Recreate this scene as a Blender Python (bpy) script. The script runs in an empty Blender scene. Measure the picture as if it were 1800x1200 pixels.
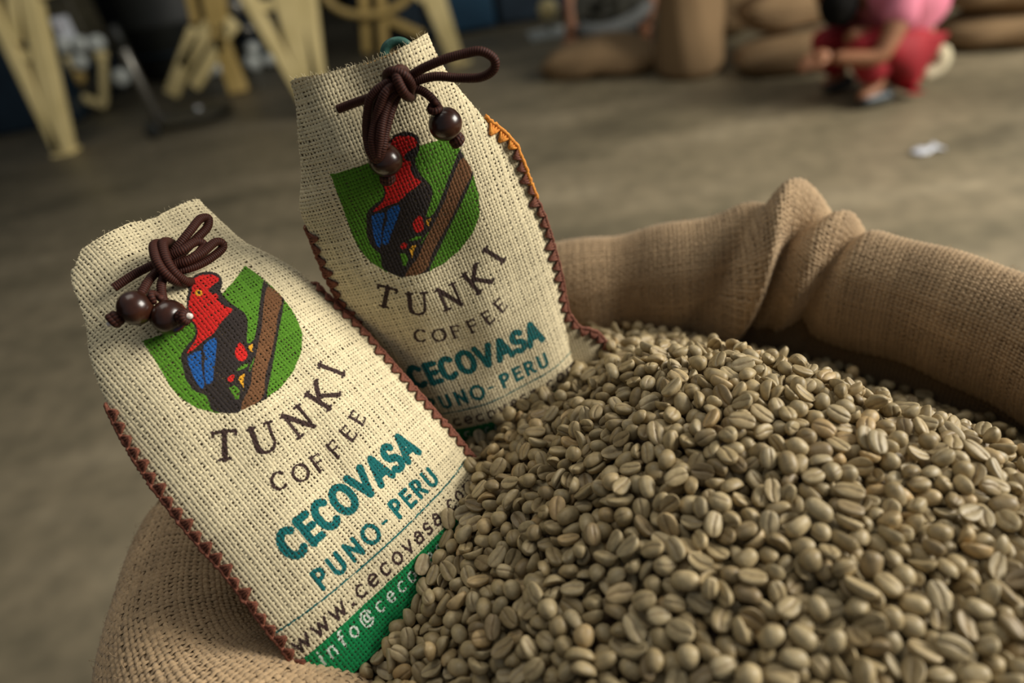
import bpy, bmesh, math, random
import numpy as np
from mathutils import Vector, Matrix, Quaternion
random.seed(7); rng = np.random.default_rng(7)
scene = bpy.context.scene
COL = scene.collection
PI = math.pi

# ------------------------------------------------------------------ camera
PITCH, ROLL, FPX = math.radians(35), math.radians(10.4), 1200.0
CAM = Vector((0, 0, 1.1))
_c, _s = math.cos(ROLL), math.sin(ROLL)
FWD = Vector((0, math.cos(PITCH), -math.sin(PITCH)))
UP0 = Vector((0, math.sin(PITCH), math.cos(PITCH)))
RT0 = Vector((1, 0, 0))
CX = RT0 * _c - UP0 * _s          # camera right
CY = RT0 * _s + UP0 * _c          # camera up
cam_data = bpy.data.cameras.new('camera')
cam = bpy.data.objects.new('camera', cam_data)
COL.objects.link(cam)
mw = Matrix.Identity(4)
for i in range(3):
    mw[i][0] = CX[i]; mw[i][1] = CY[i]; mw[i][2] = -FWD[i]; mw[i][3] = CAM[i]
cam.matrix_world = mw
cam_data.sensor_width = 36; cam_data.lens = 24
cam_data.clip_start = .01; cam_data.clip_end = 60
cam_data.dof.use_dof = True
cam_data.dof.focus_distance = .355
cam_data.dof.aperture_fstop = 3.3
scene.camera = cam

# ------------------------------------------------------------------ world, light, exposure
world = bpy.data.worlds.new('world'); scene.world = world
world.use_nodes = True
wb = world.node_tree.nodes['Background']
wb.inputs[0].default_value = (.80, .86, .92, 1); wb.inputs[1].default_value = .17

def area(name, loc, target, sx, sy, power, col):
    d = bpy.data.lights.new(name, 'AREA'); d.shape = 'RECTANGLE'
    d.size = sx; d.size_y = sy; d.energy = power; d.color = col
    o = bpy.data.objects.new(name, d); COL.objects.link(o)
    o.location = loc
    o.rotation_euler = (Vector(target) - Vector(loc)).to_track_quat('-Z', 'Y').to_euler()
    return o
area('doorway_light', (4.7, .25, 3.0), (.1, .6, .7), 2.6, 2.2, 430, (1.0, .95, .85))
area('overhead_fill', (-.6, 1.6, 4.6), (-.2, .9, 0), 2.2, 2.2, 42, (1.0, .95, .84))  # soft fill added from above, not an opening in the roof
scene.view_settings.view_transform = 'Standard'
scene.view_settings.look = 'None'
scene.view_settings.gamma = 1
scene.view_settings.exposure = 0
scene.view_settings.use_curve_mapping = False

# ------------------------------------------------------------------ helpers
def at(px, py, Y):                 # world point on the vertical plane y = Y
    dx, dy = px - 900, 600 - py
    d = FWD + CX * (dx / FPX) + CY * (dy / FPX)
    return CAM + d * (Y / d.y)
def gnd(px, py, z=0.0):
    dx, dy = px - 900, 600 - py
    d = FWD + CX * (dx / FPX) + CY * (dy / FPX)
    return CAM + d * ((z - CAM.z) / d.z)

def tag(o, label=None, cat=None, group=None, kind=None):
    if label: o['label'] = label
    if cat: o['category'] = cat
    if group: o['group'] = group
    if kind: o['kind'] = kind
    return o
def empty(name, loc, rot=None):
    o = bpy.data.objects.new(name, None); COL.objects.link(o)
    o.location = loc; o.empty_display_size = .02
    if rot is not None: o.rotation_mode = 'QUATERNION'; o.rotation_quaternion = rot
    return o
def link(name, me, mat=None, parent=None, smooth=True):
    if mat is not None and not me.materials: me.materials.append(mat)
    if smooth: me.shade_smooth()
    o = bpy.data.objects.new(name, me); COL.objects.link(o)
    if parent is not None: o.parent = parent
    return o
def mesh(name, verts, faces):
    me = bpy.data.meshes.new(name); me.from_pydata([tuple(v) for v in verts], [], faces); me.update(); return me
def np_mesh(name, V, Fq, smooth=True):
    """fast mesh from arrays, quads or triangles"""
    V = np.asarray(V, np.float32); Fq = np.asarray(Fq, np.int32)
    me = bpy.data.meshes.new(name); n, k = Fq.shape
    me.vertices.add(len(V)); me.vertices.foreach_set('co', V.ravel())
    me.loops.add(n * k); me.loops.foreach_set('vertex_index', Fq.ravel())
    me.polygons.add(n); me.polygons.foreach_set('loop_start', np.arange(n, dtype=np.int32) * k)
    me.update(calc_edges=True)
    if smooth: me.shade_smooth()
    return me
def set_col(me, rgb, name='tint'):
    a = me.color_attributes.new(name, 'FLOAT_COLOR', 'POINT')
    c = np.ones((len(rgb), 4), np.float32); c[:, :3] = rgb
    a.data.foreach_set('color', c.ravel())
def grid_faces(nu, nv, closed_u=False, base=0):
    iu = np.arange(nu if closed_u else nu - 1); iv = np.arange(nv - 1)
    A, B = np.meshgrid(iu, iv, indexing='ij'); A2 = (A + 1) % nu
    f = np.stack([A * nv + B, A2 * nv + B, A2 * nv + B + 1, A * nv + B + 1], -1).reshape(-1, 4)
    return f + base
def set_uv(me, uvs):
    """uv per vertex"""
    l = me.uv_layers.new(name='uv')
    idx = np.empty(len(me.loops), np.int32); me.loops.foreach_get('vertex_index', idx)
    l.data.foreach_set('uv', np.asarray(uvs, np.float32)[idx].ravel())
def catmull(P, n, closed=False):
    P = np.asarray(P, float); m = len(P)
    segs = m if closed else m - 1
    t = np.linspace(0, segs, n, endpoint=not closed)
    i = np.minimum(t.astype(int), segs - 1); f = (t - i)[:, None]
    g = (lambda k: P[k % m]) if closed else (lambda k: P[np.clip(k, 0, m - 1)])
    p0, p1, p2, p3 = g(i - 1), g(i), g(i + 1), g(i + 2)
    return .5 * (2 * p1 + (p2 - p0) * f + (2 * p0 - 5 * p1 + 4 * p2 - p3) * f ** 2 + (3 * p1 - p0 - 3 * p2 + p3) * f ** 3)
def resample(P, n):
    P = np.asarray(P, float); d = np.r_[0, np.cumsum(np.linalg.norm(np.diff(P, axis=0), axis=1))]
    s = np.linspace(0, d[-1], n)
    return np.stack([np.interp(s, d, P[:, k]) for k in range(P.shape[1])], 1), d[-1]
def tube_arrays(path, rad, sides=10, caps=True):
    """path Nx3 (dense), rad scalar or N -> verts, quads, uv (u round, v along in metres)"""
    path = np.asarray(path, float); n = len(path)
    rad = np.broadcast_to(np.asarray(rad, float), (n,)).copy()
    T = np.gradient(path, axis=0); T /= np.linalg.norm(T, axis=1)[:, None] + 1e-12
    ref = np.array([0, 0, 1.]) if abs(T[0][2]) < .9 else np.array([1., 0, 0])
    Nn = np.zeros_like(T); v = np.cross(T[0], ref); v /= np.linalg.norm(v); Nn[0] = v
    for i in range(1, n):
        v = Nn[i - 1] - T[i] * (Nn[i - 1] @ T[i]); Nn[i] = v / (np.linalg.norm(v) + 1e-12)
    B = np.cross(T, Nn)
    a = np.arange(sides) / sides * 2 * PI
    V = path[:, None] + rad[:, None, None] * (np.cos(a)[None, :, None] * Nn[:, None] + np.sin(a)[None, :, None] * B[:, None])
    V = V.reshape(-1, 3)
    i = np.arange(n - 1)[:, None]; j = np.arange(sides)[None]; j2 = (j + 1) % sides
    f = np.stack([i * sides + j, i * sides + j2, (i + 1) * sides + j2, (i + 1) * sides + j], -1).reshape(-1, 4)
    s = np.r_[0, np.cumsum(np.linalg.norm(np.diff(path, axis=0), axis=1))]
    uv = np.stack([np.tile(np.abs(np.arange(sides) / sides - .5) * 2, n), np.repeat(s, sides)], 1)
    if caps:
        V = np.vstack([V, path[0], path[-1]]); b = len(V) - 2
        uv = np.vstack([uv, [0, 0], [0, s[-1]]])
        c1 = [[b, (k + 1) % sides, k, k] for k in range(sides)]
        o = (n - 1) * sides
        c2 = [[b + 1, o + k, o + (k + 1) % sides, o + (k + 1) % sides] for k in range(sides)]
    else: c1 = c2 = []
    return V, f.tolist(), c1 + c2, uv
def tube(name, path, rad, mat, parent=None, sides=10, caps=True):
    V, f, c, uv = tube_arrays(path, rad, sides, caps)
    fs = [tuple(q) for q in f] + [tuple(q[:3]) if q[2] == q[3] else tuple(q) for q in c]
    me = mesh(name, V, fs); set_uv(me, uv)
    return link(name, me, mat, parent)
def bm_obj(name, bm, mat, parent=None, bevel=0, seg=2, smooth=True, sub=0):
    me = bpy.data.meshes.new(name); bm.to_mesh(me); bm.free()
    o = link(name, me, mat, parent, smooth)
    if bevel:
        m = o.modifiers.new('bevel', 'BEVEL'); m.width = bevel; m.segments = seg; m.limit_method = 'ANGLE'
        w = o.modifiers.new('wn', 'WEIGHTED_NORMAL')
    if sub:
        m = o.modifiers.new('sub', 'SUBSURF'); m.levels = sub; m.render_levels = sub
    return o
def box(name, lo, hi, mat, parent=None, bevel=.004, rot=None, kind=None):
    lo = Vector(lo); hi = Vector(hi); c = (lo + hi) / 2; d = hi - lo
    bm = bmesh.new(); bmesh.ops.create_cube(bm, size=1)
    for v in bm.verts: v.co = Vector((v.co.x * d.x, v.co.y * d.y, v.co.z * d.z))
    if rot is not None: bmesh.ops.rotate(bm, verts=bm.verts, cent=(0, 0, 0), matrix=rot)
    bmesh.ops.translate(bm, verts=bm.verts, vec=c)
    o = bm_obj(name, bm, mat, parent, bevel)
    if kind: o['kind'] = kind
    return o
def beam(name, p, q, w, d, mat, parent=None, side=Vector((0, 1, 0)), w2=None):
    """square tube from p to q; w across (at right angles to side), d along side; w2 width at q"""
    p = Vector(p); q = Vector(q); t = (q - p).normalized()
    s = (side - t * side.dot(t)).normalized(); a = t.cross(s)
    w2 = w if w2 is None else w2
    vs = []
    for (o, ww) in ((p, w), (q, w2)):
        for (i, j) in ((-1, -1), (1, -1), (1, 1), (-1, 1)): vs.append(o + a * (i * ww / 2) + s * (j * d / 2))
    fs = [(0, 1, 2, 3), (7, 6, 5, 4), (0, 4, 5, 1), (1, 5, 6, 2), (2, 6, 7, 3), (3, 7, 4, 0)]
    bm = bmesh.new(); V = [bm.verts.new(v) for v in vs]
    for f in fs: bm.faces.new([V[i] for i in f])
    bmesh.ops.recalc_face_normals(bm, faces=bm.faces)
    return bm_obj(name, bm, mat, parent, min(w, w2, d) * .15)
def lathe(name, prof, mat, parent=None, n=32, M=None):
    """prof: list of (r, z)"""
    P = np.array(prof, float); a = np.arange(n) / n * 2 * PI
    V = np.stack([P[None, :, 0] * np.cos(a)[:, None], P[None, :, 0] * np.sin(a)[:, None], np.broadcast_to(P[None, :, 1], (n, len(P)))], -1).reshape(-1, 3)
    if M is not None: V = np.array([tuple(M @ Vector(v)) for v in V])
    me = mesh(name, V, [tuple(q) for q in grid_faces(n, len(P), True)])
    bm = bmesh.new(); bm.from_mesh(me); bmesh.ops.remove_doubles(bm, verts=bm.verts, dist=1e-6)
    bmesh.ops.recalc_face_normals(bm, faces=bm.faces); bm.to_mesh(me); bm.free()
    return link(name, me, mat, parent)
def skin(name, pts, edges, rads, mat, parent=None, sub=2, root=0):
    me = bpy.data.meshes.new(name); me.from_pydata([tuple(p) for p in pts], edges, []); me.update()
    o = link(name, me, mat, parent, False)
    m = o.modifiers.new('skin', 'SKIN'); m.use_smooth_shade = True
    for i, v in enumerate(me.skin_vertices[0].data):
        r = rads[i]; v.radius = (r, r) if not isinstance(r, tuple) else r
        v.use_root = (i == root)
    s = o.modifiers.new('sub', 'SUBSURF'); s.levels = sub; s.render_levels = sub
    return o

# ------------------------------------------------------------------ materials
def new_mat(name):
    m = bpy.data.materials.new(name); m.use_nodes = True
    nt = m.node_tree; b = nt.nodes['Principled BSDF']
    return m, nt, b
def N(nt, t, **kw):
    n = nt.nodes.new(t)
    for k, v in kw.items(): setattr(n, k, v)
    return n
def ramp(nt, stops, fac=None):
    r = N(nt, 'ShaderNodeValToRGB'); e = r.color_ramp.elements
    e[0].position, e[0].color = stops[0][0], (*stops[0][1], 1)
    e[1].position, e[1].color = stops[-1][0], (*stops[-1][1], 1)
    for p, c in stops[1:-1]:
        k = e.new(p); k.color = (*c, 1)
    if fac is not None: nt.links.new(fac, r.inputs[0])
    return r
def noisy(name, c1, c2, scale=8, rough=.6, bump=.1, metal=0, detail=6, spec=.5, stretch=None, dist=.01, coat=0):
    m, nt, b = new_mat(name)
    tc = N(nt, 'ShaderNodeTexCoord'); src = tc.outputs['Object']
    if stretch:
        mp = N(nt, 'ShaderNodeMapping'); mp.inputs['Scale'].default_value = stretch
        nt.links.new(src, mp.inputs[0]); src = mp.outputs[0]
    n = N(nt, 'ShaderNodeTexNoise'); n.inputs['Scale'].default_value = scale; n.inputs['Detail'].default_value = detail
    nt.links.new(src, n.inputs['Vector'])
    r = ramp(nt, [(.3, c1), (.7, c2)], n.outputs['Fac'])
    nt.links.new(r.outputs[0], b.inputs['Base Color'])
    b.inputs['Roughness'].default_value = rough; b.inputs['Metallic'].default_value = metal
    b.inputs['Specular IOR Level'].default_value = spec
    b.inputs['Coat Weight'].default_value = coat
    if bump:
        bp = N(nt, 'ShaderNodeBump'); bp.inputs['Strength'].default_value = bump; bp.inputs['Distance'].default_value = dist
        nt.links.new(n.outputs['Fac'], bp.inputs['Height']); nt.links.new(bp.outputs[0], b.inputs['Normal'])
    return m

def thread_mat(name, tint, rough=.85):
    """fibre threads: base colour from the mesh's own colour attribute, fine fibre noise"""
    m, nt, b = new_mat(name)
    at_ = N(nt, 'ShaderNodeAttribute', attribute_name='tint')
    tc = N(nt, 'ShaderNodeTexCoord')
    n = N(nt, 'ShaderNodeTexNoise'); n.inputs['Scale'].default_value = 1900; n.inputs['Detail'].default_value = 3
    nt.links.new(tc.outputs['Object'], n.inputs['Vector'])
    r = ramp(nt, [(.25, (.74, .72, .68)), (.75, (1.08, 1.08, 1.08))], n.outputs['Fac'])
    mx = N(nt, 'ShaderNodeMix', data_type='RGBA', blend_type='MULTIPLY'); mx.inputs[0].default_value = 1
    nt.links.new(at_.outputs['Color'], mx.inputs[6]); nt.links.new(r.outputs[0], mx.inputs[7])
    nt.links.new(mx.outputs[2], b.inputs['Base Color'])
    b.inputs['Roughness'].default_value = rough; b.inputs['Specular IOR Level'].default_value = .2
    b.inputs['Sheen Weight'].default_value = .15
    bp = N(nt, 'ShaderNodeBump'); bp.inputs['Strength'].default_value = .35; bp.inputs['Distance'].default_value = .0003
    nt.links.new(n.outputs['Fac'], bp.inputs['Height']); nt.links.new(bp.outputs[0], b.inputs['Normal'])
    return m
def weave_mat(name, thread, hole, pitch):
    """woven cloth from uv in metres"""
    m, nt, b = new_mat(name)
    uv = N(nt, 'ShaderNodeUVMap'); sp = N(nt, 'ShaderNodeSeparateXYZ'); nt.links.new(uv.outputs[0], sp.inputs[0])
    nz = N(nt, 'ShaderNodeTexNoise'); nz.inputs['Scale'].default_value = 60; nt.links.new(uv.outputs[0], nz.inputs['Vector'])
    outs = []
    for k in (0, 1):
        mu = N(nt, 'ShaderNodeMath', operation='MULTIPLY_ADD'); mu.inputs[1].default_value = PI / pitch
        nt.links.new(sp.outputs[k], mu.inputs[0]); nt.links.new(nz.outputs['Fac'], mu.inputs[2])
        s = N(nt, 'ShaderNodeMath', operation='SINE'); nt.links.new(mu.outputs[0], s.inputs[0])
        a = N(nt, 'ShaderNodeMath', operation='ABSOLUTE'); nt.links.new(s.outputs[0], a.inputs[0])
        outs.append(a)
    mx = N(nt, 'ShaderNodeMath', operation='MAXIMUM'); nt.links.new(outs[0].outputs[0], mx.inputs[0]); nt.links.new(outs[1].outputs[0], mx.inputs[1])
    fine = N(nt, 'ShaderNodeTexNoise'); fine.inputs['Scale'].default_value = 700; nt.links.new(uv.outputs[0], fine.inputs['Vector'])
    r = ramp(nt, [(.35, hole), (.62, thread)], mx.outputs[0])
    r2 = ramp(nt, [(.3, (.7, .7, .7)), (.7, (1.1, 1.1, 1.1))], fine.outputs['Fac'])
    mm = N(nt, 'ShaderNodeMix', data_type='RGBA', blend_type='MULTIPLY'); mm.inputs[0].default_value = 1
    nt.links.new(r.outputs[0], mm.inputs[6]); nt.links.new(r2.outputs[0], mm.inputs[7])
    nt.links.new(mm.outputs[2], b.inputs['Base Color'])
    bp = N(nt, 'ShaderNodeBump'); bp.inputs['Strength'].default_value = .8; bp.inputs['Distance'].default_value = pitch * .25
    nt.links.new(mx.outputs[0], bp.inputs['Height']); nt.links.new(bp.outputs[0], b.inputs['Normal'])
    b.inputs['Roughness'].default_value = .9; b.inputs['Specular IOR Level'].default_value = .15
    return m

M_thread = thread_mat('cream_jute_thread', None)
M_burlap = thread_mat('brown_jute_thread', None)
M_lining = noisy('bag_lining', (.19, .135, .070), (.28, .205, .112), 200, .95, .1, dist=.0004)
M_sackcloth = weave_mat('sackcloth', (.29, .195, .105), (.11, .07, .037), .0029)
M_farsack = weave_mat('far_sackcloth', (.29, .19, .10), (.13, .08, .04), .006)
M_bagback = weave_mat('bag_back_cloth', (.62, .52, .33), (.18, .13, .07), .0019)
M_brownback = weave_mat('tan_back_cloth', (.50, .30, .12), (.2, .1, .04), .0019)
M_wood = noisy('bead_wood', (.010, .004, .003), (.050, .015, .007), 90, .27, .05, stretch=(1, 1, .25), dist=.0005, coat=.12)
M_tip = noisy('cord_tip', (.55, .46, .38), (.8, .74, .68), 500, .3, .2, dist=.0006)
M_stitch = noisy('brown_yarn', (.085, .022, .012), (.24, .075, .036), 900, .8, .6, dist=.0006)
M_orange = noisy('orange_yarn', (.55, .16, .012), (.80, .33, .04), 900, .8, .6, dist=.0006)
M_greencord = noisy('green_cord', (.01, .06, .045), (.03, .12, .09), 400, .6, .3, dist=.0006)
def cord_mat():
    m, nt, b = new_mat('braided_cord')
    uv = N(nt, 'ShaderNodeUVMap'); sp = N(nt, 'ShaderNodeSeparateXYZ'); nt.links.new(uv.outputs[0], sp.inputs[0])
    a = N(nt, 'ShaderNodeMath', operation='MULTIPLY'); a.inputs[1].default_value = 2.6; nt.links.new(sp.outputs[0], a.inputs[0])
    k = N(nt, 'ShaderNodeMath', operation='MULTIPLY_ADD'); k.inputs[1].default_value = 2 * PI / .0011
    k2 = N(nt, 'ShaderNodeMath', operation='MULTIPLY'); k2.inputs[1].default_value = 3.2
    nt.links.new(sp.outputs[0], k2.inputs[0])
    nt.links.new(sp.outputs[1], k.inputs[0]); nt.links.new(k2.outputs[0], k.inputs[2])
    s = N(nt, 'ShaderNodeMath', operation='SINE'); nt.links.new(k.outputs[0], s.inputs[0])
    r = ramp(nt, [(.0, (.022, .006, .004)), (1, (.070, .020, .012))])
    h = N(nt, 'ShaderNodeMath', operation='MULTIPLY_ADD'); h.inputs[1].default_value = .5; h.inputs[2].default_value = .5
    nt.links.new(s.outputs[0], h.inputs[0]); nt.links.new(h.outputs[0], r.inputs[0])
    nt.links.new(r.outputs[0], b.inputs['Base Color'])
    bp = N(nt, 'ShaderNodeBump'); bp.inputs['Strength'].default_value = .6; bp.inputs['Distance'].default_value = .0003
    nt.links.new(h.outputs[0], bp.inputs['Height']); nt.links.new(bp.outputs[0], b.inputs['Normal'])
    b.inputs['Roughness'].default_value = .6; b.inputs['Specular IOR Level'].default_value = .2
    return m
M_cord = cord_mat()
def floor_mat():
    m, nt, b = new_mat('worn_concrete')
    tc = N(nt, 'ShaderNodeTexCoord')
    n1 = N(nt, 'ShaderNodeTexNoise'); n1.inputs['Scale'].default_value = 1.6; n1.inputs['Detail'].default_value = 7; n1.inputs['Roughness'].default_value = .6
    mp = N(nt, 'ShaderNodeMapping'); mp.inputs['Scale'].default_value = (.7, 1.7, 1); mp.inputs['Rotation'].default_value = (0, 0, .12)
    nt.links.new(tc.outputs['Object'], mp.inputs[0]); nt.links.new(mp.outputs[0], n1.inputs['Vector'])
    r = ramp(nt, [(.28, (.105, .09, .058)), (.45, (.185, .155, .098)), (.56, (.225, .185, .118)), (.72, (.30, .25, .165))], n1.outputs['Fac'])
    n2 = N(nt, 'ShaderNodeTexNoise'); n2.inputs['Scale'].default_value = 14; n2.inputs['Detail'].default_value = 5
    nt.links.new(tc.outputs['Object'], n2.inputs['Vector'])
    r2 = ramp(nt, [(.3, (.78, .78, .76)), (.7, (1.15, 1.13, 1.1))], n2.outputs['Fac'])
    mm = N(nt, 'ShaderNodeMix', data_type='RGBA', blend_type='MULTIPLY'); mm.inputs[0].default_value = 1
    nt.links.new(r.outputs[0], mm.inputs[6]); nt.links.new(r2.outputs[0], mm.inputs[7])
    nt.links.new(mm.outputs[2], b.inputs['Base Color'])
    rr = ramp(nt, [(.3, (.42,) * 3), (.7, (.62,) * 3)], n1.outputs['Fac']); nt.links.new(rr.outputs[0], b.inputs['Roughness'])
    b.inputs['Specular IOR Level'].default_value = .4
    bp = N(nt, 'ShaderNodeBump'); bp.inputs['Strength'].default_value = .2; bp.inputs['Distance'].default_value = .01
    nt.links.new(n2.outputs['Fac'], bp.inputs['Height']); nt.links.new(bp.outputs[0], b.inputs['Normal'])
    return m
M_floor = floor_mat()
M_wall = noisy('dark_wall', (.012, .014, .014), (.03, .032, .03), 3, .8, .1)
M_cream = noisy('cream_paint', (.56, .45, .20), (.70, .57, .28), 6, .45, .05)
M_ochre = noisy('ochre_paint', (.36, .25, .075), (.48, .34, .12), 6, .5, .05)
M_navy = noisy('navy_paint', (.004, .010, .018), (.010, .022, .036), 4, .4, .05)
M_blue = noisy('blue_paint', (.006, .03, .06), (.012, .05, .09), 4, .4, .05)
M_black = noisy('black_rubber', (.004, .005, .004), (.012, .013, .010), 8, .6, .1)
M_olive = noisy('olive_metal', (.025, .022, .012), (.06, .052, .03), 6, .6, .1, stretch=(1, 1, 6))
M_steel = noisy('dull_steel', (.16, .15, .13), (.26, .25, .22), 20, .35, .05, metal=.7)
M_chrome = noisy('bright_steel', (.7, .7, .68), (.85, .85, .82), 20, .12, 0, metal=1)
M_pale = noisy('pale_plate_glint', (.42, .45, .42), (.6, .62, .58), 10, .3, .05)  # pale plate tone, also put on the pulleys for their blurred highlights
M_white = noisy('white_card', (.62, .64, .70), (.75, .77, .82), 10, .5, .05)
M_red = noisy('red_paint', (.12, .006, .006), (.2, .012, .010), 10, .5, .05)
M_skin = noisy('skin', (.26, .11, .05), (.34, .15, .075), 20, .5, .05)
M_hair = noisy('black_hair', (.003, .003, .003), (.009, .008, .007), 60, .8, .3, stretch=(1, 1, .1), dist=.004, spec=.08)
M_pink = noisy('pink_cotton', (.62, .16, .24), (.74, .24, .33), 9, .8, .2, dist=.01)
M_redcloth = noisy('red_cotton', (.22, .004, .010), (.36, .010, .018), 9, .75, .25, dist=.01)
M_creamcloth = noisy('cream_cotton', (.52, .45, .28), (.68, .60, .42), 9, .8, .2)
M_darkcloth = noisy('dark_cotton', (.012, .012, .008), (.035, .032, .020), 9, .85, .2)
M_greycloth = noisy('grey_cotton', (.09, .095, .09), (.15, .155, .15), 9, .85, .2)
M_shoe = noisy('dark_shoe', (.008, .014, .02), (.03, .045, .05), 20, .4, .1)

# ------------------------------------------------------------------ setting
def plate(name, lo, hi, mat):
    o = box(name, lo, hi, mat, None, 0); o['kind'] = 'structure'; return o
plate('floor', (-9, -5, -.05), (9, 10.05, 0), M_floor)
plate('wall_back', (-9, 9.0, .002), (9, 9.2, 5.2), M_wall)
plate('wall_left', (-8.6, -5, .002), (-8.4, 8.998, 5.2), M_wall)

# ------------------------------------------------------------------ weaving real threads over a surface
def vnoise(x, seed):
    r = np.random.default_rng(seed).normal(size=4096)
    i = np.floor(x).astype(int); f = x - i; f = f * f * (3 - 2 * f)
    return r[i % 4096] * (1 - f) + r[(i + 1) % 4096] * f
def weave(surf, A, B, pitch, stepa, stepb, colour, width=.66, amp=.14, across=(-.5, -.2, .2, .5), seed=1, keepf=None, hgt=.22, wj=.14, lift=0.):
    """surf(a, b) -> P, N with a, b in metres.  Warp threads at fixed a, weft threads at fixed b.
    returns V, F, tints"""
    R = np.random.default_rng(seed); Vs = []; Fs = []; Cs = []; base = 0
    ac = np.array(across); k = len(ac); up = hgt * (1 - (2 * np.abs(ac)) ** 2)
    for kind in (0, 1):
        lo, hi = (A if kind == 0 else B); l2, h2 = (B if kind == 0 else A); st = stepb if kind == 0 else stepa
        ids = np.arange(int(np.ceil(lo / pitch)), int(np.floor(hi / pitch)) + 1)
        s = np.linspace(l2, h2, int((h2 - l2) / st) + 1)
        for t in ids:
            w = pitch * width * (1 + wj * R.normal()) * (1 + .10 * vnoise(s / (pitch * 3.1) + R.uniform(0, 4000), seed + 3))
            w = np.clip(w, pitch * .34, pitch * 1.0)
            c = t * pitch + pitch * .07 * R.normal() + pitch * .09 * vnoise(s / (pitch * 6) + R.uniform(0, 4000), seed + 4)
            und = amp * pitch * np.cos(PI * s / pitch + PI * t) * (1 if kind == 0 else -1)
            cc = c[:, None] + ac[None] * w[:, None]
            if kind == 0: a_, b_ = cc, np.broadcast_to(s[:, None], cc.shape)
            else: a_, b_ = np.broadcast_to(s[:, None], cc.shape), cc
            P, Nn = surf(a_.ravel(), b_.ravel())
            off = (lift + und[:, None] + up[None] * w[:, None]).ravel()
            V = P + Nn * off[:, None]
            n = len(s)
            i = np.arange(n - 1)[:, None]; j = np.arange(k - 1)[None]
            f = np.stack([i * k + j, i * k + j + 1, (i + 1) * k + j + 1, (i + 1) * k + j], -1)
            if kind == 0: f = f[..., ::-1]
            f = f.reshape(-1, 4)
            if keepf is not None:
                kp = keepf(a_.ravel(), b_.ravel()); f = f[kp[f].all(1)]
            Vs.append(V); Fs.append(f + base); base += len(V)
            tone = (1 + .035 * R.normal()) * (1 + .06 * vnoise(s / (pitch * 4) + R.uniform(0, 4000), seed + 5))
            Cs.append(colour(a_.ravel(), b_.ravel()) * np.repeat(tone, k)[:, None])
    V = np.vstack(Vs); F = np.vstack(Fs); Ct = np.vstack(Cs)
    used = np.zeros(len(V), bool); used[F] = True; m = np.cumsum(used) - 1
    return V[used], m[F], Ct[used]

# ------------------------------------------------------------------ the big open burlap sack
RIDGE = [(.0, .478, .846, .038), (.05, .470, .849, .040), (.10, .459, .855, .038), (.165, .442, .861, .036), (.208, .430, .879, .035),
         (.245, .405, .859, .033), (.285, .368, .849, .031), (.325, .318, .838, .030), (.350, .250, .832, .032), (.352, .17, .832, .040),
         (.325, .075, .835, .042), (.26, .01, .83, .040), (.16, -.02, .825, .040), (.05, .0, .82, .040), (-.02, .050, .812, .042),
         (-.080, .100, .806, .046), (-.130, .148, .812, .048), (-.180, .190, .808, .047), (-.210, .235, .805, .043), (-.218, .290, .808, .040),
         (-.205, .345, .82, .038), (-.165, .405, .832, .038), (-.10, .455, .842, .038), (-.05, .473, .845, .038)]
RG = catmull(np.array(RIDGE), 960, True)
SACK_C = np.array([.07, .20])
_per = np.r_[0, np.cumsum(np.linalg.norm(np.diff(np.vstack([RG, RG[:1]])[:, :2], axis=0), axis=1))]
PERI = _per[-1]
_tan = (np.roll(RG, -1, 0) - np.roll(RG, 1, 0))[:, :2]; _tan /= np.linalg.norm(_tan, axis=1)[:, None]
_out = np.stack([-_tan[:, 1], _tan[:, 0]], 1)
_out *= np.sign(((RG[:, :2] - SACK_C) * _out).sum(1))[:, None]
for _ in range(30): _out = (_out + np.roll(_out, 1, 0) + np.roll(_out, -1, 0)) / 3
_out /= np.linalg.norm(_out, axis=1)[:, None]
# cross-section of the cuff (outward offset, height) in units of r; first and last entries absolute metres below the cuff
PROF_R = np.array([(-.50, -1.75), (-.82, -1.25), (-1.02, -.65), (-1.04, -.05), (-.86, .52), (-.45, .88), (.05, 1.0), (.55, .84), (.92, .42), (1.05, -.15), (1.02, -.9), (.95, -1.8)])
PR, _L = resample(catmull(PROF_R, 200), 240)
def sack_surf(u, v):
    """u metres along the rim, v metres along the cuff profile from its inner bottom"""
    u = np.mod(u, PERI)
    g = [np.interp(u, _per, np.r_[RG[:, k], RG[0, k]]) for k in range(4)]
    o = [np.interp(u, _per, np.r_[_out[:, k], _out[0, k]]) for k in range(2)]
    t = np.clip(v / (.040 * _L), 0, 1) * (len(PR) - 1)
    ax = np.interp(t, np.arange(len(PR)), PR[:, 0]); az = np.interp(t, np.arange(len(PR)), PR[:, 1])
    # soft folds along the rim
    d = fold(u, v)
    r = g[3]
    rad = ax * r; hh = az * r
    nn = np.hypot(ax, az) + 1e-6
    rad = rad + d * ax / nn; hh = hh + d * az / nn
    return np.stack([g[0] + o[0] * rad, g[1] + o[1] * rad, g[2] - r + hh], -1)
def fold(u, v):
    vv = v / (.040 * _L)
    bump = lambda c, w, k=0.: np.exp(-(((u - c - k * (vv - .45) + PERI / 2) % PERI - PERI / 2) / w) ** 2)
    d = .0016 * np.sin(u * 33 + 1.3 + 1.2 * vv) + .0008 * np.sin(u * 97 + vv * 3)
    d = d - .0065 * bump(U_DENT, .020, .0) * np.clip(1.25 - vv * 1.6, 0, 1)
    d = d + .010 * bump(U_PEAK, .010, .10) - .013 * bump(U_PEAK + .019, .0075, .10) + .006 * bump(U_PEAK + .036, .007, .07) - .009 * bump(U_PEAK + .047, .006, .05)
    d = d - .010 * bump(U_PEAK - .022, .012, .13)
    d = d + .006 * bump(U_LEFT, .03, .2) - .008 * bump(U_LEFT - .05, .012, .15)
    return d
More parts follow.
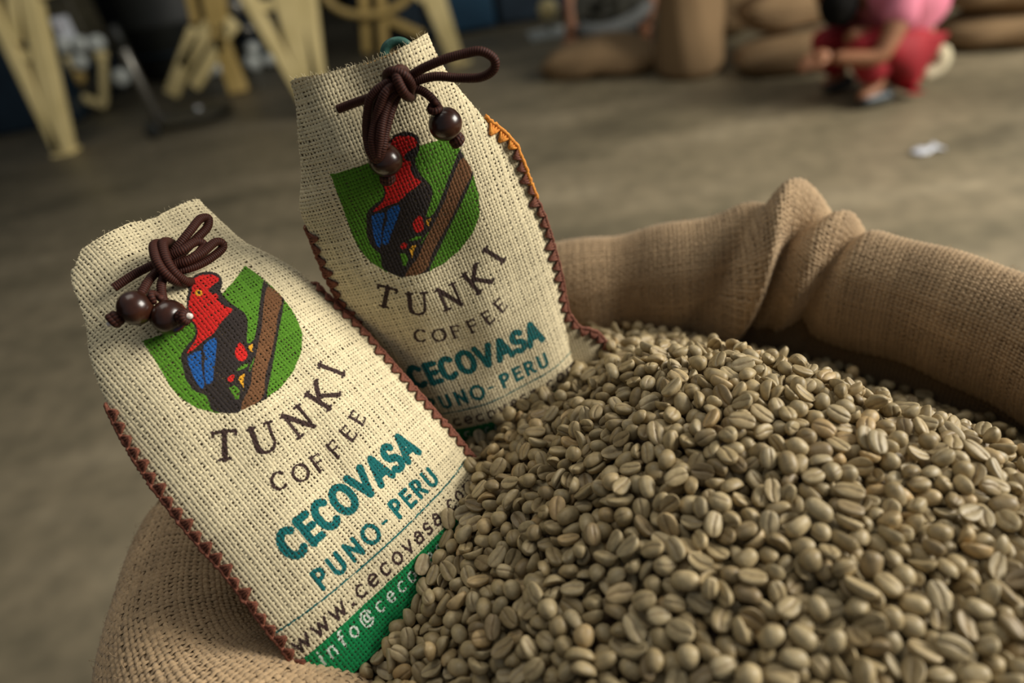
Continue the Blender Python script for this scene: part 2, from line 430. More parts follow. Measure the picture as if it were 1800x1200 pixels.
def u_near(x, y):
    return _per[np.argmin((RG[:, 0] - x) ** 2 + (RG[:, 1] - y) ** 2)]
U_DENT, U_PEAK, U_LEFT = u_near(.095, .456), u_near(.203, .428), u_near(-.17, .16)
def with_normal(f, e=.0006):
    def g(a, b):
        P = f(a, b); du = f(a + e, b) - f(a - e, b); dv = f(a, b + e) - f(a, b - e)
        n = np.cross(du, dv); n /= np.linalg.norm(n, axis=1)[:, None] + 1e-12
        return P, n
    return g
VLEN = .040 * _L
_P, _N = with_normal(sack_surf)(np.array([U_DENT]), np.array([VLEN * .5])); SGN = 1 if _N[0, 2] > 0 else -1
def sack_pn(a, b):
    P, n = with_normal(sack_surf)(a, b); return P, n * SGN
def sack_body():
    nu = 720
    u = np.arange(nu) / nu * PERI
    vs = np.linspace(0, VLEN, 60)
    rows = []
    P0 = sack_surf(u, np.zeros(nu)); P1 = sack_surf(u, np.full(nu, VLEN))
    o = np.stack([np.interp(u, _per, np.r_[_out[:, k], _out[0, k]]) for k in range(2)] + [np.zeros(nu)], 1)
    inner = []
    for dz, dx in ((.16, .010), (.10, .004), (.05, 0.), (.02, -.001)):
        inner.append(P0 - np.array([0, 0, dz]) + o * (dx))
    rows = inner + [sack_surf(u, np.full(nu, v)) for v in vs]
    zb = P1[:, 2]
    for f in (.95, .85, .7, .5, .3, .15, .05, .0):
        Q = P1.copy(); Q[:, 2] = zb * f + .004
        swell = .030 * math.sin(PI * min(1, max(0, 1 - f)) ** .9) - (.035 if f == 0 else .012 if f == .05 else 0)
        wr = .006 * np.sin(u * 23 + f * 9) * math.sin(PI * f)
        rows.append(Q + o * (swell + wr[:, None]))
    V = np.stack(rows, 1).reshape(-1, 3) - SACK_O
    F = grid_faces(nu, len(rows), True)
    d = np.r_[[0], np.cumsum([np.linalg.norm(rows[i + 1][0] - rows[i][0]) for i in range(len(rows) - 1)])]
    me = np_mesh('sack_cloth', V, F)
    l = me.uv_layers.new(name='uv')                       # per-loop uv, so that the closing seam does not smear
    i = np.arange(nu); nv = len(rows)
    idx = F.reshape(-1); uu = (idx // nv) / nu * PERI; vv = d[idx % nv]
    q = uu.reshape(-1, 4); q[(q.max(1) - q.min(1)) > PERI / 2] = np.where(q[(q.max(1) - q.min(1)) > PERI / 2] < PERI / 2, q[(q.max(1) - q.min(1)) > PERI / 2] + PERI, q[(q.max(1) - q.min(1)) > PERI / 2])
    l.data.foreach_set('uv', np.stack([q.ravel(), vv], -1).astype(np.float32).ravel())
    return me
SACK_O = np.array([.07, .20, 0])
big = empty('burlap_sack', tuple(SACK_O))
tag(big, 'large open brown burlap sack with a rolled rim, brimming with coffee beans', 'sack')
link('sack_cloth', sack_body(), M_sackcloth, big)
JUTE = np.array([.45, .315, .182])
def jute_col(a, b):
    n = 1 + .06 * vnoise(a * 70, 91) + .05 * vnoise(b * 60 + a * 20, 92)
    return JUTE[None] * n[:, None]
def sack_threads(name, u0, u1, v0, v1, seed):
    f = lambda a, b: sack_pn(a, b)
    V, F, Ct = weave(f, (u0, u1), (v0, v1), .0029, .00085, .0009, jute_col, width=.78, amp=.19, across=(-.5, 0, .5), seed=seed, hgt=.36, lift=.0004)
    if SGN < 0: F = F[:, ::-1]
    me = np_mesh(name, V - SACK_O, F); set_col(me, np.clip(Ct, 0, 1))
    o = link(name, me, M_burlap, big); o['kind'] = 'stuff'
    return o
# the cuff threads that the photograph shows: back and right of the mouth, then the left front
ua, ub = u_near(.02, .474), u_near(.365, .19)
uc, ud = u_near(-.02, .04), u_near(-.218, .31)
sack_threads('rim_threads', min(ua, ub), max(ua, ub), .006, VLEN * .74, 11)
sack_threads('rim_threads', min(uc, ud), max(uc, ud), .006, VLEN * .92, 12)
# loose fibres standing off the burlap
def fuzz(name, spots, normals, length, rad, parent, mat, origin, seed=5):
    R = np.random.default_rng(seed); V = []; F = []; C_ = []; base = 0
    for p, n in zip(spots, normals):
        L = length * R.uniform(.4, 1.5); t = R.normal(size=3); t -= n * (t @ n); t /= np.linalg.norm(t)
        e = p + t * L * .7 + n * L * R.uniform(.15, .7); m = (p + e) / 2 + n * L * .3 + R.normal(size=3) * L * .12
        q = np.array([p, .25 * p + .5 * m + .25 * e, (p + 2 * m + e) / 4 + (e - p) * .15, e])
        v, f, c, _ = tube_arrays(catmull(q, 6), rad, 3, False)
        V.append(v); F += [[k + base for k in x] for x in f]; base += len(v)
    V = np.vstack(V); me = np_mesh(name, V - origin, np.array(F))
    set_col(me, np.full((len(V), 3), 1.) * JUTE * 1.25)
    o = link(name, me, mat, parent); o['kind'] = 'stuff'; return o
R_ = np.random.default_rng(3)
us = np.r_[R_.uniform(min(ua, ub), max(ua, ub), 2200), R_.uniform(min(uc, ud), max(uc, ud), 2400)]
vs = R_.uniform(.02, VLEN * .80, 4600)
_p, _n = sack_pn(us, vs)
fuzz('stray_fibres', _p, _n, .0050, .00009, big, M_burlap, SACK_O)

# ------------------------------------------------------------------ print on the small bags (millimetres, shared by both)
ART = {'branchblk': [[37.0, -8.5], [36.6, -11.0], [38.3, -21.5], [36.9, -24.6], [29.2, -32.1], [19.0, -41.6], [8.7, -51.3], [-1.9, -60.8], [-5.0, -63.5], [-17.6, -61.1], [-20.0, -58.6], [-12.6, -55.6], [-5.8, -49.9], [4.5, -42.3], [9.2, -35.3], [15.7, -29.2], [26.3, -17.8], [34.7, -9.5]],
       'brown': [[35.8, -12.7], [37.8, -21.6], [29.5, -29.1], [20.3, -38.3], [12.3, -45.5], [2.2, -53.8], [-6.1, -62.3], [-17.6, -61.1], [-13.0, -57.3], [-6.5, -53.4], [0.9, -45.8], [8.7, -39.1], [19.0, -29.2], [28.2, -18.9]],
       'bird': [[13.2, 10.5], [17.2, 8.0], [18.2, 4.3], [16.1, -0.2], [12.2, -4.0], [11.8, -8.9], [13.2, -14.4], [15.0, -19.5], [13.4, -24.7], [8.4, -30.8], [6.4, -33.5], [8.0, -34.5], [12.5, -33.4], [11.1, -36.6], [6.1, -41.3], [-0.3, -45.0], [-5.7, -51.0], [-12.6, -55.6], [-17.8, -61.1], [-21.8, -59.6], [-27.4, -53.0], [-25.6, -45.3], [-28.1, -39.4], [-27.7, -32.9], [-25.1, -26.3], [-22.2, -20.8], [-17.6, -18.4], [-12.1, -16.6], [-9.2, -13.7], [-8.2, -7.5], [-5.6, -1.3], [-0.2, 5.1], [3.3, 9.0], [8.3, 11.0]],
       'g1': [[-7.2, -42.9], [-2.7, -42.2], [0.1, -43.2], [-1.7, -44.4], [-5.8, -43.9]], 'g2': [[-15.1, -48.3], [-12.2, -49.1], [-11.9, -52.2], [-14.9, -55.8], [-16.2, -55.2], [-15.6, -51.3]],
       'red': [[6.1, 9.3], [10.5, 9.2], [15.2, 7.1], [16.7, 4.1], [15.1, 2.0], [11.6, 1.4], [9.3, 0.8], [7.4, -0.6], [8.2, -2.6], [9.8, -4.1], [8.4, -7.3], [8.8, -11.7], [10.9, -14.5], [9.3, -16.0], [2.6, -17.8], [-3.8, -20.5], [-9.1, -20.7], [-14.7, -21.5], [-19.1, -21.7], [-17.2, -20.2], [-11.7, -17.8], [-8.2, -13.4], [-7.2, -7.2], [-4.3, -1.2], [0.8, 3.5], [3.5, 6.8]],
       'blue1': [[-20.2, -23.3], [-14.5, -23.6], [-14.3, -25.7], [-18.4, -31.5], [-23.1, -40.5], [-25.1, -39.8], [-24.2, -33.8], [-22.3, -27.5]], 'blue2': [[-11.2, -23.1], [-5.2, -22.5], [-5.0, -24.6], [-9.5, -30.3], [-14.9, -36.1], [-19.1, -40.8], [-21.7, -39.7], [-17.8, -33.0], [-13.9, -28.1]],
       'r2': [[3.4, -32.0], [3.7, -34.7], [2.7, -39.0], [0.1, -40.7], [-2.1, -40.1], [-2.7, -37.2], [-1.3, -34.2], [1.3, -32.5]], 'r3': [[-9.8, -43.4], [-9.1, -44.5], [-10.6, -46.3], [-12.8, -46.4], [-13.4, -44.7], [-11.7, -43.5]],
       'y1': [[8.3, -35.3], [8.0, -36.6], [6.0, -37.7], [5.6, -39.5], [4.9, -38.0], [5.7, -35.5]], 'y2': [[-4.6, -46.6], [-7.2, -48.9], [-9.8, -52.8], [-9.5, -50.1], [-9.1, -47.5], [-6.7, -46.3]],
       'shield': [[-31.5, 0], [-22.8, 0], [-10.2, 0], [12.6, 0], [22.5, 0], [34.5, 0], [36.7, -9.5], [38.2, -22.0], [37.3, -33.6], [33.7, -44.5], [26.6, -52.7], [16.1, -59.4], [5.4, -62.8], [-5.0, -63.5], [-17.6, -61.1], [-26.6, -55.5], [-32.2, -47.7], [-34.8, -40.0], [-35.3, -31.4], [-34.1, -22.8], [-32.9, -14.5]]}
CREAM = (.78, .675, .44)
INK = {'black': (.030, .022, .020), 'brown': (.17, .075, .03), 'green': (.085, .235, .014), 'red': (.62, .016, .012), 'blue': (.012, .10, .36),
       'yellow': (.75, .36, .02), 'teal': (.005, .13, .13), 'word': (.055, .030, .026), 'band': (.004, .23, .065), 'white': (.72, .80, .70)}
# stroke letters in a unit box: polylines; arcs as (cx, cy, rx, ry, a0, a1)
def arc(cx, cy, rx, ry, a0, a1, n=14):
    a = np.radians(np.linspace(a0, a1, n)); return [(cx + rx * math.cos(t), cy + ry * math.sin(t)) for t in a]
GL = {
 'T': (.8, [[(.4, 0), (.4, 1)], [(.02, .97), (.78, .97)]]),
 'U': (.85, [[(.12, 1), (.12, .3)] + arc(.42, .3, .30, .30, 180, 360) + [(.72, 1)]]),
 'N': (.9, [[(.12, 0), (.12, 1), (.76, 0), (.76, 1)]]),
 'K': (.85, [[(.14, 0), (.14, 1)], [(.76, 1), (.16, .45)], [(.34, .58), (.82, 0)]]),
 'I': (.3, [[(.15, 0), (.15, 1)]]),
 'C': (.85, [arc(.46, .5, .40, .5, 48, 312)]),
 'O': (1.0, [arc(.5, .5, .44, .5, 0, 360, 28)]),
 'F': (.65, [[(.12, 0), (.12, 1)], [(.12, .97), (.62, .97)], [(.12, .53), (.55, .53)]]),
 'E': (.65, [[(.12, 0), (.12, 1)], [(.12, .97), (.62, .97)], [(.12, .53), (.56, .53)], [(.12, .03), (.62, .03)]]),
 'V': (.9, [[(.04, 1), (.45, 0), (.86, 1)]]),
 'A': (.9, [[(.04, 0), (.45, 1), (.86, 0)], [(.2, .32), (.7, .32)]]),
 'S': (.65, [arc(.34, .74, .27, .26, 30, 260, 12) + arc(.32, .25, .28, .26, 80, -150, 12)]),
 'P': (.7, [[(.12, 0), (.12, 1)], [(.12, .98)] + arc(.36, .74, .27, .25, 90, -90) + [(.12, .49)]]),
 'R': (.75, [[(.12, 0), (.12, 1)], [(.12, .98)] + arc(.36, .74, .27, .25, 90, -90) + [(.12, .49)], [(.38, .48), (.7, 0)]]),
 '-': (.4, [[(.06, .42), (.34, .42)]]),
 'w': (.95, [[(.04, .62), (.26, .0), (.47, .58), (.68, 0), (.9, .62)]]),
 '.': (.30, [[(.11, .05), (.20, .05)], [(.11, .10), (.20, .10)]]),
 'c': (.62, [arc(.34, .31, .28, .31, 50, 310)]),
 'e': (.66, [[(.08, .31), (.60, .34)] + arc(.34, .31, .27, .31, 5, 315)]),
 'o': (.7, [arc(.35, .31, .28, .31, 0, 360, 20)]),
 'v': (.62, [[(.04, .62), (.31, 0), (.58, .62)]]),
 'a': (.64, [arc(.36, .42, .2, .2, 150, 0) + [(.56, 0)], arc(.32, .19, .24, .19, 0, 360, 14)]),
 's': (.52, [arc(.27, .46, .2, .16, 30, 260, 10) + arc(.26, .15, .21, .16, 80, -150, 10)]),
 'm': (1.0, [[(.08, 0), (.08, .6)], [(.08, .4)] + arc(.28, .4, .2, .2, 150, 0) + [(.48, 0)], [(.48, .4)] + arc(.68, .4, .2, .2, 150, 0) + [(.88, 0)]]),
 'i': (.26, [[(.12, 0), (.12, .6)], [(.12, .84), (.12, .88)]]),
 'n': (.66, [[(.08, 0), (.08, .6)], [(.08, .4)] + arc(.32, .38, .24, .23, 150, 0) + [(.56, 0)]]),
 'f': (.42, [[(.16, 0), (.16, .75)] + arc(.36, .75, .2, .2, 180, 70), [(.02, .58), (.36, .58)]]),
 '@': (1.05, [arc(.5, .36, .44, .48, 320, 20, 26), arc(.5, .36, .2, .22, 0, 360, 14), [(.7, .6), (.7, .2), (.9, .14)]]),
}
SERIF = {'T': [(.22, .02, .58, .02), (.03, .97, .03, .82), (.77, .97, .77, .82)], 'U': [(.0, .99, .26, .99), (.6, .99, .86, .99)], 'N': [(0, .01, .28, .01), (.0, .99, .16, .99), (.62, .99, .9, .99)],
         'K': [(.02, .01, .28, .01), (.02, .99, .28, .99), (.62, .99, .88, .99), (.7, .01, .96, .01)], 'I': [(.0, .01, .32, .01), (.0, .99, .32, .99)],
         'F': [(.02, .01, .26, .01), (.62, .97, .62, .85)], 'E': [(.62, .97, .62, .85), (.62, .03, .62, .15)], 'C': [], 'O': []}
RES = .20                                            # mm per raster cell
X0, X1, Y0, Y1 = -72, 72, -190, 62
def paint_print(tilt_fix):
    W, H = int((X1 - X0) / RES), int((Y1 - Y0) / RES)
    im = np.tile(np.array(CREAM, np.float32), (H, W, 1)); ink = np.zeros((H, W), bool)
    xs = X0 + (np.arange(W) + .5) * RES; ys = Y0 + (np.arange(H) + .5) * RES
    GX, GY = np.meshgrid(xs, ys)
    def win(x0, x1, y0, y1):
        a = max(0, int((x0 - X0) / RES)); b = min(W, int((x1 - X0) / RES) + 2); c = max(0, int((y0 - Y0) / RES)); d = min(H, int((y1 - Y0) / RES) + 2)
        return slice(c, d), slice(a, b)
    def poly(P, col, warp=False):
        P = np.array(P, float)
        if warp: P = tilt_fix(P)
        P = catmull(P, len(P) * 4, True) if len(P) > 6 and not warp else P
        sl = win(P[:, 0].min(), P[:, 0].max(), P[:, 1].min(), P[:, 1].max()); x = GX[sl]; y = GY[sl]; ins = np.zeros(x.shape, bool)
        for (ax, ay), (bx, by) in zip(P, np.roll(P, -1, 0)):
            if ay == by: continue
            ins ^= ((ay > y) != (by > y)) & (x < (bx - ax) * (y - ay) / (by - ay) + ax)
        im[sl][ins] = INK[col]; ink[sl][ins] = True
    def seg(p, q, th, col):
        sl = win(min(p[0], q[0]) - th, max(p[0], q[0]) + th, min(p[1], q[1]) - th, max(p[1], q[1]) + th)
        x = GX[sl] - p[0]; y = GY[sl] - p[1]; dx, dy = q[0] - p[0], q[1] - p[1]; L = dx * dx + dy * dy + 1e-9
        t = np.clip((x * dx + y * dy) / L, 0, 1); m = (x - t * dx) ** 2 + (y - t * dy) ** 2 < (th / 2) ** 2
        im[sl][m] = INK[col]; ink[sl][m] = True
    def glyph(ch, cx, cy, ang, h, th, col, serif=False, sx=1.0, slant=0):
        w, pl = GL[ch]; ca, sa = math.cos(ang), math.sin(ang)
        def T(x, y):
            X = (x - w / 2 + slant * y) * h * sx; Y = (y - .5) * h; return (cx + X * ca - Y * sa, cy + X * sa + Y * ca)
        for k, P in enumerate(pl):
            for a, b in zip(P[:-1], P[1:]):
                t2 = th
                if serif and (abs(a[1] - b[1]) < .05 or (ch == 'U' and a[0] > .5 and b[0] > .5) or (ch == 'N' and abs(a[0] - b[0]) < .01)): t2 = th * .62
                seg(T(*a), T(*b), t2, col)
        if serif:
            for (a, b, c, d) in SERIF.get(ch, []): seg(T(a, b), T(c, d), th * .55, col)
    def line_text(s, xa, xb, y, h, th, col, sx=1.0, rot=0, slant=0):
        ws = [GL[c][0] if c != ' ' else .45 for c in s]; tot = sum(ws) * h * sx
        gap = (xb - xa - tot) / max(1, len(s) - 1); x = xa
        for c, w in zip(s, ws):
            if c != ' ': glyph(c, x + w * h * sx / 2, y, rot, h, th, col, False, sx, slant)
            x += w * h * sx + gap
    poly(ART['shield'], 'green', True); 
    poly(ART['branchblk'], 'black'); poly(ART['brown'], 'brown'); poly(ART['bird'], 'black')
    poly(ART['g1'], 'green'); poly(ART['g2'], 'green'); poly(ART['red'], 'red')
    for k in ('blue1', 'blue2'): poly(ART[k], 'blue')
    for k in ('r2', 'r3'): poly(ART[k], 'red')
    for k in ('y1', 'y2'): poly(ART[k], 'yellow')
    seg((3.2, 1.2), (3.21, 1.2), 3.6, 'yellow'); seg((3.2, 1.2), (3.21, 1.2), 1.5, 'black')
    for ch, a in zip('TUNKI', (-41, -20.5, 1, 22, 41)):
        t = math.radians(a); glyph(ch, 50.5 * math.sin(t), -32 - 50.5 * math.cos(t), t * .82, 13.8, 2.7, 'word', True)
    for ch, a in zip('COFFEE', (-24, -13.5, -4, 6, 16, 25.5)):
        t = math.radians(a); glyph(ch, 60.5 * math.sin(t), -45 - 60.5 * math.cos(t), t * .85, 8.4, 1.7, 'word', True)
    line_text('CECOVASA', -42.5, 43, -128, 14.0, 4.0, 'teal', .74)
    line_text('PUNO', -40.5, -3.0, -150.3, 9.2, 2.3, 'teal', .9); seg((.5, -150.5), (3.2, -150.5), 1.5, 'teal'); line_text('PERU', 9.0, 41.5, -149.7, 9.2, 2.3, 'teal', .9)
    lx = np.linspace(-66, 66, 40); ly = -159.8 + 3.2 * (np.abs(lx) / 66) ** 3
    for i in range(39): seg((lx[i], ly[i]), (lx[i + 1], ly[i + 1]), .9, 'teal')
    line_text('www.cecovasa.com', -65, 58, -166.8, 9.2, 1.45, 'word', .88, slant=.1)
    poly([(-70, -174.3), (70, -174.3), (70, -189), (-70, -189)], 'band', True) if False else None
    sl = (slice(0, int((-174.3 - Y0) / RES)), slice(0, W)); im[sl] = INK['band']; ink[sl] = True
    line_text('info@cecovasa.com', -60, 52, -179.6, 8.0, 1.0, 'white', .8, slant=.1)
    return im, ink
def art_sampler(im):
    H, W, _ = im.shape
    def f(x, y):                                     # mm
        i = np.clip(((y - Y0) / RES).astype(int), 0, H - 1); j = np.clip(((x - X0) / RES).astype(int), 0, W - 1)
        return im[i, j]
    return f

# ------------------------------------------------------------------ the two printed coffee bags
YT, YB = .056, -.196
def make_bag(idx, pos, R3, label, outline, shield_pts, cords, seamcol):
    """local frame: x across, y up the bag, z out of its printed face; metres"""
    R3 = np.array(R3); q = Matrix([list(r) for r in R3]).to_quaternion()
    root = empty('coffee_bag', pos, q)
    tag(root, label, 'bag', 'printed coffee bags stuck in the beans')
    oy, oc, ow = [np.array(k) / 1000 for k in zip(*outline)]
    o_ = np.argsort(oy); oy, oc, ow = oy[o_], oc[o_], ow[o_]
    yy = np.linspace(oy[0], oy[-1], 300); cc = np.interp(yy, oy, oc); ww = np.interp(yy, oy, ow)
    ker = np.hanning(23); ker /= ker.sum()
    sm = lambda v: np.convolve(np.pad(v, 11, 'edge'), ker, 'valid')
    cc, ww = sm(cc), sm(ww)
    cen = lambda y: np.interp(y, yy, cc); wid = lambda y: np.interp(y, yy, ww)
    top = lambda x: YT - TOPK[idx](x) / 1000
    def Bf(y):
        return np.interp(y, [-.20, -.17, -.08, -.01, .012, .028, .045, .06], [.012, .017, .0185, .0175, .015, .0105, .0095, .010])
    def front(x, y):
        s = np.clip((x - cen(y)) / wid(y), -1, 1)
        h = -.005 + (Bf(y) + .001) * (1 - np.abs(s) ** 2.3) ** .8
        k = np.interp(y, [-.03, .03, .06], [0, 1, 1])
        h = h + k * .0022 * np.sin(x * 95 + idx * 2 + y * 20) * (1 - s ** 2)
        h = h + .0012 * np.sin(x * 60 + y * 75 + idx) * (1 - s ** 2) + .0008 * np.sin(x * 140 - y * 50) * (1 - s ** 2)
        xx = np.clip(x, cen(y) - wid(y), cen(y) + wid(y))
        return np.stack([xx, y, h], -1)
    fpn = with_normal(front, .0004)
    im, ink = paint_print(shield_pts); art = art_sampler(im); arti = art_sampler(ink[..., None])
    def colour(a, b): return art(a * 1000, b * 1000).astype(float)
    inside = lambda a, b: (np.abs(a - cen(b)) < wid(b) + .0005) & (b < top(a))
    V, F, Ct = weave(fpn, (-.074, .074), (YB, YT + .004), .00188, .00042, .00046, colour, width=.69, amp=.10, wj=.08, hgt=.15, seed=30 + idx, keepf=inside)
    me = np_mesh('front_cloth', V, F); set_col(me, np.clip(Ct, 0, 1))
    fr = link('front_cloth', me, M_thread, root); fr['kind'] = 'stuff'
    # closed body behind the threads: front lining and back panel
    ns, ny = 61, 110
    S = np.sin(np.linspace(-PI / 2, PI / 2, ns)); Yg = np.linspace(YB, YT + .002, ny)
    s, y = [k.ravel() for k in np.meshgrid(S, Yg, indexing='ij')]
    x = cen(y) + s * wid(y); y2 = np.minimum(y, top(x) - .0012)
    P = front(x, y2); P[:, 2] -= .0009
    me = np_mesh('lining', P, grid_faces(ns, ny)); set_uv(me, P[:, :2])
    link('lining', me, M_lining, root)
    Bb = np.interp(y2, [-.20, -.10, .0, .03, .06], [.014, .020, .014, .002, -.001])
    Pb = P.copy(); Pb[:, 2] = -.0062 - Bb * (1 - np.abs(s) ** 2.3) ** .8
    me = np_mesh('back_cloth', Pb, grid_faces(ns, ny)[:, ::-1]); set_uv(me, P[:, :2])
    link('back_cloth', me, M_brownback if idx == 2 else M_bagback, root)
    # side seam: a narrow flange, an edge yarn and blanket stitches
    for sd in (-1, 1):
        y0 = {(1, -1): -.018, (1, 1): -.02, (2, -1): -.02, (2, 1): .0}[(idx, sd)]
        ys = np.linspace(y0, -.185, 150)
        fl = np.interp(ys, [-.185, -.16, -.15, -.05, y0 - .001, y0], [.004, .004, .004, .004, .003, 0]) * (.35 if sd < 0 else 1)
        if idx == 2 and sd == 1:
            fl = np.interp(ys, [-.185, -.165, -.152, -.143, -.130, -.05, -.02, y0], [.030, .026, .020, .008, .003, .005, .007, .001])
        xi = cen(ys) + sd * (wid(ys) - .004); xe = cen(ys) + sd * (wid(ys) + fl)
        # outer edge curve
        E = np.stack([xe, ys, np.full_like(ys, -.0055)], 1); I = np.stack([xi, ys, np.full_like(ys, -.0048)], 1)
        top_ = np.stack([(E + I) / 2 + [0, 0, .0010]], 0)[0]
        Vf = np.vstack([I + [0, 0, .0006], top_, E, (E + I) / 2 - [0, 0, .0012]]); n = len(ys)
        Ff = []
        for r_ in range(3): Ff += [(r_ * n + i, r_ * n + i + 1, (r_ + 1) * n + i + 1, (r_ + 1) * n + i) for i in range(n - 1)]
        me = mesh('seam_flange', Vf, Ff); set_uv(me, Vf[:, :2])
        link('seam_flange', me, M_bagback, root)
        R = np.random.default_rng(idx * 10 + sd)
        Ew = E + R.normal(size=E.shape) * .00025 + [0, 0, .0004]
        cut = int(len(Ew) * .28) if (idx == 2 and sd == 1) else 0
        if cut: 
            o2 = tube('edge_yarn', Ew[:cut + 2], .0014, M_orange, root, 7); o2['label'] = 'orange edging yarn at the upper right'
        tube('edge_yarn', Ew[cut:], .0012, M_stitch, root, 7)
        # stitches: little fans of yarn pointing in from the edge
        d = np.r_[0, np.cumsum(np.linalg.norm(np.diff(E, axis=0), axis=1))]; pitch = .0072
        k = 0; sdist = .004
        while sdist < d[-1] - .002:
            e0 = np.array([np.interp(sdist, d, E[:, c]) for c in range(3)]); e1 = np.array([np.interp(min(sdist + pitch * .9, d[-1]), d, E[:, c]) for c in range(3)])
            mid = (e0 + e1) / 2; tt = e1 - e0; inn = np.array([tt[1], -tt[0], 0]); inn /= np.linalg.norm(inn) + 1e-9
            if inn[0] * sd > 0: inn = -inn
            dep = R.uniform(.0034, .0060) * (.85 if idx == 1 and sd < 0 else 1)
            tip = mid + inn * dep
            tip[2] = front(np.array([tip[0]]), np.array([tip[1]]))[0, 2] + .0012 if abs(tip[0] - cen(tip[1])) < wid(tip[1]) else -.0035
            Vt, Ft = [], []; base = 0
            for wgt in (0, .33, .67, 1):
                a = e0 + (e1 - e0) * wgt; m = (a + tip) / 2 + [0, 0, .0014]
                v, f, c, _ = tube_arrays(catmull(np.array([a, m, tip]), 5), .0008, 5, False)
                Vt.append(v); Ft += [tuple(i + base for i in x_) for x_ in f]; base += len(v)
            me = mesh('stitch', np.vstack(Vt), Ft)
            link('stitch', me, M_orange if (idx == 2 and sd == 1 and sdist < .022) else M_stitch, root)
            sdist += pitch; k += 1
    # frayed fibres on the top hem
    xs = np.linspace(cen(YT) - wid(YT) + .002, cen(YT) + wid(YT) - .002, 26 if idx == 1 else 60)
    P, nn = fpn(xs, top(xs) - .0003)
    Rf = np.random.default_rng(8 + idx); V = []; F = []; base = 0
    ex = [(p, np.array([Rf.normal() * .6, 1, Rf.normal() * .5])) for p in P]
    ye = Rf.uniform(-.15, .03, 110)
    for y_ in ye:
        sd = Rf.choice([-1, 1]); ex.append((front(np.array([cen(y_) + sd * wid(y_) * .985]), np.array([y_]))[0], np.array([sd, Rf.normal() * .5, Rf.normal() * .5])))
    for p, dirn in ex:
        L = Rf.uniform(.0006, .0028); dirn = dirn / np.linalg.norm(dirn); e = p + dirn * L; m = (p + e) / 2 + Rf.normal(size=3) * L * .25
        v, f, c, _ = tube_arrays(catmull(np.array([p, m, e]), 5), .00007, 3, False)
        V.append(v); F += [[i + base for i in x_] for x_ in f]; base += len(v)
    me = np_mesh('frayed_fibres', np.vstack(V), np.array(F)); set_col(me, np.tile(CREAM, (base, 1)))
    o = link('frayed_fibres', me, M_thread, root); o['kind'] = 'stuff'
    # drawstring with two wooden beads
    mm = lambda P: np.array(P, float) / 1000
    ds = empty('drawstring', (0, 0, 0)); ds.parent = root
    for nme, pts in cords.items():
        if nme.startswith(('bead', 'tip', 'green')): continue
        P = catmull(mm(pts), 14 * len(pts)); tube('cord_strand', P, .0022 if not nme.startswith('wrap') else .0024, M_cord, ds, 12)
    ends = {'1': cords['end1'][-1], '2': cords['end2'][-1]}
    for k in '12':
        c = Vector(mm(cords['bead' + k][0])); t = Vector(mm(cords['tip' + k][0])); e = Vector(mm(ends[k]))
        ax = (t - c).normalized(); Q = ax.to_track_quat('Z', 'Y').to_matrix().to_4x4(); M = Matrix.Translation(c) @ Q
        r = .0086; hol = .0026
        prof = [(hol, -.004)] + [(max(hol, r * math.cos(a)), r * .94 * math.sin(a)) for a in np.linspace(-1.27, 1.27, 22)] + [(hol, .004), (hol, -.004)]
        lathe('bead', prof, M_wood, ds, 36, M)
        # knotted cord end below the bead
        kn = []
        for a in np.linspace(0, 2 * PI * 1.6, 26):
            kn.append(tuple(M @ Vector((.0024 * math.cos(a), .0024 * math.sin(a), .0086 + .0022 * a / (2 * PI)))))
        tube('end_knot', kn, .0019, M_cord, ds, 8)
        tube('cord_tip', [tuple(M @ Vector((0.0006, 0, z))) for z in (.009, .012, .0145)], [.0022, .0019, .0012], M_tip, ds, 8)['label'] = 'pale sealed cord tip'
        tube('end_knot', [tuple(M @ Vector((.0020 * math.cos(a), .0020 * math.sin(a), -.0082 - .0006 * a))) for a in np.linspace(0, 6.5, 20)], .0017, M_cord, ds, 8)
    # green cord loop behind the mouth
    if idx == 2:
        g = [(15, 32, -10), (16, 43, -13), (20, 49, -14), (27, 49, -14), (31, 44, -13), (31, 34, -10)]
        tube('green_loop', catmull(mm(g), 40), .0024, M_greencord, root, 10)['label'] = 'dark green cord loop behind the mouth'
    else:
        g = [(-46, 8, -4), (-50, 6, -7), (-53, 1, -8), (-54, -5, -7), (-53, -10, -5)]
        tube('green_loop', catmull(mm(g), 40), .0014, M_black, root, 10)['label'] = 'dark cord end at the left side'
    return root
TOPK = {1: lambda x: np.interp(x * 1000, [-32, -25, -10, 2, 14, 28, 42], [6, 1, 1.5, .5, 3, 2.5, 1]), 2: lambda x: np.interp(x * 1000, [-32, -28, -11, 10, 25, 42], [5, 4, 7, 9, 8.5, 7])}
OUT1 = [(58, 6, 37), (52, 5, 37), (46, 3, 40), (32, 2, 43), (20, 1, 46), (8, 1, 53), (-10, 2, 60), (-35, 0, 63), (-60, 0, 66), (-90, 0, 67), (-120, 1, 67), (-142, 1, 68), (-196, 0, 68)]
OUT2 = [(58, 5, 36), (48, 5, 37), (40, 4, 38), (24, 2, 43), (6, 2, 50), (-10, 0, 58), (-30, 1, 60), (-50, 1, 62), (-70, 2, 63), (-96, 4, 61), (-118, 4, 59), (-140, 3, 57), (-165, 2, 55), (-196, 2, 54)]
def warp1(P):
    k = np.interp(P[:, 1], [-35, -5], [0, 1]); d = np.interp(P[:, 0], [-31, -26, -11, 0, 13, 23, 34], [-4, -6, -9, -8, -5, -1, 5])
    return np.stack([P[:, 0], P[:, 1] + d * k], 1)
def warp2(P):
    k = np.interp(P[:, 1], [-35, -5], [0, 1]); d = np.interp(P[:, 0], [-31, -12, 17, 35], [4, 3, 2, -1])
    return np.stack([P[:, 0], P[:, 1] + d * k], 1)
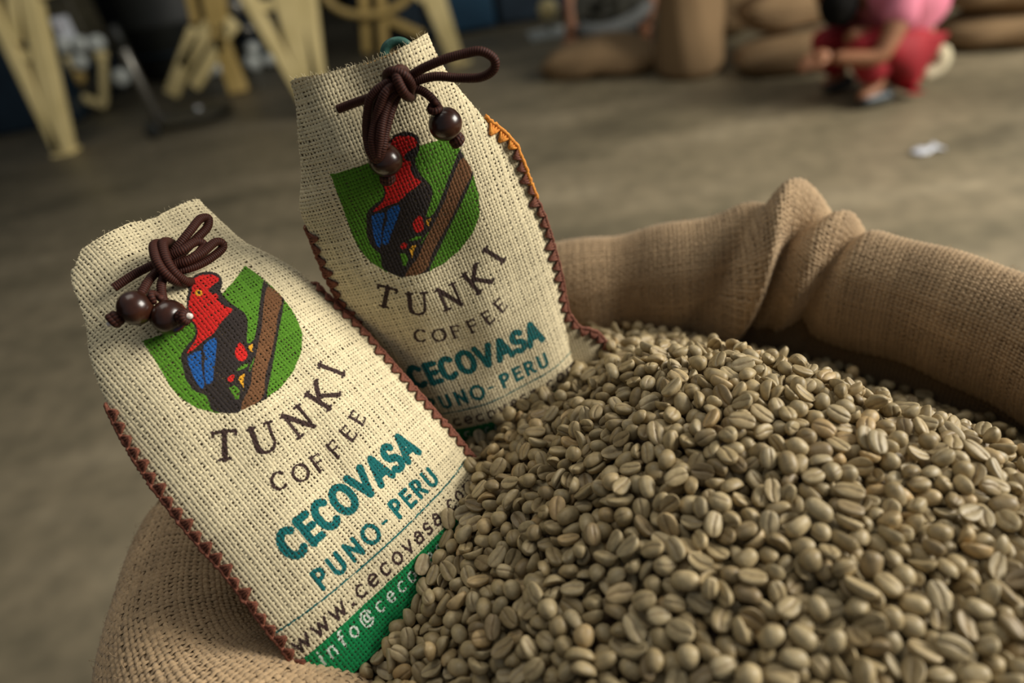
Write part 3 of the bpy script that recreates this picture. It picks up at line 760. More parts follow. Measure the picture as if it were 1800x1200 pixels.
C1={
'stub':[(-27.0, 24.5, 13), (-14.9, 24.7, 16), (-2.3, 22.9, 20)],
'wrap':[(7, 27, 12), (3, 31, 19), (-2.4, 29, 26), (-6.5, 21, 28.5), (-7, 14, 27), (-4, 9.5, 22), (1, 9, 14)],
'wrap2':[(10, 25, 12), (7, 29.5, 19), (1.5, 27.5, 27), (-2.5, 19.5, 28.5), (-3, 12.5, 26), (0, 8, 20), (4, 9, 13)],
'loopA':[(-1.6, 21.7, 20), (7.9, 24.2, 25), (16.4, 27.3, 27), (24.5, 30.9, 26), (28.7, 30.2, 24), (25.5, 26.5, 23), (17.2, 23.7, 23), (7.2, 20.8, 22), (-2.0, 18.9, 20)],
'loopB':[(-2.0, 18.9, 20), (4.7, 15.0, 25), (13.8, 14.5, 26), (23.1, 16.8, 25), (26.4, 15.2, 23), (24.1, 13.2, 21), (14.1, 12.1, 20), (5.1, 13.1, 20), (-2.8, 16.3, 19)],
'loopC':[(-1.3, 22.2, 22), (6.6, 20.1, 27), (15.3, 21.1, 26), (17.6, 18.3, 24), (9.2, 14.7, 26), (-1.4, 17.5, 22)],
'end1':[(-4.5, 19.7, 20), (-11.0, 17.7, 21), (-16.7, 14.6, 22), (-22.1, 10.9, 22)],
'end2':[(-5.2, 16.5, 20), (-10.5, 11.4, 22), (-13.7, 6.2, 22), (-15.1, 1.7, 22)],
'bead1':[(-26.9, 7.3, 22)],
'tip1':[(-32.7, 7.8, 20)],
'bead2':[(-17.4, -4.7, 22)],
'tip2':[(-15.4, -8.0, 26)],
}
C2={
'stub':[(-13.8, 32.3, 10), (-5.7, 32.5, 12), (3.5, 32.6, 16)],
'wrap':[(24, 33, 12), (24.5, 38, 17), (21.9, 40.5, 24), (20.0, 37.6, 29), (20.2, 32.2, 30), (21.1, 28.4, 26), (23.1, 26.4, 18), (24, 29, 12)],
'wrap2':[(16, 36, 14), (15.5, 39.5, 20), (19, 41, 26), (23.5, 38, 28), (25, 33, 26), (23, 29, 22)],
'loopR':[(20.7, 34.3, 19), (32.0, 37.0, 24), (43.6, 37.8, 28), (53.2, 37.2, 30), (61.0, 35.8, 32), (65.7, 30.7, 32), (64.3, 26.0, 30), (57.5, 24.2, 26), (47.3, 27.1, 22), (35.9, 31.6, 20), (19.9, 32.5, 18)],
'end1':[(20.4, 31.6, 19), (27.9, 28.1, 20), (31.7, 23.1, 22), (33.2, 18.0, 22), (33.9, 15.1, 22)],
'loopL':[(20.0, 36.3, 22), (12.9, 36.7, 26), (5.3, 34.0, 26), (0.2, 27.4, 25), (-4.1, 18.8, 24), (-6.0, 11.1, 26), (-4.4, 6.5, 28), (0.4, 10.5, 30), (5.3, 17.5, 28), (11.4, 24.8, 26), (17.4, 30.3, 22)],
'loopM':[(19.3, 34.6, 24), (13.2, 34.2, 29), (7.6, 29.4, 29), (2.3, 22.9, 28), (-2.6, 15.1, 30), (-3.4, 8.1, 30), (1.9, 16.5, 31), (7.0, 24.1, 29), (12.8, 30.0, 27), (18.5, 32.9, 24)],
'end2':[(18.9, 33.7, 20), (8.4, 33.3, 20), (3.2, 28.3, 20), (-2.7, 18.7, 19), (-4.9, 10.3, 20), (-2.2, 6.2, 20)],
'bead1':[(33.6, 9.1, 22)],
'tip1':[(35.7, 1.4, 20)],
'bead2':[(-1.1, 3.0, 21)],
'tip2':[(-4.6, -7.9, 17)],
'green':[(16.5, 50.0, -16), (23.4, 49.7, -14), (29.3, 47.3, -14)],
}

make_bag(1, (-.1626, .3235, .9315), [[.7336, -.4841, .4769], [.6792, .4985, -.5387], [.0231, .7191, .6945]],
         'cream jute coffee bag leaning back at the left, its green band half buried in beans', OUT1, warp1, C1, M_stitch)
make_bag(2, (-.0464, .3616, .9802), [[.9826, -.1681, .0787], [.0952, .0926, -.9911], [.1593, .9814, .107]],
         'cream jute coffee bag standing upright behind, with one long brown cord loop', OUT2, warp2, C2, M_stitch)

# ------------------------------------------------------------------ coffee beans
BEAN_KINDS = [  # length, width, height above the flat face, groove depth, bend, flatness
    (.0106, .0081, .0041, .0011, .0, .34), (.0113, .0082, .0040, .0013, .08, .28), (.0098, .0080, .0043, .0009, -.05, .42),
    (.0110, .0077, .0037, .0015, .20, .18), (.0090, .0076, .0044, .0006, .0, .80), (.0118, .0087, .0040, .0012, .05, .30),
    (.0102, .0082, .0034, .0016, .28, .08), (.0096, .0074, .0042, .0010, -.08, .40)]
def bean_mesh(k, nphi=17, nth=10):
    L, W, Hh, gd, bend, flat = BEAN_KINDS[k]
    # angles round the long axis, crowded near the groove (phi = -90 deg)
    q = np.linspace(-1, 1, nphi, endpoint=False); phi = -PI / 2 + PI * np.sign(q) * np.abs(q) ** 1.45
    th = np.linspace(0, PI, nth + 1)[1:-1]
    R = np.random.default_rng(50 + k); ph0 = R.uniform(0, 6)
    V = []; T = []
    def pt(t, p):
        x = math.cos(t); s = math.sin(t) ** .86
        y = s * math.cos(p); z = s * math.sin(p)
        X = x * L / 2; Y = y * W / 2; g = 0
        if z >= 0: Z = z * Hh
        else:
            Z = z * Hh * flat
            yc = .10 * math.sin(x * 2.6 + ph0)
            g = math.exp(-((y - yc) / .085) ** 2) * (1 - x * x) ** .35
            Z += g * gd * .75 + (1 - abs(y)) * bend * Hh * .5
        Z -= bend * L * .35 * (x * x)
        Y *= 1 + .07 * math.sin(x * 2.2 + ph0) ; Z *= 1 + .08 * math.sin(x * 3 + ph0 * 2)
        return (X, Y, Z), g
    for t in th:
        for p in phi:
            v, g = pt(t, p); V.append(v); T.append(g)
    for t in (0.0, PI):
        v, g = pt(t, 0.0); V.append((v[0], 0, v[2])); T.append(0)
    n = nphi; F = []
    for i in range(len(th) - 1):
        for j in range(n): F.append((i * n + j, i * n + (j + 1) % n, (i + 1) * n + (j + 1) % n, (i + 1) * n + j))
    a, b = len(V) - 2, len(V) - 1; o = (len(th) - 1) * n
    T3 = [(a, (j + 1) % n, j) for j in range(n)] + [(b, o + j, o + (j + 1) % n) for j in range(n)]
    V = np.array(V); zc = (V[:, 2].max() + V[:, 2].min()) / 2; V[:, 2] -= zc
    return V, F, T3, np.array(T)
MC = np.array([(.058, .189, .866), (.10, .235, .880), (.103, .26, .880), (.070, .285, .868), (.118, .325, .848), (.04, .345, .834), (.128, .13, .850), (-.079, .198, .799),
               (.175, .20, .856), (.236, .230, .831), (.205, .262, .834), (.165, .300, .842), (-.026, .27, .823), (0, .322, .816), (-.065, .33, .797), (-.12, .19, .786),
               (-.15, .25, .78), (-.10, .12, .790), (.04, .10, .838), (.15, .06, .83), (-.05, .08, .805), (.25, .12, .825), (.30, .20, .782), (.285, .265, .765), (.24, .32, .765), (.185, .365, .775),
               (.12, .395, .795), (.055, .405, .810), (-.05, .42, .79), (-.15, .36, .78), (.30, .08, .80), (.20, .03, .80), (.07, .05, .815)])
_d = np.linalg.norm(MC[:, None, :2] - MC[None, :, :2], axis=-1)
_k = lambda d: np.where(d > 1e-9, d * d * np.log(np.maximum(d, 1e-9)), 0)
_n = len(MC); _A = np.zeros((_n + 3, _n + 3)); _A[:_n, :_n] = _k(_d) + np.eye(_n) * 2e-4; _A[:_n, _n] = 1; _A[:_n, _n + 1:] = MC[:, :2]; _A[_n:, :_n] = _A[:_n, _n:].T
_w = np.linalg.solve(_A, np.r_[MC[:, 2], 0, 0, 0])
def mound(x, y):
    """smooth heap surface through the heights above"""
    x = np.asarray(x, float); y = np.asarray(y, float)
    d = np.sqrt((x[..., None] - MC[:, 0]) ** 2 + (y[..., None] - MC[:, 1]) ** 2)
    return (_k(d) * _w[:_n]).sum(-1) + _w[_n] + _w[_n + 1] * x + _w[_n + 2] * y
# every bean: x, y in 0.6 mm, height in 0.2 mm, three turns in 10 degree steps, kind
BEANS = [
626,371,540,22,2,33,5,533,378,562,2,34,17,0,649,362,501,26,33,25,4,557,370,535,11,1,28,1,559,381,568,28,4,20,2,610,372,530,16,1,32,5,569,364,546,13,33,6,2,583,378,548,9,2,17,0,
665,376,541,16,1,28,0,599,362,523,15,0,6,3,640,381,539,21,0,7,3,490,383,547,22,1,1,2,647,369,529,19,4,16,2,655,389,549,1,34,15,1,524,393,566,34,33,0,2,598,390,566,17,5,10,4,
617,396,562,31,0,16,0,629,388,536,18,0,24,6,610,387,542,19,34,14,4,557,400,586,34,32,10,6,581,399,580,32,2,3,2,632,398,568,18,3,27,5,507,399,567,26,32,10,0,453,396,538,31,0,25,2,
547,374,536,19,4,29,2,541,406,574,18,35,21,0,574,382,561,17,2,9,6,631,355,522,33,1,18,1,520,385,539,21,33,25,0,519,419,592,1,1,14,1,484,393,542,8,0,32,3,648,415,576,33,34,27,1,
585,389,563,22,32,35,5,497,426,597,21,30,6,7,473,408,553,16,2,13,5,496,395,548,32,0,9,3,541,387,568,30,35,13,0,619,413,580,12,1,7,4,499,409,561,19,1,6,5,601,421,592,0,30,6,0,
583,422,601,24,35,0,2,518,407,566,24,3,33,6,656,404,537,22,30,34,1,461,411,531,2,34,11,2,538,418,579,18,6,28,0,565,429,612,14,0,4,4,590,369,515,16,4,31,1,683,416,541,15,2,23,3,
646,427,586,24,1,12,7,408,407,494,30,3,35,0,675,424,563,23,33,18,5,473,394,539,29,4,27,4,483,435,597,2,34,33,5,595,381,536,34,5,28,2,462,422,549,19,1,0,2,515,433,593,35,34,17,2,
474,427,562,22,2,34,7,445,421,528,18,2,29,1,671,392,520,31,32,30,3,421,411,494,0,3,17,1,605,408,582,19,0,11,2,623,439,597,11,35,30,1,648,395,521,23,3,25,3,528,440,606,33,0,21,0,
612,358,521,20,35,18,2,552,447,609,7,31,16,1,581,448,610,25,35,27,4,522,371,541,18,0,33,0,443,408,513,17,33,33,3,456,433,558,19,34,35,2,629,363,503,19,33,5,5,620,427,573,9,2,8,7,
667,369,488,12,0,26,4,503,460,607,23,34,27,0,586,406,596,22,0,13,5,585,460,638,0,34,13,5,412,427,504,6,32,4,4,437,437,528,3,1,13,5,578,431,612,19,3,8,1,375,420,455,16,3,20,0,
503,373,552,23,0,20,4,485,457,605,22,1,28,0,568,452,621,8,0,2,5,685,449,577,17,35,20,3,470,461,599,18,33,34,0,437,401,494,32,0,14,2,551,423,567,22,2,4,1,550,460,618,18,32,7,0,
710,443,553,15,2,8,5,475,451,582,21,0,35,4,564,443,600,3,33,32,1,521,460,604,21,33,29,5,566,426,546,7,30,7,0,635,419,572,15,33,31,3,676,436,562,17,8,13,0,591,439,604,26,2,12,1,
397,413,467,26,35,3,7,600,450,616,14,1,32,1,464,443,560,11,2,26,4,541,427,593,21,29,20,3,421,440,499,11,33,35,0,497,443,604,18,0,13,6,397,427,485,34,4,13,4,692,425,549,9,32,2,3,
372,434,462,21,32,12,0,571,478,637,20,30,2,7,442,458,551,4,3,19,2,657,437,587,3,0,35,2,408,442,499,31,1,30,0,501,474,610,17,0,33,6,523,480,638,19,35,32,4,510,480,634,23,3,26,2,
506,423,581,12,1,10,1,604,442,601,34,2,3,2,391,454,497,28,34,29,4,606,488,642,12,33,23,4,426,430,487,25,4,31,4,560,481,642,19,33,8,3,463,455,566,8,4,21,1,455,470,584,16,33,2,1,
715,471,562,21,3,35,0,539,482,623,18,32,19,1,585,477,621,27,35,12,1,591,484,648,18,0,19,0,578,497,668,1,1,26,0,513,467,623,21,34,6,0,386,437,460,17,1,12,2,486,478,606,13,31,12,1,
529,410,562,12,1,31,0,490,424,563,22,1,32,3,536,494,639,32,2,3,1,527,470,617,10,2,13,2,566,504,667,21,32,7,2,525,425,604,19,0,16,1,397,441,487,11,1,5,4,594,404,573,14,1,10,5,
655,460,587,22,34,22,7,411,462,510,17,35,35,1,685,477,573,16,31,20,2,469,484,588,15,2,30,1,718,457,552,33,0,18,5,430,469,529,5,33,25,2,683,462,574,16,34,22,2,681,487,588,3,34,20,0,
407,416,500,29,35,34,5,611,471,629,18,0,33,5,542,444,592,34,3,11,0,463,395,515,3,3,27,4,644,468,608,0,3,27,0,442,446,537,20,35,0,1,491,491,627,23,31,0,3,560,471,622,30,34,0,0,
512,419,538,28,4,30,4,563,393,552,20,3,16,6,696,473,578,26,1,9,7,539,511,670,18,35,28,1,509,503,631,6,34,26,0,619,488,625,19,31,32,4,656,498,604,4,5,14,4,384,470,488,13,35,11,0,
676,398,537,13,0,28,0,421,487,544,29,2,8,7,615,440,576,31,5,7,4,361,438,414,33,5,5,2,432,493,562,21,33,8,2,697,497,586,21,2,19,2,521,507,649,22,35,32,6,499,525,650,7,35,5,2,
480,510,628,3,35,8,1,348,462,427,18,34,8,1,674,456,559,16,2,0,3,458,498,583,14,6,16,4,645,447,587,31,30,2,2,628,448,605,19,5,13,2,333,441,393,14,33,30,1,363,462,450,14,1,12,1,
535,374,528,2,2,2,4,472,499,594,19,4,26,2,554,496,629,17,31,14,0,547,397,554,22,33,21,4,316,451,355,34,1,15,0,603,379,512,2,2,20,6,479,383,518,17,35,2,0,500,508,646,22,35,1,5,
618,525,655,20,1,31,2,695,513,594,14,1,1,4,539,452,602,25,1,21,6,664,486,607,31,4,4,5,435,417,486,18,0,13,0,376,461,463,18,1,4,6,366,485,452,33,30,12,4,730,507,552,17,2,30,5,
650,508,636,20,35,7,5,566,378,538,15,6,16,6,560,538,687,20,1,34,5,542,469,614,27,4,30,2,655,376,526,26,34,15,0,665,398,541,31,30,3,5,437,425,514,29,2,0,2,574,532,662,24,1,2,0,
595,530,664,10,32,21,0,695,447,560,18,0,7,3,448,481,569,15,32,4,0,296,468,354,32,9,32,0,447,396,513,22,0,7,0,506,541,658,24,30,7,2,511,451,591,17,35,30,3,423,449,508,17,32,30,2,
666,477,589,19,0,18,2,354,479,429,2,4,20,0,663,412,537,15,3,30,4,612,407,554,12,35,35,3,603,499,649,5,0,18,1,411,481,501,7,3,15,7,604,457,630,19,35,15,5,636,539,649,16,34,14,0,
438,474,547,21,1,14,0,636,477,593,26,0,35,7,705,486,576,35,4,19,4,534,459,612,19,2,18,2,679,502,595,18,33,17,3,592,512,655,15,1,32,4,624,515,628,17,0,30,1,487,416,524,0,2,6,5,
326,459,383,35,3,15,3,399,477,493,7,33,19,3,458,510,595,20,0,17,5,698,529,592,22,35,8,0,684,393,513,34,0,24,1,669,470,573,0,2,16,0,488,525,631,35,1,9,6,643,413,553,15,34,25,7,
531,534,672,23,34,0,7,448,507,568,33,33,18,2,541,548,679,22,1,23,5,320,475,371,3,0,11,7,396,466,489,16,4,8,1,513,390,510,0,34,2,2,579,547,669,18,34,13,5,560,430,586,21,34,8,6,
452,454,532,21,2,25,0,691,404,541,19,34,0,3,589,498,648,31,0,23,0,394,487,502,6,5,8,3,338,459,406,20,2,0,2,652,483,596,29,34,21,5,295,460,314,17,34,1,3,546,507,651,21,35,29,7,
316,489,375,1,1,4,0,362,503,450,21,3,35,7,384,513,479,20,2,6,0,676,554,626,28,32,33,0,419,520,541,5,0,2,5,742,505,539,35,1,10,5,635,561,634,10,31,3,4,269,469,286,25,33,0,2,
527,498,630,23,32,20,0,385,451,467,32,3,0,0,717,515,562,18,35,24,1,733,489,543,22,33,9,1,763,530,512,17,7,13,2,390,520,503,20,35,23,4,267,481,305,20,3,33,0,514,566,664,15,34,23,2,
653,567,641,26,1,6,2,687,551,598,33,8,6,2,435,536,556,20,4,17,1,498,555,646,19,33,9,1,694,415,529,22,33,31,2,631,495,620,24,34,34,3,582,520,652,25,3,29,0,701,545,594,23,0,20,2,
274,493,306,18,4,27,0,355,443,431,19,2,20,3,308,466,332,33,4,8,1,461,517,616,16,0,22,1,565,462,606,22,1,1,6,547,384,530,29,3,17,5,639,485,607,15,2,7,6,339,506,417,16,1,1,5,
365,426,411,17,35,3,1,533,523,657,14,1,7,0,455,458,569,14,4,6,0,620,542,643,30,32,34,4,646,517,628,21,34,7,1,472,530,623,18,2,16,1,343,481,420,7,0,8,2,569,557,688,20,32,32,1,
497,419,543,0,35,8,2,672,515,612,23,6,3,4,490,578,647,3,31,31,1,583,413,574,16,0,26,5,235,482,250,17,8,0,7,486,402,533,24,4,29,0,296,511,372,15,1,10,7,386,414,443,24,31,28,4,
406,519,511,16,2,0,2,338,448,400,13,3,2,6,551,435,583,13,35,22,7,614,452,592,27,31,27,1,519,538,654,19,3,4,1,528,581,658,0,3,27,1,739,477,521,30,30,29,1,577,488,637,7,1,4,1,
435,563,553,16,2,4,5,604,522,649,23,32,31,4,600,570,663,30,30,1,0,642,501,618,19,32,21,5,616,463,609,20,1,21,6,358,518,446,18,2,22,1,524,594,674,21,2,21,5,321,497,395,12,34,2,0,
621,566,653,16,3,31,6,575,474,606,20,3,25,2,636,459,596,19,6,21,2,364,451,423,19,32,0,7,652,444,562,12,1,21,6,673,533,599,12,2,15,4,648,350,510,25,4,15,1,606,484,606,12,35,25,1,
356,493,437,33,33,28,7,688,435,544,34,1,35,2,314,531,379,21,1,30,3,406,554,521,2,35,15,2,634,442,584,15,3,13,7,601,467,607,30,3,8,4,620,375,520,1,5,27,1,370,514,451,15,4,22,6,
541,577,668,26,0,26,0,578,425,563,17,35,6,0,442,500,543,8,3,8,4,434,575,569,21,5,10,4,464,564,580,19,0,1,3,432,530,527,19,0,35,7,480,548,622,25,3,6,1,452,430,522,17,34,12,5,
345,523,413,20,34,31,1,514,378,520,12,3,0,7,334,492,404,17,33,9,2,553,482,625,21,0,5,0,547,529,678,20,33,28,2,477,438,560,19,2,32,0,329,558,413,34,33,3,0,289,548,357,15,2,25,1,
557,508,639,15,4,17,7,415,501,526,20,35,19,1,598,543,666,19,1,8,2,337,535,407,13,1,2,3,620,502,622,24,31,23,7,412,531,532,17,34,8,5,715,484,555,16,34,5,3,284,464,293,20,3,30,0,
432,508,550,2,0,8,1,599,438,578,35,1,7,0,355,430,393,18,0,18,1,656,532,618,18,0,5,2,393,578,497,14,35,1,4,484,607,598,18,2,35,7,490,544,621,22,2,26,0,575,625,657,15,35,6,5,
378,502,457,32,35,23,0,627,613,623,29,1,10,0,402,494,502,20,1,10,5,653,545,610,20,31,27,3,561,527,644,12,32,25,4,506,489,622,35,0,19,3,275,511,308,26,2,29,2,710,430,525,23,0,29,2,
401,534,518,14,4,11,0,360,590,467,31,35,33,2,429,545,555,26,34,25,1,561,577,664,13,34,10,5,417,544,528,22,35,14,4,610,550,657,22,1,9,4,475,569,607,16,4,17,3,687,531,593,19,4,25,2,
386,481,480,0,35,15,5,494,458,590,15,35,28,5,422,466,487,11,6,22,6,551,412,551,16,0,17,5,409,454,483,22,0,31,1,700,440,532,31,33,17,7,349,555,435,28,0,26,4,474,520,610,35,0,11,2,
562,588,673,11,2,32,1,377,585,475,17,2,16,3,682,413,510,17,2,1,7,504,397,525,23,3,11,5,171,532,155,5,33,10,4,381,429,433,22,3,19,0,611,569,656,13,34,26,3,362,556,451,32,34,1,4,
595,556,654,15,3,26,2,511,628,617,20,0,5,7,634,511,609,25,2,18,7,452,609,565,26,33,31,0,557,628,654,21,3,12,4,447,529,581,18,33,16,2,581,400,548,4,34,14,7,525,447,591,4,34,9,6,
567,494,631,13,30,13,7,503,595,637,22,0,2,5,368,543,452,8,2,6,7,528,546,666,23,1,7,2,551,594,666,22,32,15,1,305,551,363,12,3,22,4,308,504,360,13,33,4,0,587,596,675,33,2,5,0,
532,509,651,27,35,30,7,315,585,386,19,32,9,1,482,489,588,17,1,7,1,379,547,459,19,1,29,6,422,473,510,34,6,5,3,621,392,522,25,6,4,3,457,580,565,4,3,1,1,165,542,173,11,7,12,5,
519,518,637,17,32,5,1,341,587,407,18,1,34,3,589,537,648,30,2,9,4,357,540,429,5,1,27,4,594,453,596,17,0,29,6,573,428,587,34,0,7,0,520,647,620,16,3,5,7,456,527,606,12,0,2,4,
204,555,176,22,33,2,2,522,530,636,15,2,35,1,462,618,574,18,35,6,0,407,583,500,23,2,2,6,486,498,612,12,4,20,7,764,518,503,22,2,14,0,246,491,256,20,34,25,0,373,532,451,19,34,26,4,
321,517,374,23,31,22,2,565,403,568,14,1,17,5,546,521,663,35,34,34,1,379,450,445,20,34,15,3,434,486,529,33,35,10,1,425,576,532,21,6,14,2,543,405,527,15,35,23,1,498,623,592,31,32,6,5,
180,560,191,15,2,20,3,656,596,613,19,1,3,0,660,509,613,26,2,13,2,444,595,555,26,4,28,3,626,414,558,20,34,30,3,629,435,567,8,0,13,2,448,564,577,34,0,3,5,393,424,449,17,35,29,2,
531,386,534,24,2,22,0,639,429,561,31,0,12,3,576,371,526,22,1,13,1,214,566,188,14,0,23,0,583,363,501,2,33,10,2,492,563,630,17,35,25,0,253,480,245,16,0,15,6,165,572,197,18,28,4,4,
535,614,655,18,0,29,5,659,415,505,19,0,18,2,620,370,480,34,2,21,0,477,416,541,31,0,11,6,265,507,293,33,33,19,2,496,474,579,12,4,30,0,128,577,172,14,2,13,2,574,578,670,21,4,20,0,
655,388,516,30,35,12,2,454,412,507,2,35,6,1,382,623,448,27,3,10,2,623,636,603,15,33,24,2,222,583,192,11,3,9,0,374,569,472,10,1,22,5,461,484,573,4,7,9,2,300,498,333,25,32,23,7,
728,548,532,23,34,25,0,318,558,373,6,3,6,0,346,496,408,17,34,29,2,593,574,672,29,33,6,3,414,489,517,15,1,6,0,420,512,516,14,35,1,2,582,463,609,24,0,2,7,381,564,461,9,29,21,3,
182,572,195,0,35,25,7,347,618,423,33,32,32,0,659,362,484,12,33,9,5,367,616,449,15,3,22,0,474,591,594,12,2,1,0,657,419,561,31,1,8,2,189,579,211,31,35,14,1,592,423,577,23,33,10,3,
639,375,487,4,0,31,0,215,592,212,23,3,28,1,606,509,643,2,34,35,5,441,609,555,16,31,7,2,512,584,649,22,3,11,3,183,551,166,20,3,2,7,489,669,584,4,35,9,5,505,445,579,15,0,33,1,
426,407,465,22,6,25,0,498,435,581,24,1,3,6,386,602,461,18,34,7,2,636,535,620,18,34,16,5,224,608,230,19,1,28,1,670,577,604,21,3,18,5,201,590,210,3,33,26,6,425,661,483,18,2,22,5,
502,639,600,20,33,27,3,133,589,187,1,33,30,1,227,600,200,15,0,12,3,665,544,609,1,0,21,0,164,562,166,18,0,15,5,496,508,611,25,35,1,5,450,559,556,21,0,21,5,437,456,515,18,0,30,1,
201,567,185,16,34,27,1,213,618,245,32,5,24,2,289,532,331,22,35,29,2,138,580,162,17,1,30,0,406,622,494,15,3,0,1,622,459,592,1,29,28,0,499,581,631,35,33,30,0,400,511,481,17,1,0,5,
348,545,417,2,33,17,0,281,524,299,22,34,7,0,617,383,497,25,5,30,7,259,481,283,25,3,27,1,235,609,215,6,3,12,4,308,483,346,5,6,19,7,636,599,637,19,34,16,5,534,569,636,7,2,20,4,
418,587,520,30,6,0,6,423,556,539,22,0,7,6,117,608,188,26,2,23,7,469,674,538,8,4,9,6,173,547,167,23,4,29,5,714,502,553,13,32,13,4,336,470,392,22,35,35,2,458,597,560,9,1,17,7,
742,548,518,14,35,23,1,223,630,243,4,6,4,4,457,542,589,4,34,22,0,479,468,585,19,1,31,3,176,607,225,3,2,16,4,235,620,231,21,1,0,5,419,402,466,29,4,14,1,387,502,464,27,0,24,3,
135,605,186,34,34,6,1,155,553,170,16,33,5,3,562,561,650,14,2,8,4,769,546,482,16,0,5,1,273,638,239,13,34,33,7,138,626,199,35,3,26,0,162,601,204,21,0,20,7,193,608,231,26,0,31,1,
255,631,232,11,0,23,5,284,662,262,20,33,16,2,743,531,509,24,2,12,1,332,517,396,15,35,11,1,346,444,377,10,1,27,4,239,643,251,29,29,35,4,330,546,396,18,33,27,5,394,624,462,15,35,7,5,
496,379,523,14,2,14,6,357,579,424,12,2,0,0,512,654,602,34,0,4,2,304,472,350,6,6,21,0,540,593,656,13,6,13,4,148,600,182,15,4,11,0,144,555,171,20,34,29,1,294,509,339,5,4,14,4,
549,618,639,23,34,25,3,325,660,295,13,0,7,2,254,645,246,15,6,26,0,586,585,664,2,34,26,1,127,638,204,6,35,0,6,482,656,550,28,34,33,4,285,479,306,15,0,1,7,473,393,488,14,1,16,0,
512,551,652,34,5,19,7,594,691,561,27,30,33,0,644,587,616,0,0,10,1,406,640,482,18,0,35,5,353,587,438,29,34,35,3,299,536,351,20,1,25,1,264,496,293,20,3,1,0,635,522,616,18,1,35,2,
198,632,242,19,33,3,1,547,636,636,26,7,24,6,175,584,198,34,0,26,5,670,422,530,13,32,13,2,177,622,221,20,35,20,0,274,654,238,13,35,12,3,652,470,585,32,33,16,3,451,518,572,31,33,30,3,
418,646,463,11,34,27,1,595,482,622,35,1,14,2,486,453,562,18,33,4,0,202,656,238,17,35,14,0,182,595,212,24,1,20,7,575,603,659,19,35,12,1,290,499,310,4,1,19,6,152,580,185,22,5,32,5,
462,383,513,18,33,6,6,166,666,215,16,0,28,3,547,561,666,4,32,14,0,576,564,683,21,3,12,7,503,670,583,17,4,14,1,456,393,488,3,34,18,5,438,691,470,3,1,28,4,384,700,413,30,5,26,4,
307,531,355,24,35,5,6,170,648,217,21,33,18,4,302,677,256,5,33,6,1,636,399,520,21,1,20,1,568,668,600,32,4,30,2,483,571,615,24,7,12,1,114,654,196,21,32,3,1,626,590,641,0,2,2,0,
247,684,257,13,3,28,0,661,434,547,23,1,1,4,550,572,662,24,5,11,2,705,468,542,11,2,33,1,382,663,419,20,1,6,0,220,678,250,24,3,23,1,117,631,180,2,3,22,2,127,622,175,35,31,13,7,
589,609,668,16,1,18,5,158,625,202,16,1,24,0,476,519,576,15,1,29,2,340,568,404,16,2,20,3,190,677,228,16,35,1,5,193,566,177,33,3,1,5,528,662,614,6,2,14,0,423,713,428,16,3,28,0,
333,434,367,31,32,10,2,368,636,433,15,32,35,3,171,676,231,19,1,12,5,390,555,478,35,35,0,7,204,588,182,30,31,27,4,407,601,487,17,3,28,0,351,457,400,3,1,29,3,156,544,151,8,5,12,7,
214,663,231,17,0,24,7,434,601,531,19,34,16,1,538,642,625,22,4,3,6,484,427,528,8,1,19,7,400,718,390,21,0,31,1,590,623,661,19,33,22,0,323,536,372,20,34,9,6,689,523,563,20,35,33,1,
659,458,562,18,0,27,6,150,668,216,16,31,0,5,505,764,459,16,2,28,4,448,447,504,18,0,7,0,347,711,308,19,33,10,1,243,621,210,19,33,1,6,468,471,575,35,1,35,1,255,657,256,29,4,19,4,
480,678,533,13,1,7,0,214,710,244,20,34,13,3,372,598,458,29,2,34,1,305,695,248,27,35,29,0,584,565,656,24,33,13,3,166,637,206,11,0,14,4,598,605,655,1,31,32,6,225,643,241,23,2,33,0,
372,474,434,17,1,5,0,339,645,390,18,32,12,2,302,517,357,34,3,13,7,312,569,360,21,1,24,0,471,546,602,5,33,1,0,229,715,240,16,34,25,5,424,488,513,21,35,27,1,134,718,208,12,0,17,1,
235,673,255,15,0,8,2,552,391,518,23,31,1,5,491,433,551,21,29,25,4,117,689,185,20,35,28,6,472,579,591,12,33,4,2,409,508,500,21,33,20,3,366,567,435,17,4,13,4,660,353,514,5,35,30,1,
371,712,366,8,34,32,7,330,588,388,14,0,20,1,290,681,245,25,2,14,2,158,678,225,7,1,9,7,197,595,227,32,1,3,5,233,665,231,4,31,25,2,609,661,600,22,33,24,1,632,580,637,17,2,20,2,
562,599,672,30,0,14,1,678,446,530,12,32,11,7,397,548,491,19,1,6,3,417,563,532,25,35,5,5,569,410,556,28,34,15,1,256,495,274,32,2,28,5,608,427,572,13,32,2,4,180,663,217,30,35,14,3,
462,726,457,31,33,29,0,142,639,195,10,1,1,2,177,706,220,19,34,32,1,456,500,543,9,35,15,7,611,404,530,6,32,16,3,605,537,644,19,2,12,7,749,481,517,21,35,25,4,423,597,520,20,0,16,0,
393,565,474,13,0,34,2,693,465,554,2,4,18,0,279,480,277,20,35,11,2,888,651,121,16,33,29,7,136,649,203,14,31,22,3,409,654,478,33,0,30,2,109,636,192,26,1,27,0,501,660,570,15,33,33,2,
358,623,432,13,34,14,7,590,378,498,33,3,5,4,343,782,264,18,0,34,6,652,556,616,34,0,33,4,675,577,577,30,35,27,1,404,612,479,1,2,33,2,154,731,211,16,2,14,0,626,469,590,19,33,30,0,
448,544,561,23,4,19,6,297,481,336,30,35,31,2,530,695,576,12,1,32,5,644,620,610,15,31,23,1,191,651,225,20,1,5,6,134,562,156,21,32,16,3,769,501,488,12,2,27,6,683,473,546,17,35,20,3,
495,521,607,20,0,35,0,909,689,45,19,9,25,2,717,435,541,11,5,28,3,362,528,432,18,5,25,7,268,697,237,32,35,21,6,191,768,228,12,35,9,4,895,687,54,18,32,16,4,290,765,213,29,29,27,0,
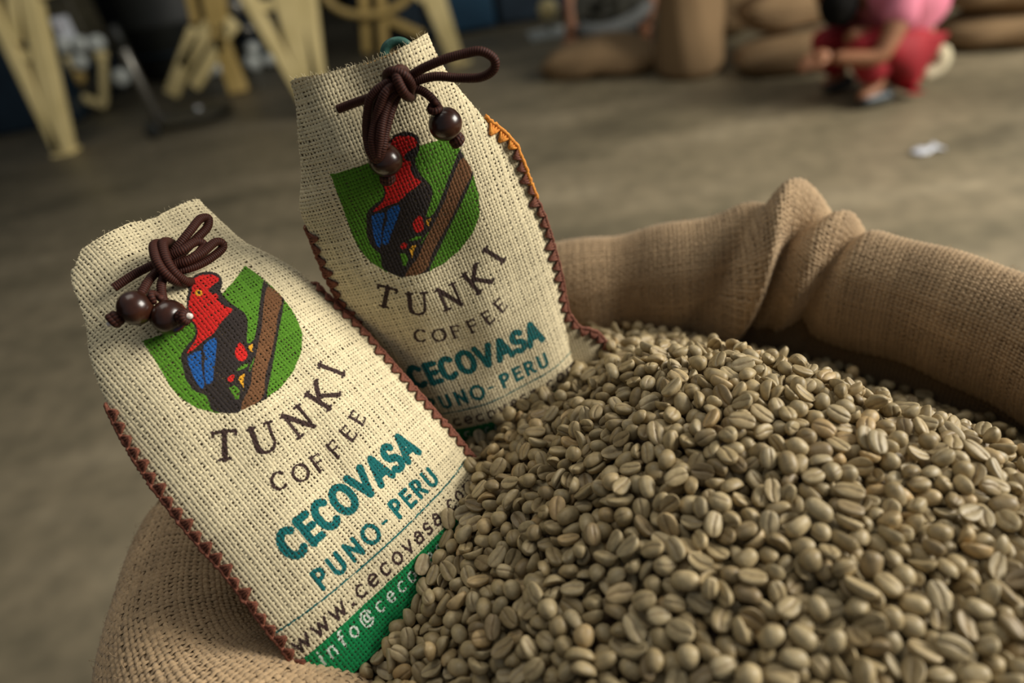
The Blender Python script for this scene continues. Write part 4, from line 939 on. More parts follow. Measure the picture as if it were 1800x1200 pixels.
451,654,524,7,9,9,4,367,783,261,15,29,1,0,405,802,285,14,2,9,1,263,669,240,4,34,20,7,268,741,207,19,2,27,7,373,671,405,5,4,13,3,199,614,225,13,1,14,6,128,703,190,30,5,21,1,
533,429,583,1,33,15,0,682,424,513,6,31,6,1,392,784,289,20,35,1,4,348,513,394,2,34,11,1,182,717,217,14,31,0,4,236,632,225,4,1,33,3,491,633,576,20,1,18,7,554,669,600,21,0,20,2,
245,720,230,19,2,18,0,423,793,310,20,4,13,4,439,804,322,5,0,8,0,893,640,119,26,5,5,2,262,650,233,20,35,29,7,276,685,240,18,2,31,7,480,619,586,18,34,11,0,206,681,232,10,6,8,4,
329,491,370,10,34,6,5,445,703,469,16,5,9,5,233,744,223,20,35,4,1,305,789,216,25,2,3,0,319,780,232,3,35,22,0,655,618,585,20,35,23,0,629,382,510,29,33,4,4,725,477,538,18,35,14,0,
377,791,276,10,33,11,4,564,514,649,28,6,16,5,428,808,330,19,0,6,2,424,392,495,27,34,31,0,775,527,487,2,2,8,3,426,834,342,18,32,22,5,364,799,276,18,1,27,1,208,748,232,26,1,20,0,
471,710,483,18,34,2,5,182,632,209,1,34,14,3,446,581,552,14,1,22,7,148,658,200,21,32,25,0,314,478,333,22,4,21,3,457,827,337,35,1,25,0,143,722,190,19,34,7,3,601,417,551,14,34,35,0,
455,703,463,18,6,33,6,177,768,209,12,35,24,1,608,682,565,14,31,28,5,352,443,407,34,3,28,1,387,807,302,34,35,8,5,282,701,242,19,1,19,3,331,800,257,27,1,3,0,582,413,547,9,1,11,2,
332,531,386,0,35,16,2,121,594,158,21,3,11,0,386,532,474,14,4,16,5,263,682,239,16,6,4,3,732,536,526,16,34,11,5,397,825,313,14,4,26,4,374,805,293,20,2,29,0,460,673,502,15,34,35,6,
261,790,216,35,8,14,5,274,799,216,5,0,8,1,335,483,372,11,3,4,1,374,491,430,19,34,34,5,166,734,206,27,33,33,0,752,548,488,31,2,31,1,755,511,499,27,33,16,2,206,616,203,24,35,9,2,
165,767,207,13,4,31,0,370,460,432,9,33,29,0,245,668,240,26,0,28,7,471,668,511,27,33,3,0,440,519,524,31,1,8,0,434,619,528,26,2,33,0,241,705,235,21,0,18,1,424,616,496,17,5,15,7,
247,739,220,17,0,28,5,320,439,347,11,33,19,1,450,809,333,2,4,7,4,643,569,622,12,3,27,2,666,694,467,13,32,2,0,752,493,496,27,31,25,4,348,600,423,20,2,22,5,291,782,216,14,3,26,1,
701,458,543,4,2,10,7,169,743,223,15,3,12,1,363,815,294,13,35,22,1,512,403,532,9,5,12,5,622,577,649,1,5,24,5,624,450,567,15,2,1,0,129,676,183,21,1,22,1,513,606,620,29,32,24,7,
213,651,222,8,1,20,0,575,400,522,33,29,19,2,257,764,198,21,34,2,2,570,416,538,20,6,26,3,547,699,559,15,34,22,0,447,629,545,21,34,4,5,258,715,227,23,2,2,7,643,416,511,13,34,27,0,
400,527,489,6,31,35,2,234,820,227,3,35,34,2,765,510,466,0,6,5,2,151,648,192,13,7,29,1,324,821,276,19,4,27,5,708,536,575,17,2,12,5,173,777,227,25,0,23,2,562,405,529,17,27,21,2,
866,740,47,20,0,33,5,407,816,296,11,5,12,7,602,584,657,26,2,30,3,270,843,245,34,7,35,2,141,706,182,18,3,31,4,278,770,199,35,35,31,7,469,832,342,19,35,12,0,182,690,219,2,2,27,7,
289,833,248,21,2,12,2,461,643,540,2,0,34,5,507,563,641,1,1,32,5,398,658,449,16,0,17,0,112,620,179,15,33,18,2,570,540,635,19,2,10,1,114,666,188,20,0,28,4,250,783,218,26,5,14,2,
336,619,371,16,1,28,3,721,447,536,23,28,35,3,278,503,279,30,6,10,1,197,737,224,12,34,4,0,277,812,227,22,31,23,1,131,691,182,17,33,15,0,288,815,226,16,32,25,2,646,359,476,35,35,13,6,
283,869,261,17,35,21,7,720,554,546,28,34,6,5,491,485,586,26,7,4,0,211,792,229,2,34,35,6,467,589,569,21,1,3,1,494,710,512,32,28,35,2,787,762,156,31,31,4,4,204,668,232,15,6,4,7,
348,833,292,31,30,25,4,443,823,331,32,31,1,2,433,678,461,19,33,31,6,201,787,222,21,34,31,0,181,733,209,17,0,10,2,444,472,523,15,4,9,1,159,715,205,19,1,14,5,331,782,239,18,31,19,1,
322,704,290,17,34,26,4,701,510,566,17,35,0,3,395,458,466,20,0,29,0,710,459,521,24,2,6,2,286,508,299,19,29,24,0,402,575,472,17,1,14,1,862,671,125,26,1,17,0,525,636,605,18,6,20,0,
474,862,337,17,2,28,3,320,792,242,29,2,35,2,416,869,317,7,2,17,1,604,626,633,16,3,0,0,499,538,628,19,35,11,2,245,771,196,10,1,7,7,474,604,582,16,3,1,2,254,692,242,35,4,20,7,
175,658,192,33,5,0,2,829,756,87,0,35,32,0,412,673,457,17,35,21,1,558,454,588,10,32,17,5,135,736,201,24,2,9,1,504,514,635,6,33,0,1,233,772,201,25,7,32,3,157,703,210,8,33,16,2,
257,850,231,26,0,0,4,193,723,214,17,31,20,2,270,786,195,32,1,0,2,335,577,390,18,0,2,1,168,594,184,23,4,6,5,292,847,268,23,0,25,0,143,581,140,16,1,15,5,191,583,178,32,3,13,2,
384,870,300,0,9,3,4,686,446,549,18,33,21,5,352,787,249,18,5,22,4,427,419,471,31,1,33,1,351,802,283,34,3,4,2,166,689,225,21,2,21,7,724,528,537,19,1,3,0,364,652,411,24,31,25,0,
526,767,447,25,2,16,0,224,698,220,29,33,3,7,300,489,331,23,0,18,6,147,753,203,16,31,16,4,529,463,583,7,1,29,5,475,650,531,22,30,21,1,548,874,287,35,30,20,7,499,386,509,0,7,30,6,
556,549,645,12,31,10,4,241,778,218,23,31,28,3,530,429,544,35,32,35,2,299,820,244,20,3,19,0,310,828,259,22,29,34,1,426,547,512,15,33,6,1,407,851,315,21,2,26,3,852,756,45,29,7,5,4,
547,495,602,12,3,4,0,199,690,226,4,6,33,0,190,749,222,21,34,6,2,413,825,305,17,34,22,1,576,509,645,35,33,32,5,507,523,628,35,35,13,0,346,797,265,6,34,18,1,796,807,75,20,32,2,4,
361,830,294,23,2,26,7,333,853,269,2,4,13,0,824,783,40,14,6,33,2,340,809,273,22,34,30,2,461,405,493,25,0,3,0,219,744,212,13,1,12,6,303,809,233,0,3,25,2,365,853,291,32,31,28,1,
556,536,658,29,33,17,2,515,448,555,34,35,14,3,326,506,371,15,33,8,4,217,772,193,25,32,33,2,467,632,557,32,33,19,2,346,881,276,32,5,24,7,380,520,465,16,5,32,6,288,724,218,12,35,23,4,
420,627,474,15,1,15,1,156,612,192,22,32,18,5,435,864,322,33,1,13,1,280,824,237,11,1,21,5,234,786,222,20,4,11,2,386,830,293,1,0,13,5,252,811,232,22,35,28,4,401,590,487,11,3,19,5,
710,595,515,6,32,25,0,513,503,599,0,35,23,3,650,634,593,1,0,31,6,189,590,196,19,34,35,3,398,864,306,9,3,10,1,521,742,473,19,33,30,2,204,714,227,14,2,9,2,523,606,646,11,35,9,0,
201,774,213,8,33,35,0,514,672,584,24,0,12,1,212,737,216,21,35,32,2,330,693,302,9,2,6,5,300,840,253,16,30,14,4,614,592,626,10,1,24,3,147,590,170,5,4,10,7,116,679,167,0,1,24,4,
453,623,557,19,4,27,1,464,742,445,1,35,23,0,350,634,409,0,33,29,5,342,778,240,17,32,24,0,558,860,303,21,3,19,4,313,697,258,14,3,29,0,247,834,217,24,35,2,5,293,694,237,19,34,30,5,
670,379,510,19,33,31,2,369,577,450,7,2,18,2,442,835,337,20,5,4,4,578,378,500,4,33,11,0,385,645,419,6,4,30,2,647,456,569,25,1,34,3,493,845,343,17,4,2,2,650,533,595,15,2,31,0,
537,508,623,26,1,9,0,692,488,557,19,4,19,2,520,489,616,16,31,12,0,701,604,500,12,33,12,7,725,464,535,35,1,32,2,848,706,101,35,33,7,7,438,550,538,18,1,26,6,646,446,534,16,1,34,6,
659,581,618,22,4,9,5,258,800,226,10,35,35,2,413,715,409,26,34,12,2,470,610,558,14,1,20,6,327,672,297,8,3,14,3,596,389,511,4,30,6,2,494,670,534,15,5,5,5,401,466,457,17,32,4,5,
320,863,257,27,6,33,0,571,389,535,23,34,9,7,524,592,648,17,2,20,0,662,524,598,33,33,6,4,298,798,228,11,3,33,3,417,832,329,2,0,29,7,467,554,565,19,31,31,0,555,418,534,22,35,35,0,
194,701,220,7,33,5,2,528,852,326,25,31,11,5,582,533,625,18,4,33,1,167,721,202,0,30,5,5,682,459,535,8,1,26,0,535,680,588,16,33,17,1,245,798,211,14,0,7,1,631,628,602,13,0,5,3,
314,541,365,8,30,3,2,524,625,611,19,5,22,7,531,585,626,14,0,12,0,717,571,526,18,34,32,5,399,412,435,30,35,9,1,433,630,512,13,32,4,1,394,699,397,13,5,11,0,375,826,302,18,33,35,0,
320,465,317,5,0,9,0,681,509,567,14,35,5,5,217,689,242,24,29,7,2,470,807,349,26,32,22,3,475,784,384,18,3,19,0,315,837,268,28,33,12,2,285,488,290,26,2,14,0,218,611,202,5,8,0,7,
239,801,224,31,34,5,1,552,444,560,17,33,5,1,316,806,236,20,1,24,4,368,503,414,7,35,9,5,476,558,595,25,28,7,1,341,659,367,20,32,23,6,609,640,618,3,2,30,3,233,836,219,0,1,3,7,
491,444,572,9,5,18,0,134,660,196,24,34,7,1,668,446,550,20,6,27,7,613,419,548,9,34,29,7,477,489,563,7,34,25,5,375,416,424,3,0,16,2,551,518,639,34,1,19,4,200,642,224,27,6,8,4,
363,707,312,17,2,0,4,602,401,515,23,31,31,7,152,635,192,20,5,17,1,358,660,382,24,5,18,3,449,419,494,2,34,6,0,497,763,430,27,32,14,4,219,820,213,21,30,27,1,290,793,216,21,3,32,0,
184,613,201,27,1,15,7,332,604,373,14,4,4,7,575,590,654,14,6,5,3,309,848,272,5,5,5,7,125,657,183,6,35,8,0,373,858,291,21,34,9,3,382,688,394,2,0,12,0,184,782,219,31,35,12,2,
553,681,582,14,3,31,4,511,819,364,30,33,23,2,190,798,208,32,32,19,2,333,877,249,20,2,34,1,260,749,197,0,35,15,0,232,728,221,1,31,3,6,406,837,308,16,7,10,5,159,586,169,19,4,29,6,
471,876,330,14,7,3,4,569,503,613,15,0,22,0,470,414,512,12,5,14,6,288,710,227,5,0,13,4,476,403,503,18,33,28,4,790,748,133,20,33,26,4,380,477,457,2,1,8,5,318,823,243,21,1,27,6,
357,513,415,29,2,0,2,227,798,216,23,2,22,7,546,508,614,23,1,8,2,480,771,392,21,2,17,0,577,500,632,14,0,4,6,339,712,284,13,35,3,6,395,668,440,3,4,26,2,514,477,607,20,2,28,3,
705,415,538,0,35,9,0,719,445,489,17,6,1,4,446,640,528,35,0,1,6,671,461,534,21,32,13,0,138,614,164,23,4,33,0,132,572,138,22,29,17,2,295,450,300,17,34,35,0,678,482,563,6,1,3,0,
396,812,282,21,3,24,2,399,438,456,19,32,34,6,572,860,287,23,33,0,2,174,749,203,15,6,14,6,513,429,562,18,0,27,6,575,657,589,20,31,30,0,257,778,191,0,34,27,2,565,547,671,20,4,5,4,
693,408,494,13,2,5,7,631,415,513,16,35,5,0,484,477,572,33,0,11,2,389,836,313,2,4,7,0,321,885,241,7,34,17,2,484,728,455,28,35,5,7,501,868,330,16,31,24,1,161,648,199,18,7,16,2,
320,664,270,12,1,2,7,466,429,532,4,5,25,5,354,566,420,27,4,0,7,350,851,286,16,35,6,1,495,495,595,20,34,32,7,642,669,532,14,4,18,4,272,860,234,20,32,25,2,266,839,217,16,4,35,0,
273,676,223,0,2,13,0,544,544,642,19,7,24,2,687,503,559,4,34,26,0,308,881,247,18,0,16,7,207,781,197,32,4,19,1,520,569,624,7,8,9,4,498,722,502,1,0,31,1,713,477,528,19,34,18,1,
263,808,224,7,31,35,6,379,677,406,29,28,30,3,603,604,638,14,33,5,1,396,645,434,19,1,5,0,614,805,314,32,33,4,4,242,488,221,27,2,15,5,488,797,376,20,34,16,0,214,790,202,28,0,17,7,
344,556,400,3,1,23,0,699,427,526,21,0,26,7,312,455,323,18,2,19,6,609,374,490,29,35,30,4,419,662,456,16,1,20,0,151,625,185,3,2,12,3,551,585,649,9,4,32,2,376,659,396,20,2,14,5,
444,432,497,3,35,35,2,468,448,529,28,3,25,2,277,463,265,25,0,26,1,511,837,351,27,35,15,0,549,783,406,14,34,21,5,485,583,606,4,3,3,2,340,823,272,35,33,10,5,503,855,331,13,35,17,6,
779,522,449,4,34,4,5,155,767,192,15,35,24,0,168,615,200,17,34,12,6,535,647,612,13,35,21,3,147,742,200,24,1,2,0,263,819,223,15,33,12,2,586,814,331,13,35,35,5,726,517,532,25,2,1,2,
446,853,322,35,5,11,2,643,500,575,22,2,35,2,518,459,572,18,0,11,5,265,725,205,17,1,27,3,535,774,427,9,5,1,4,511,727,486,17,0,17,3,458,844,325,30,35,2,1,238,687,237,18,35,20,2,
639,467,574,14,34,16,0,360,469,418,30,35,33,4,591,400,524,5,6,29,4,642,436,532,8,2,34,5,461,781,360,17,34,32,0,221,779,194,8,32,32,6,372,625,427,8,2,13,5,205,727,220,7,6,31,0,
583,620,637,7,0,2,4,301,455,284,15,3,16,3,475,539,602,6,3,19,1,674,517,578,34,34,4,1,431,693,446,16,3,29,5,394,538,472,5,32,0,0,283,783,200,30,0,23,2,421,809,299,13,31,7,3,
389,587,463,26,2,32,4,377,820,286,0,30,29,6,761,540,466,1,4,8,6,366,887,261,19,6,7,5,298,548,326,14,1,23,1,230,652,234,14,35,13,0,122,711,183,23,6,32,6,552,367,505,6,3,29,7,
573,810,339,32,32,9,2,602,839,287,25,4,25,7,208,813,213,16,32,0,2,440,644,505,19,0,3,3,351,815,277,16,31,5,7,550,656,604,18,4,11,1,660,516,563,24,0,3,2,708,531,555,2,0,13,5,
485,709,479,14,30,20,4,239,639,208,30,0,12,2,507,615,602,27,35,25,7,346,433,350,19,0,24,0,415,702,412,21,34,35,1,339,599,386,20,4,1,1,531,482,610,27,4,24,1,702,489,543,34,34,13,1,
799,688,188,31,6,14,7,456,472,553,34,35,2,4,227,622,212,33,1,25,2,436,447,493,18,34,17,1,422,457,482,13,4,23,3,487,373,526,34,5,1,3,658,568,607,4,1,34,2,206,614,172,17,35,10,1,
481,502,582,34,29,8,5,622,401,542,16,2,20,2,431,645,487,6,34,6,2,570,525,626,8,3,25,1,587,633,642,23,2,34,6,522,679,573,4,6,11,1,433,828,313,20,28,8,2,448,529,538,14,32,34,5,
550,841,313,21,0,16,4,675,381,473,35,3,1,1,209,641,209,9,2,23,3,245,845,215,23,33,35,1,549,476,589,12,4,1,1,356,470,382,1,1,15,0,576,457,582,0,35,17,4,466,508,562,24,4,13,5,
376,879,283,18,34,10,5,487,513,589,35,5,32,2,322,449,323,4,34,28,0,513,711,512,20,30,4,2,358,489,406,18,33,33,1,539,604,630,9,35,6,7,444,489,517,0,35,32,0,474,622,558,14,4,5,4,
447,697,445,22,2,14,2,239,758,200,9,1,34,2,392,527,452,30,34,33,4,727,573,513,33,35,30,6,479,837,330,16,5,24,5,541,374,494,17,34,11,1,402,645,460,10,0,34,7,680,557,561,1,3,32,0,
302,859,261,18,34,18,4,345,683,325,14,1,13,2,218,718,229,35,1,16,3,208,628,225,29,35,14,1,413,623,447,16,5,34,1,365,594,431,22,1,34,0,315,711,258,16,29,3,0,642,382,513,16,0,21,7,
630,572,610,14,1,6,2,222,812,204,4,28,20,4,663,390,492,0,35,17,2,423,861,303,17,3,14,7,323,692,266,16,3,1,4,338,691,304,26,5,24,1,402,885,289,13,3,25,4,155,561,153,2,35,12,6,
613,613,615,8,3,6,1,876,725,24,23,2,8,0,444,669,471,18,4,2,2,527,399,540,21,34,34,5,266,663,218,16,35,35,6,246,477,221,7,3,12,0,414,568,514,21,1,2,6,603,484,585,18,3,33,1,
213,803,215,32,3,12,3,774,788,124,19,3,32,5,245,650,227,17,0,9,5,631,552,606,12,0,3,0,135,597,155,20,2,24,3,877,699,52,32,33,12,5,899,635,77,16,2,32,5,686,540,576,16,35,18,6,
748,469,503,19,0,19,2,416,414,453,6,35,35,5,446,880,305,11,5,3,2,742,475,480,6,0,29,2,484,643,540,35,1,2,0,142,683,192,22,1,8,1,458,858,318,18,5,11,6,214,630,204,4,30,4,5,
355,889,259,26,34,7,7,314,511,347,24,35,29,1,595,364,471,17,32,14,3,328,831,259,22,0,23,4,232,712,217,33,0,5,0,454,867,318,16,33,0,5,602,687,537,22,34,9,1,539,558,644,31,33,15,3,
760,779,150,0,5,21,2,323,719,262,8,2,24,4,468,498,560,32,2,6,6,391,796,278,5,35,8,0,589,488,597,33,2,32,1,595,494,628,27,0,2,0,154,674,177,20,3,5,1,340,559,360,20,0,14,3,
727,505,527,2,34,18,5,400,601,468,8,3,34,7,654,378,489,14,0,32,2,587,849,281,2,7,28,6,490,781,381,19,2,2,7,307,523,325,6,1,6,7,849,686,104,9,1,3,4,739,489,511,7,32,6,4,
574,631,626,16,3,15,4,720,536,515,27,0,31,3,678,592,574,20,32,13,1,524,508,622,30,34,19,0,551,605,645,21,1,30,2,266,707,224,19,33,8,5,565,617,635,5,35,9,2,486,818,347,15,35,8,5,
190,622,208,10,6,32,0,147,554,138,26,2,29,4,253,681,221,13,32,30,2,434,848,319,20,3,10,5,326,551,365,14,35,24,0,192,641,203,25,3,29,6,373,703,345,6,33,32,2,268,495,266,18,35,29,1,
129,718,181,0,0,13,1,351,671,346,21,3,20,3,486,757,407,23,0,18,1,127,609,158,17,31,19,3,411,431,448,5,2,23,3,876,712,40,28,8,32,0,662,483,564,19,34,2,6,443,568,522,28,0,32,0,
620,527,609,0,0,33,0,756,526,483,16,33,20,6,627,442,545,20,35,2,1,228,754,211,19,31,12,2,268,482,261,35,33,29,5,540,437,559,14,1,14,2,882,689,69,6,1,25,4,609,393,512,29,4,24,2,
641,547,634,1,1,34,2,864,697,68,21,2,1,1,390,512,436,22,5,23,5,162,571,148,14,34,11,1,554,570,633,22,34,23,3,648,392,489,23,0,25,7,743,504,515,2,35,34,0,485,442,535,29,33,18,7,
188,669,197,21,29,11,6,722,477,489,13,0,19,7,515,577,636,20,34,22,3,377,571,418,2,34,10,0,181,676,204,32,32,18,1,334,846,244,27,4,33,0,525,702,544,10,35,32,3,296,473,313,13,34,16,7,
625,416,535,34,1,8,5,329,814,245,19,0,25,1,491,557,596,24,31,2,0,630,826,261,20,35,10,5,557,691,568,35,34,19,6,174,557,150,20,2,24,0,647,489,578,14,33,21,6,472,860,310,28,1,29,3,
536,537,646,23,33,32,1,158,601,170,9,4,9,4,512,758,433,1,0,30,0,808,799,72,23,3,33,7,620,553,621,15,32,31,0,620,483,592,24,33,0,0,336,445,360,4,2,31,7,285,850,240,19,1,29,0,
392,656,417,35,7,22,4,224,678,228,5,4,21,0,558,833,316,10,1,5,5,491,611,576,35,2,13,7,494,747,434,33,33,0,0,360,800,247,19,3,26,3,880,620,123,26,5,16,5,503,484,587,8,2,10,2,
504,556,606,21,0,11,5,584,471,588,17,35,8,7,279,692,228,0,1,19,6,360,622,399,30,34,9,0,491,807,366,5,4,25,2,528,523,622,0,33,25,6,320,851,245,24,31,18,2,344,615,390,35,3,1,2,
506,540,609,3,3,19,1,505,457,572,3,3,30,2,544,581,639,3,35,13,0,137,637,143,5,0,19,4,538,625,635,17,35,0,0,820,719,109,15,33,33,4,659,604,596,23,34,4,1,769,741,185,15,4,12,2,
295,876,234,21,3,3,1,626,483,567,6,1,20,3,610,433,546,1,2,18,1,379,500,423,4,32,10,7,338,501,392,35,34,12,0,626,493,581,15,1,13,2,422,877,304,16,4,0,1,115,644,167,19,2,21,7,
149,617,169,14,0,31,0,688,813,218,4,0,5,0,520,442,564,19,34,16,6,705,502,527,18,0,25,7,698,503,555,3,34,25,1,563,649,610,34,0,17,0,734,484,484,16,34,25,6,361,555,413,14,35,2,6,
352,689,318,11,33,10,1,473,435,526,22,3,27,5,459,877,306,15,32,1,2,658,403,505,34,35,31,1,573,545,652,1,1,13,6,595,559,627,19,2,27,6,493,868,314,15,4,10,1,275,712,219,7,35,29,0,
406,675,438,2,32,4,7,717,467,498,20,32,8,0,418,687,433,1,33,8,0,385,850,290,22,6,25,7,352,529,406,13,34,11,1,769,518,472,16,2,3,3,495,836,330,26,31,1,0,609,568,624,22,4,31,0,
250,851,185,5,3,22,2,462,795,342,19,0,32,0,537,474,584,2,6,31,2,637,403,546,1,2,15,0,526,555,629,16,32,17,1,585,444,557,20,30,17,2,284,803,201,14,32,5,5,212,706,213,22,1,17,5,
545,853,285,24,1,6,2,400,687,410,23,5,31,7,383,803,267,33,3,32,7,585,603,643,1,1,33,0,630,671,531,16,30,31,0,405,487,469,19,35,0,5,247,464,262,12,34,35,4,181,751,192,11,2,11,5,
508,830,338,8,3,10,6,700,547,561,34,33,22,2,375,844,278,0,35,13,4,151,682,205,3,2,8,0,585,662,580,12,29,27,7,576,705,522,23,1,26,1,383,593,423,19,3,18,4,312,441,329,13,3,4,7,
634,366,487,6,34,32,1,452,719,438,0,31,3,0,351,538,386,19,35,4,0,252,639,216,35,35,10,0,346,583,370,21,35,12,3,570,580,640,35,0,23,1,842,738,53,1,2,17,7,561,378,503,15,0,17,3,
411,435,470,19,0,12,6,764,830,72,28,32,9,0,517,801,381,13,5,12,3,476,460,555,35,4,21,4,532,385,505,18,5,15,2,470,523,557,0,2,27,1,588,778,373,27,34,5,7,515,529,608,19,30,2,4,
600,533,623,0,2,8,7,551,720,521,10,1,33,7,346,483,390,17,33,5,0,359,843,280,0,0,8,1,447,682,457,14,3,5,5,684,389,471,33,35,13,6,251,740,196,33,33,35,2,411,879,296,6,33,23,2,
205,759,214,20,1,23,7,385,571,450,34,5,21,5,553,464,586,8,1,33,1,423,681,441,4,5,0,0,787,518,470,11,1,30,0,703,450,517,14,1,34,6,775,693,238,21,0,29,4,192,713,196,33,0,16,0,
595,498,598,21,35,9,7,469,756,417,20,35,12,3,671,552,587,2,1,20,1,615,514,610,14,2,27,2,664,507,577,20,1,0,0,534,501,600,17,34,33,3,610,522,624,15,35,6,1,486,528,593,15,6,24,2,
649,429,554,19,32,35,6,684,571,554,1,1,26,4,348,470,400,9,28,7,6,388,863,273,19,2,11,1,598,794,342,11,2,29,1,391,631,441,16,3,27,5,211,695,223,19,5,30,2,494,826,338,28,0,6,1,
477,823,327,11,2,6,2,572,848,285,23,34,2,1,575,676,579,12,2,29,5,239,668,199,18,34,35,1,680,389,489,17,0,24,1,568,363,513,19,2,16,5,359,866,269,13,35,28,6,467,828,316,5,32,26,0,
360,481,384,24,2,19,4,129,643,181,12,1,20,2,238,733,208,33,2,9,3,532,445,571,25,34,27,6,613,602,617,12,0,21,7,775,813,82,25,5,28,5,313,803,206,18,35,22,0,512,632,587,17,2,17,0,
356,713,283,22,0,10,5,637,404,498,18,1,17,6,254,468,235,9,1,22,7,737,458,502,23,2,5,1,350,871,261,33,0,21,1,330,483,341,31,0,11,0,152,756,171,19,1,31,5,587,680,549,16,31,21,0,
196,605,203,0,1,5,1,246,748,205,33,34,20,0,677,470,527,1,3,32,0,620,836,255,17,34,4,3,539,871,262,21,32,25,2,595,808,326,22,2,21,5,410,396,471,27,2,9,4,211,679,203,6,1,23,1,
279,840,226,23,2,9,7,246,679,213,9,0,14,3,776,768,129,6,5,14,2,120,695,166,13,34,12,5,488,389,505,31,1,20,5,389,465,450,28,4,25,3,312,870,242,34,1,7,5,444,535,545,19,5,15,3,
560,815,338,13,2,30,2,472,724,459,18,33,25,0,915,667,39,33,31,4,7,374,646,401,1,35,18,2,498,658,541,17,35,2,3,131,729,189,21,3,9,5,222,663,213,0,0,6,1,676,545,558,14,0,32,7,
584,789,361,8,4,18,4,585,421,534,4,1,34,7,612,414,518,33,2,24,7,513,586,618,35,0,19,5,374,444,404,13,1,2,0,578,643,612,19,31,31,2,462,522,582,0,0,4,2,729,543,510,35,1,0,2,
423,730,397,13,0,19,1,419,532,486,6,2,7,2,268,802,194,30,0,21,1,666,562,568,16,4,23,2,590,456,576,5,0,9,1,309,461,305,4,35,32,0,520,515,602,19,33,13,1,162,755,196,19,33,21,2,
797,738,122,35,0,19,4,485,845,325,1,2,31,1,364,437,380,16,3,17,6,612,846,251,12,3,21,7,650,470,550,19,34,7,6,145,566,131,14,0,19,7,114,621,152,17,0,30,1,519,841,329,13,1,15,1,
757,792,132,29,34,18,4,590,571,639,0,1,27,6,528,400,514,16,0,5,1,419,443,467,35,3,19,5,551,358,535,25,0,0,4,470,714,451,34,32,21,2,187,705,194,28,30,14,5,536,631,606,22,1,24,2,
860,706,58,8,32,5,4,428,633,462,29,34,5,4,851,741,34,35,0,23,0,779,567,414,22,30,23,2,602,518,605,16,35,32,3,524,810,365,20,6,33,1,532,747,455,26,2,21,6,680,497,544,6,2,9,1,
607,729,479,0,29,8,1,237,821,197,15,1,19,1,408,541,502,22,3,28,4,682,564,593,32,4,10,4,425,831,286,29,0,4,7,671,603,566,14,2,34,5,201,627,195,35,33,3,4,131,687,146,17,33,29,4,
568,445,577,1,35,27,3,431,505,515,24,0,8,2,534,665,588,34,5,23,4,708,445,502,3,31,29,5,620,563,631,14,34,29,1,192,788,193,28,34,32,0,382,551,438,17,33,4,1,443,391,465,11,0,21,7,
495,576,603,20,2,5,0,310,559,327,12,6,27,0,624,429,541,6,35,19,0,252,726,208,0,35,23,7,543,458,579,5,0,33,5,374,585,441,26,0,35,1,696,806,207,6,5,22,7,672,403,515,35,35,12,3,
150,735,179,19,34,25,1,451,665,500,35,2,0,2,389,493,450,6,3,14,5,346,860,266,18,33,7,0,582,555,647,35,30,16,4,719,492,538,31,0,1,5,622,402,509,32,3,26,7,815,653,208,13,35,12,0,
374,893,263,7,35,16,5,343,635,370,30,4,5,6,433,588,530,14,0,24,0,524,542,621,20,2,33,1,331,456,336,9,35,30,2,468,383,490,19,35,33,7,478,871,309,22,32,24,1,509,472,587,33,1,4,1,
316,494,350,17,35,12,6,214,598,194,30,34,12,3,337,544,374,13,32,1,2,841,749,38,2,30,11,4,222,646,206,27,8,12,2,631,503,594,21,0,20,6,248,709,206,21,2,15,5,506,516,595,21,0,28,5,
803,781,83,0,35,25,3,459,610,535,18,3,14,4,784,815,69,18,31,6,1,590,839,286,6,32,26,7,215,756,195,21,31,5,0,424,483,487,19,1,17,2,517,553,618,13,2,8,2,442,581,518,22,33,25,0,
589,521,631,6,2,24,2,318,526,343,35,32,26,6,560,508,612,15,33,2,0,831,741,58,27,7,17,7,506,434,546,20,1,3,5,527,795,378,18,35,10,2,544,426,543,14,1,5,1,394,611,436,13,0,30,6,
425,721,410,18,35,12,1,428,647,457,17,5,31,5,159,639,174,15,0,7,2,187,694,194,1,35,19,5,133,699,158,26,31,35,7,149,695,183,12,3,18,5,229,783,192,12,35,13,1,612,542,614,16,0,28,1,
395,548,455,34,34,6,7,123,639,129,14,30,0,4,659,555,587,17,33,2,2,440,672,450,34,33,22,5,141,654,174,0,34,31,6,493,643,558,25,33,20,2,606,591,642,6,1,26,5,539,487,591,35,34,34,0,
488,624,561,20,33,25,2,751,517,477,0,2,34,0,723,458,507,18,1,4,0,922,649,41,15,2,7,1,353,826,265,1,30,4,4,483,791,367,29,0,35,1,264,477,233,11,1,14,7,511,687,551,11,31,26,2,
281,669,245,2,0,4,3,339,792,240,32,2,15,4,398,845,289,12,2,3,2,167,781,199,34,2,2,0,649,590,585,18,33,33,4,414,820,280,16,3,17,1,499,811,345,13,2,29,4,507,572,616,31,31,1,4,
673,430,506,20,0,5,7,444,734,390,32,0,25,7,818,747,84,20,1,10,4,570,828,308,19,0,17,2,182,603,183,30,0,2,6,326,574,363,18,1,26,4,461,748,402,15,35,13,4,265,458,274,7,4,31,2,
687,613,526,0,35,17,2,464,571,552,20,4,19,1,292,469,284,11,34,13,5,215,800,189,21,3,20,0,121,612,130,8,33,1,1,373,518,418,18,3,7,2,344,468,357,32,2,12,3,383,471,425,23,33,23,2,
647,424,529,18,0,17,6,664,452,527,32,2,27,3,222,721,208,21,1,27,3,173,707,188,30,35,13,7,686,800,228,31,33,21,7,203,747,198,16,33,23,4,648,517,597,7,34,14,2,184,775,183,17,2,14,1,
391,631,402,24,6,10,4,174,584,164,22,33,30,4,503,843,317,19,34,35,2,820,706,126,15,1,33,1,201,600,178,35,5,19,2,328,563,384,20,35,32,0,857,729,36,18,5,35,4,168,692,197,18,3,18,7,
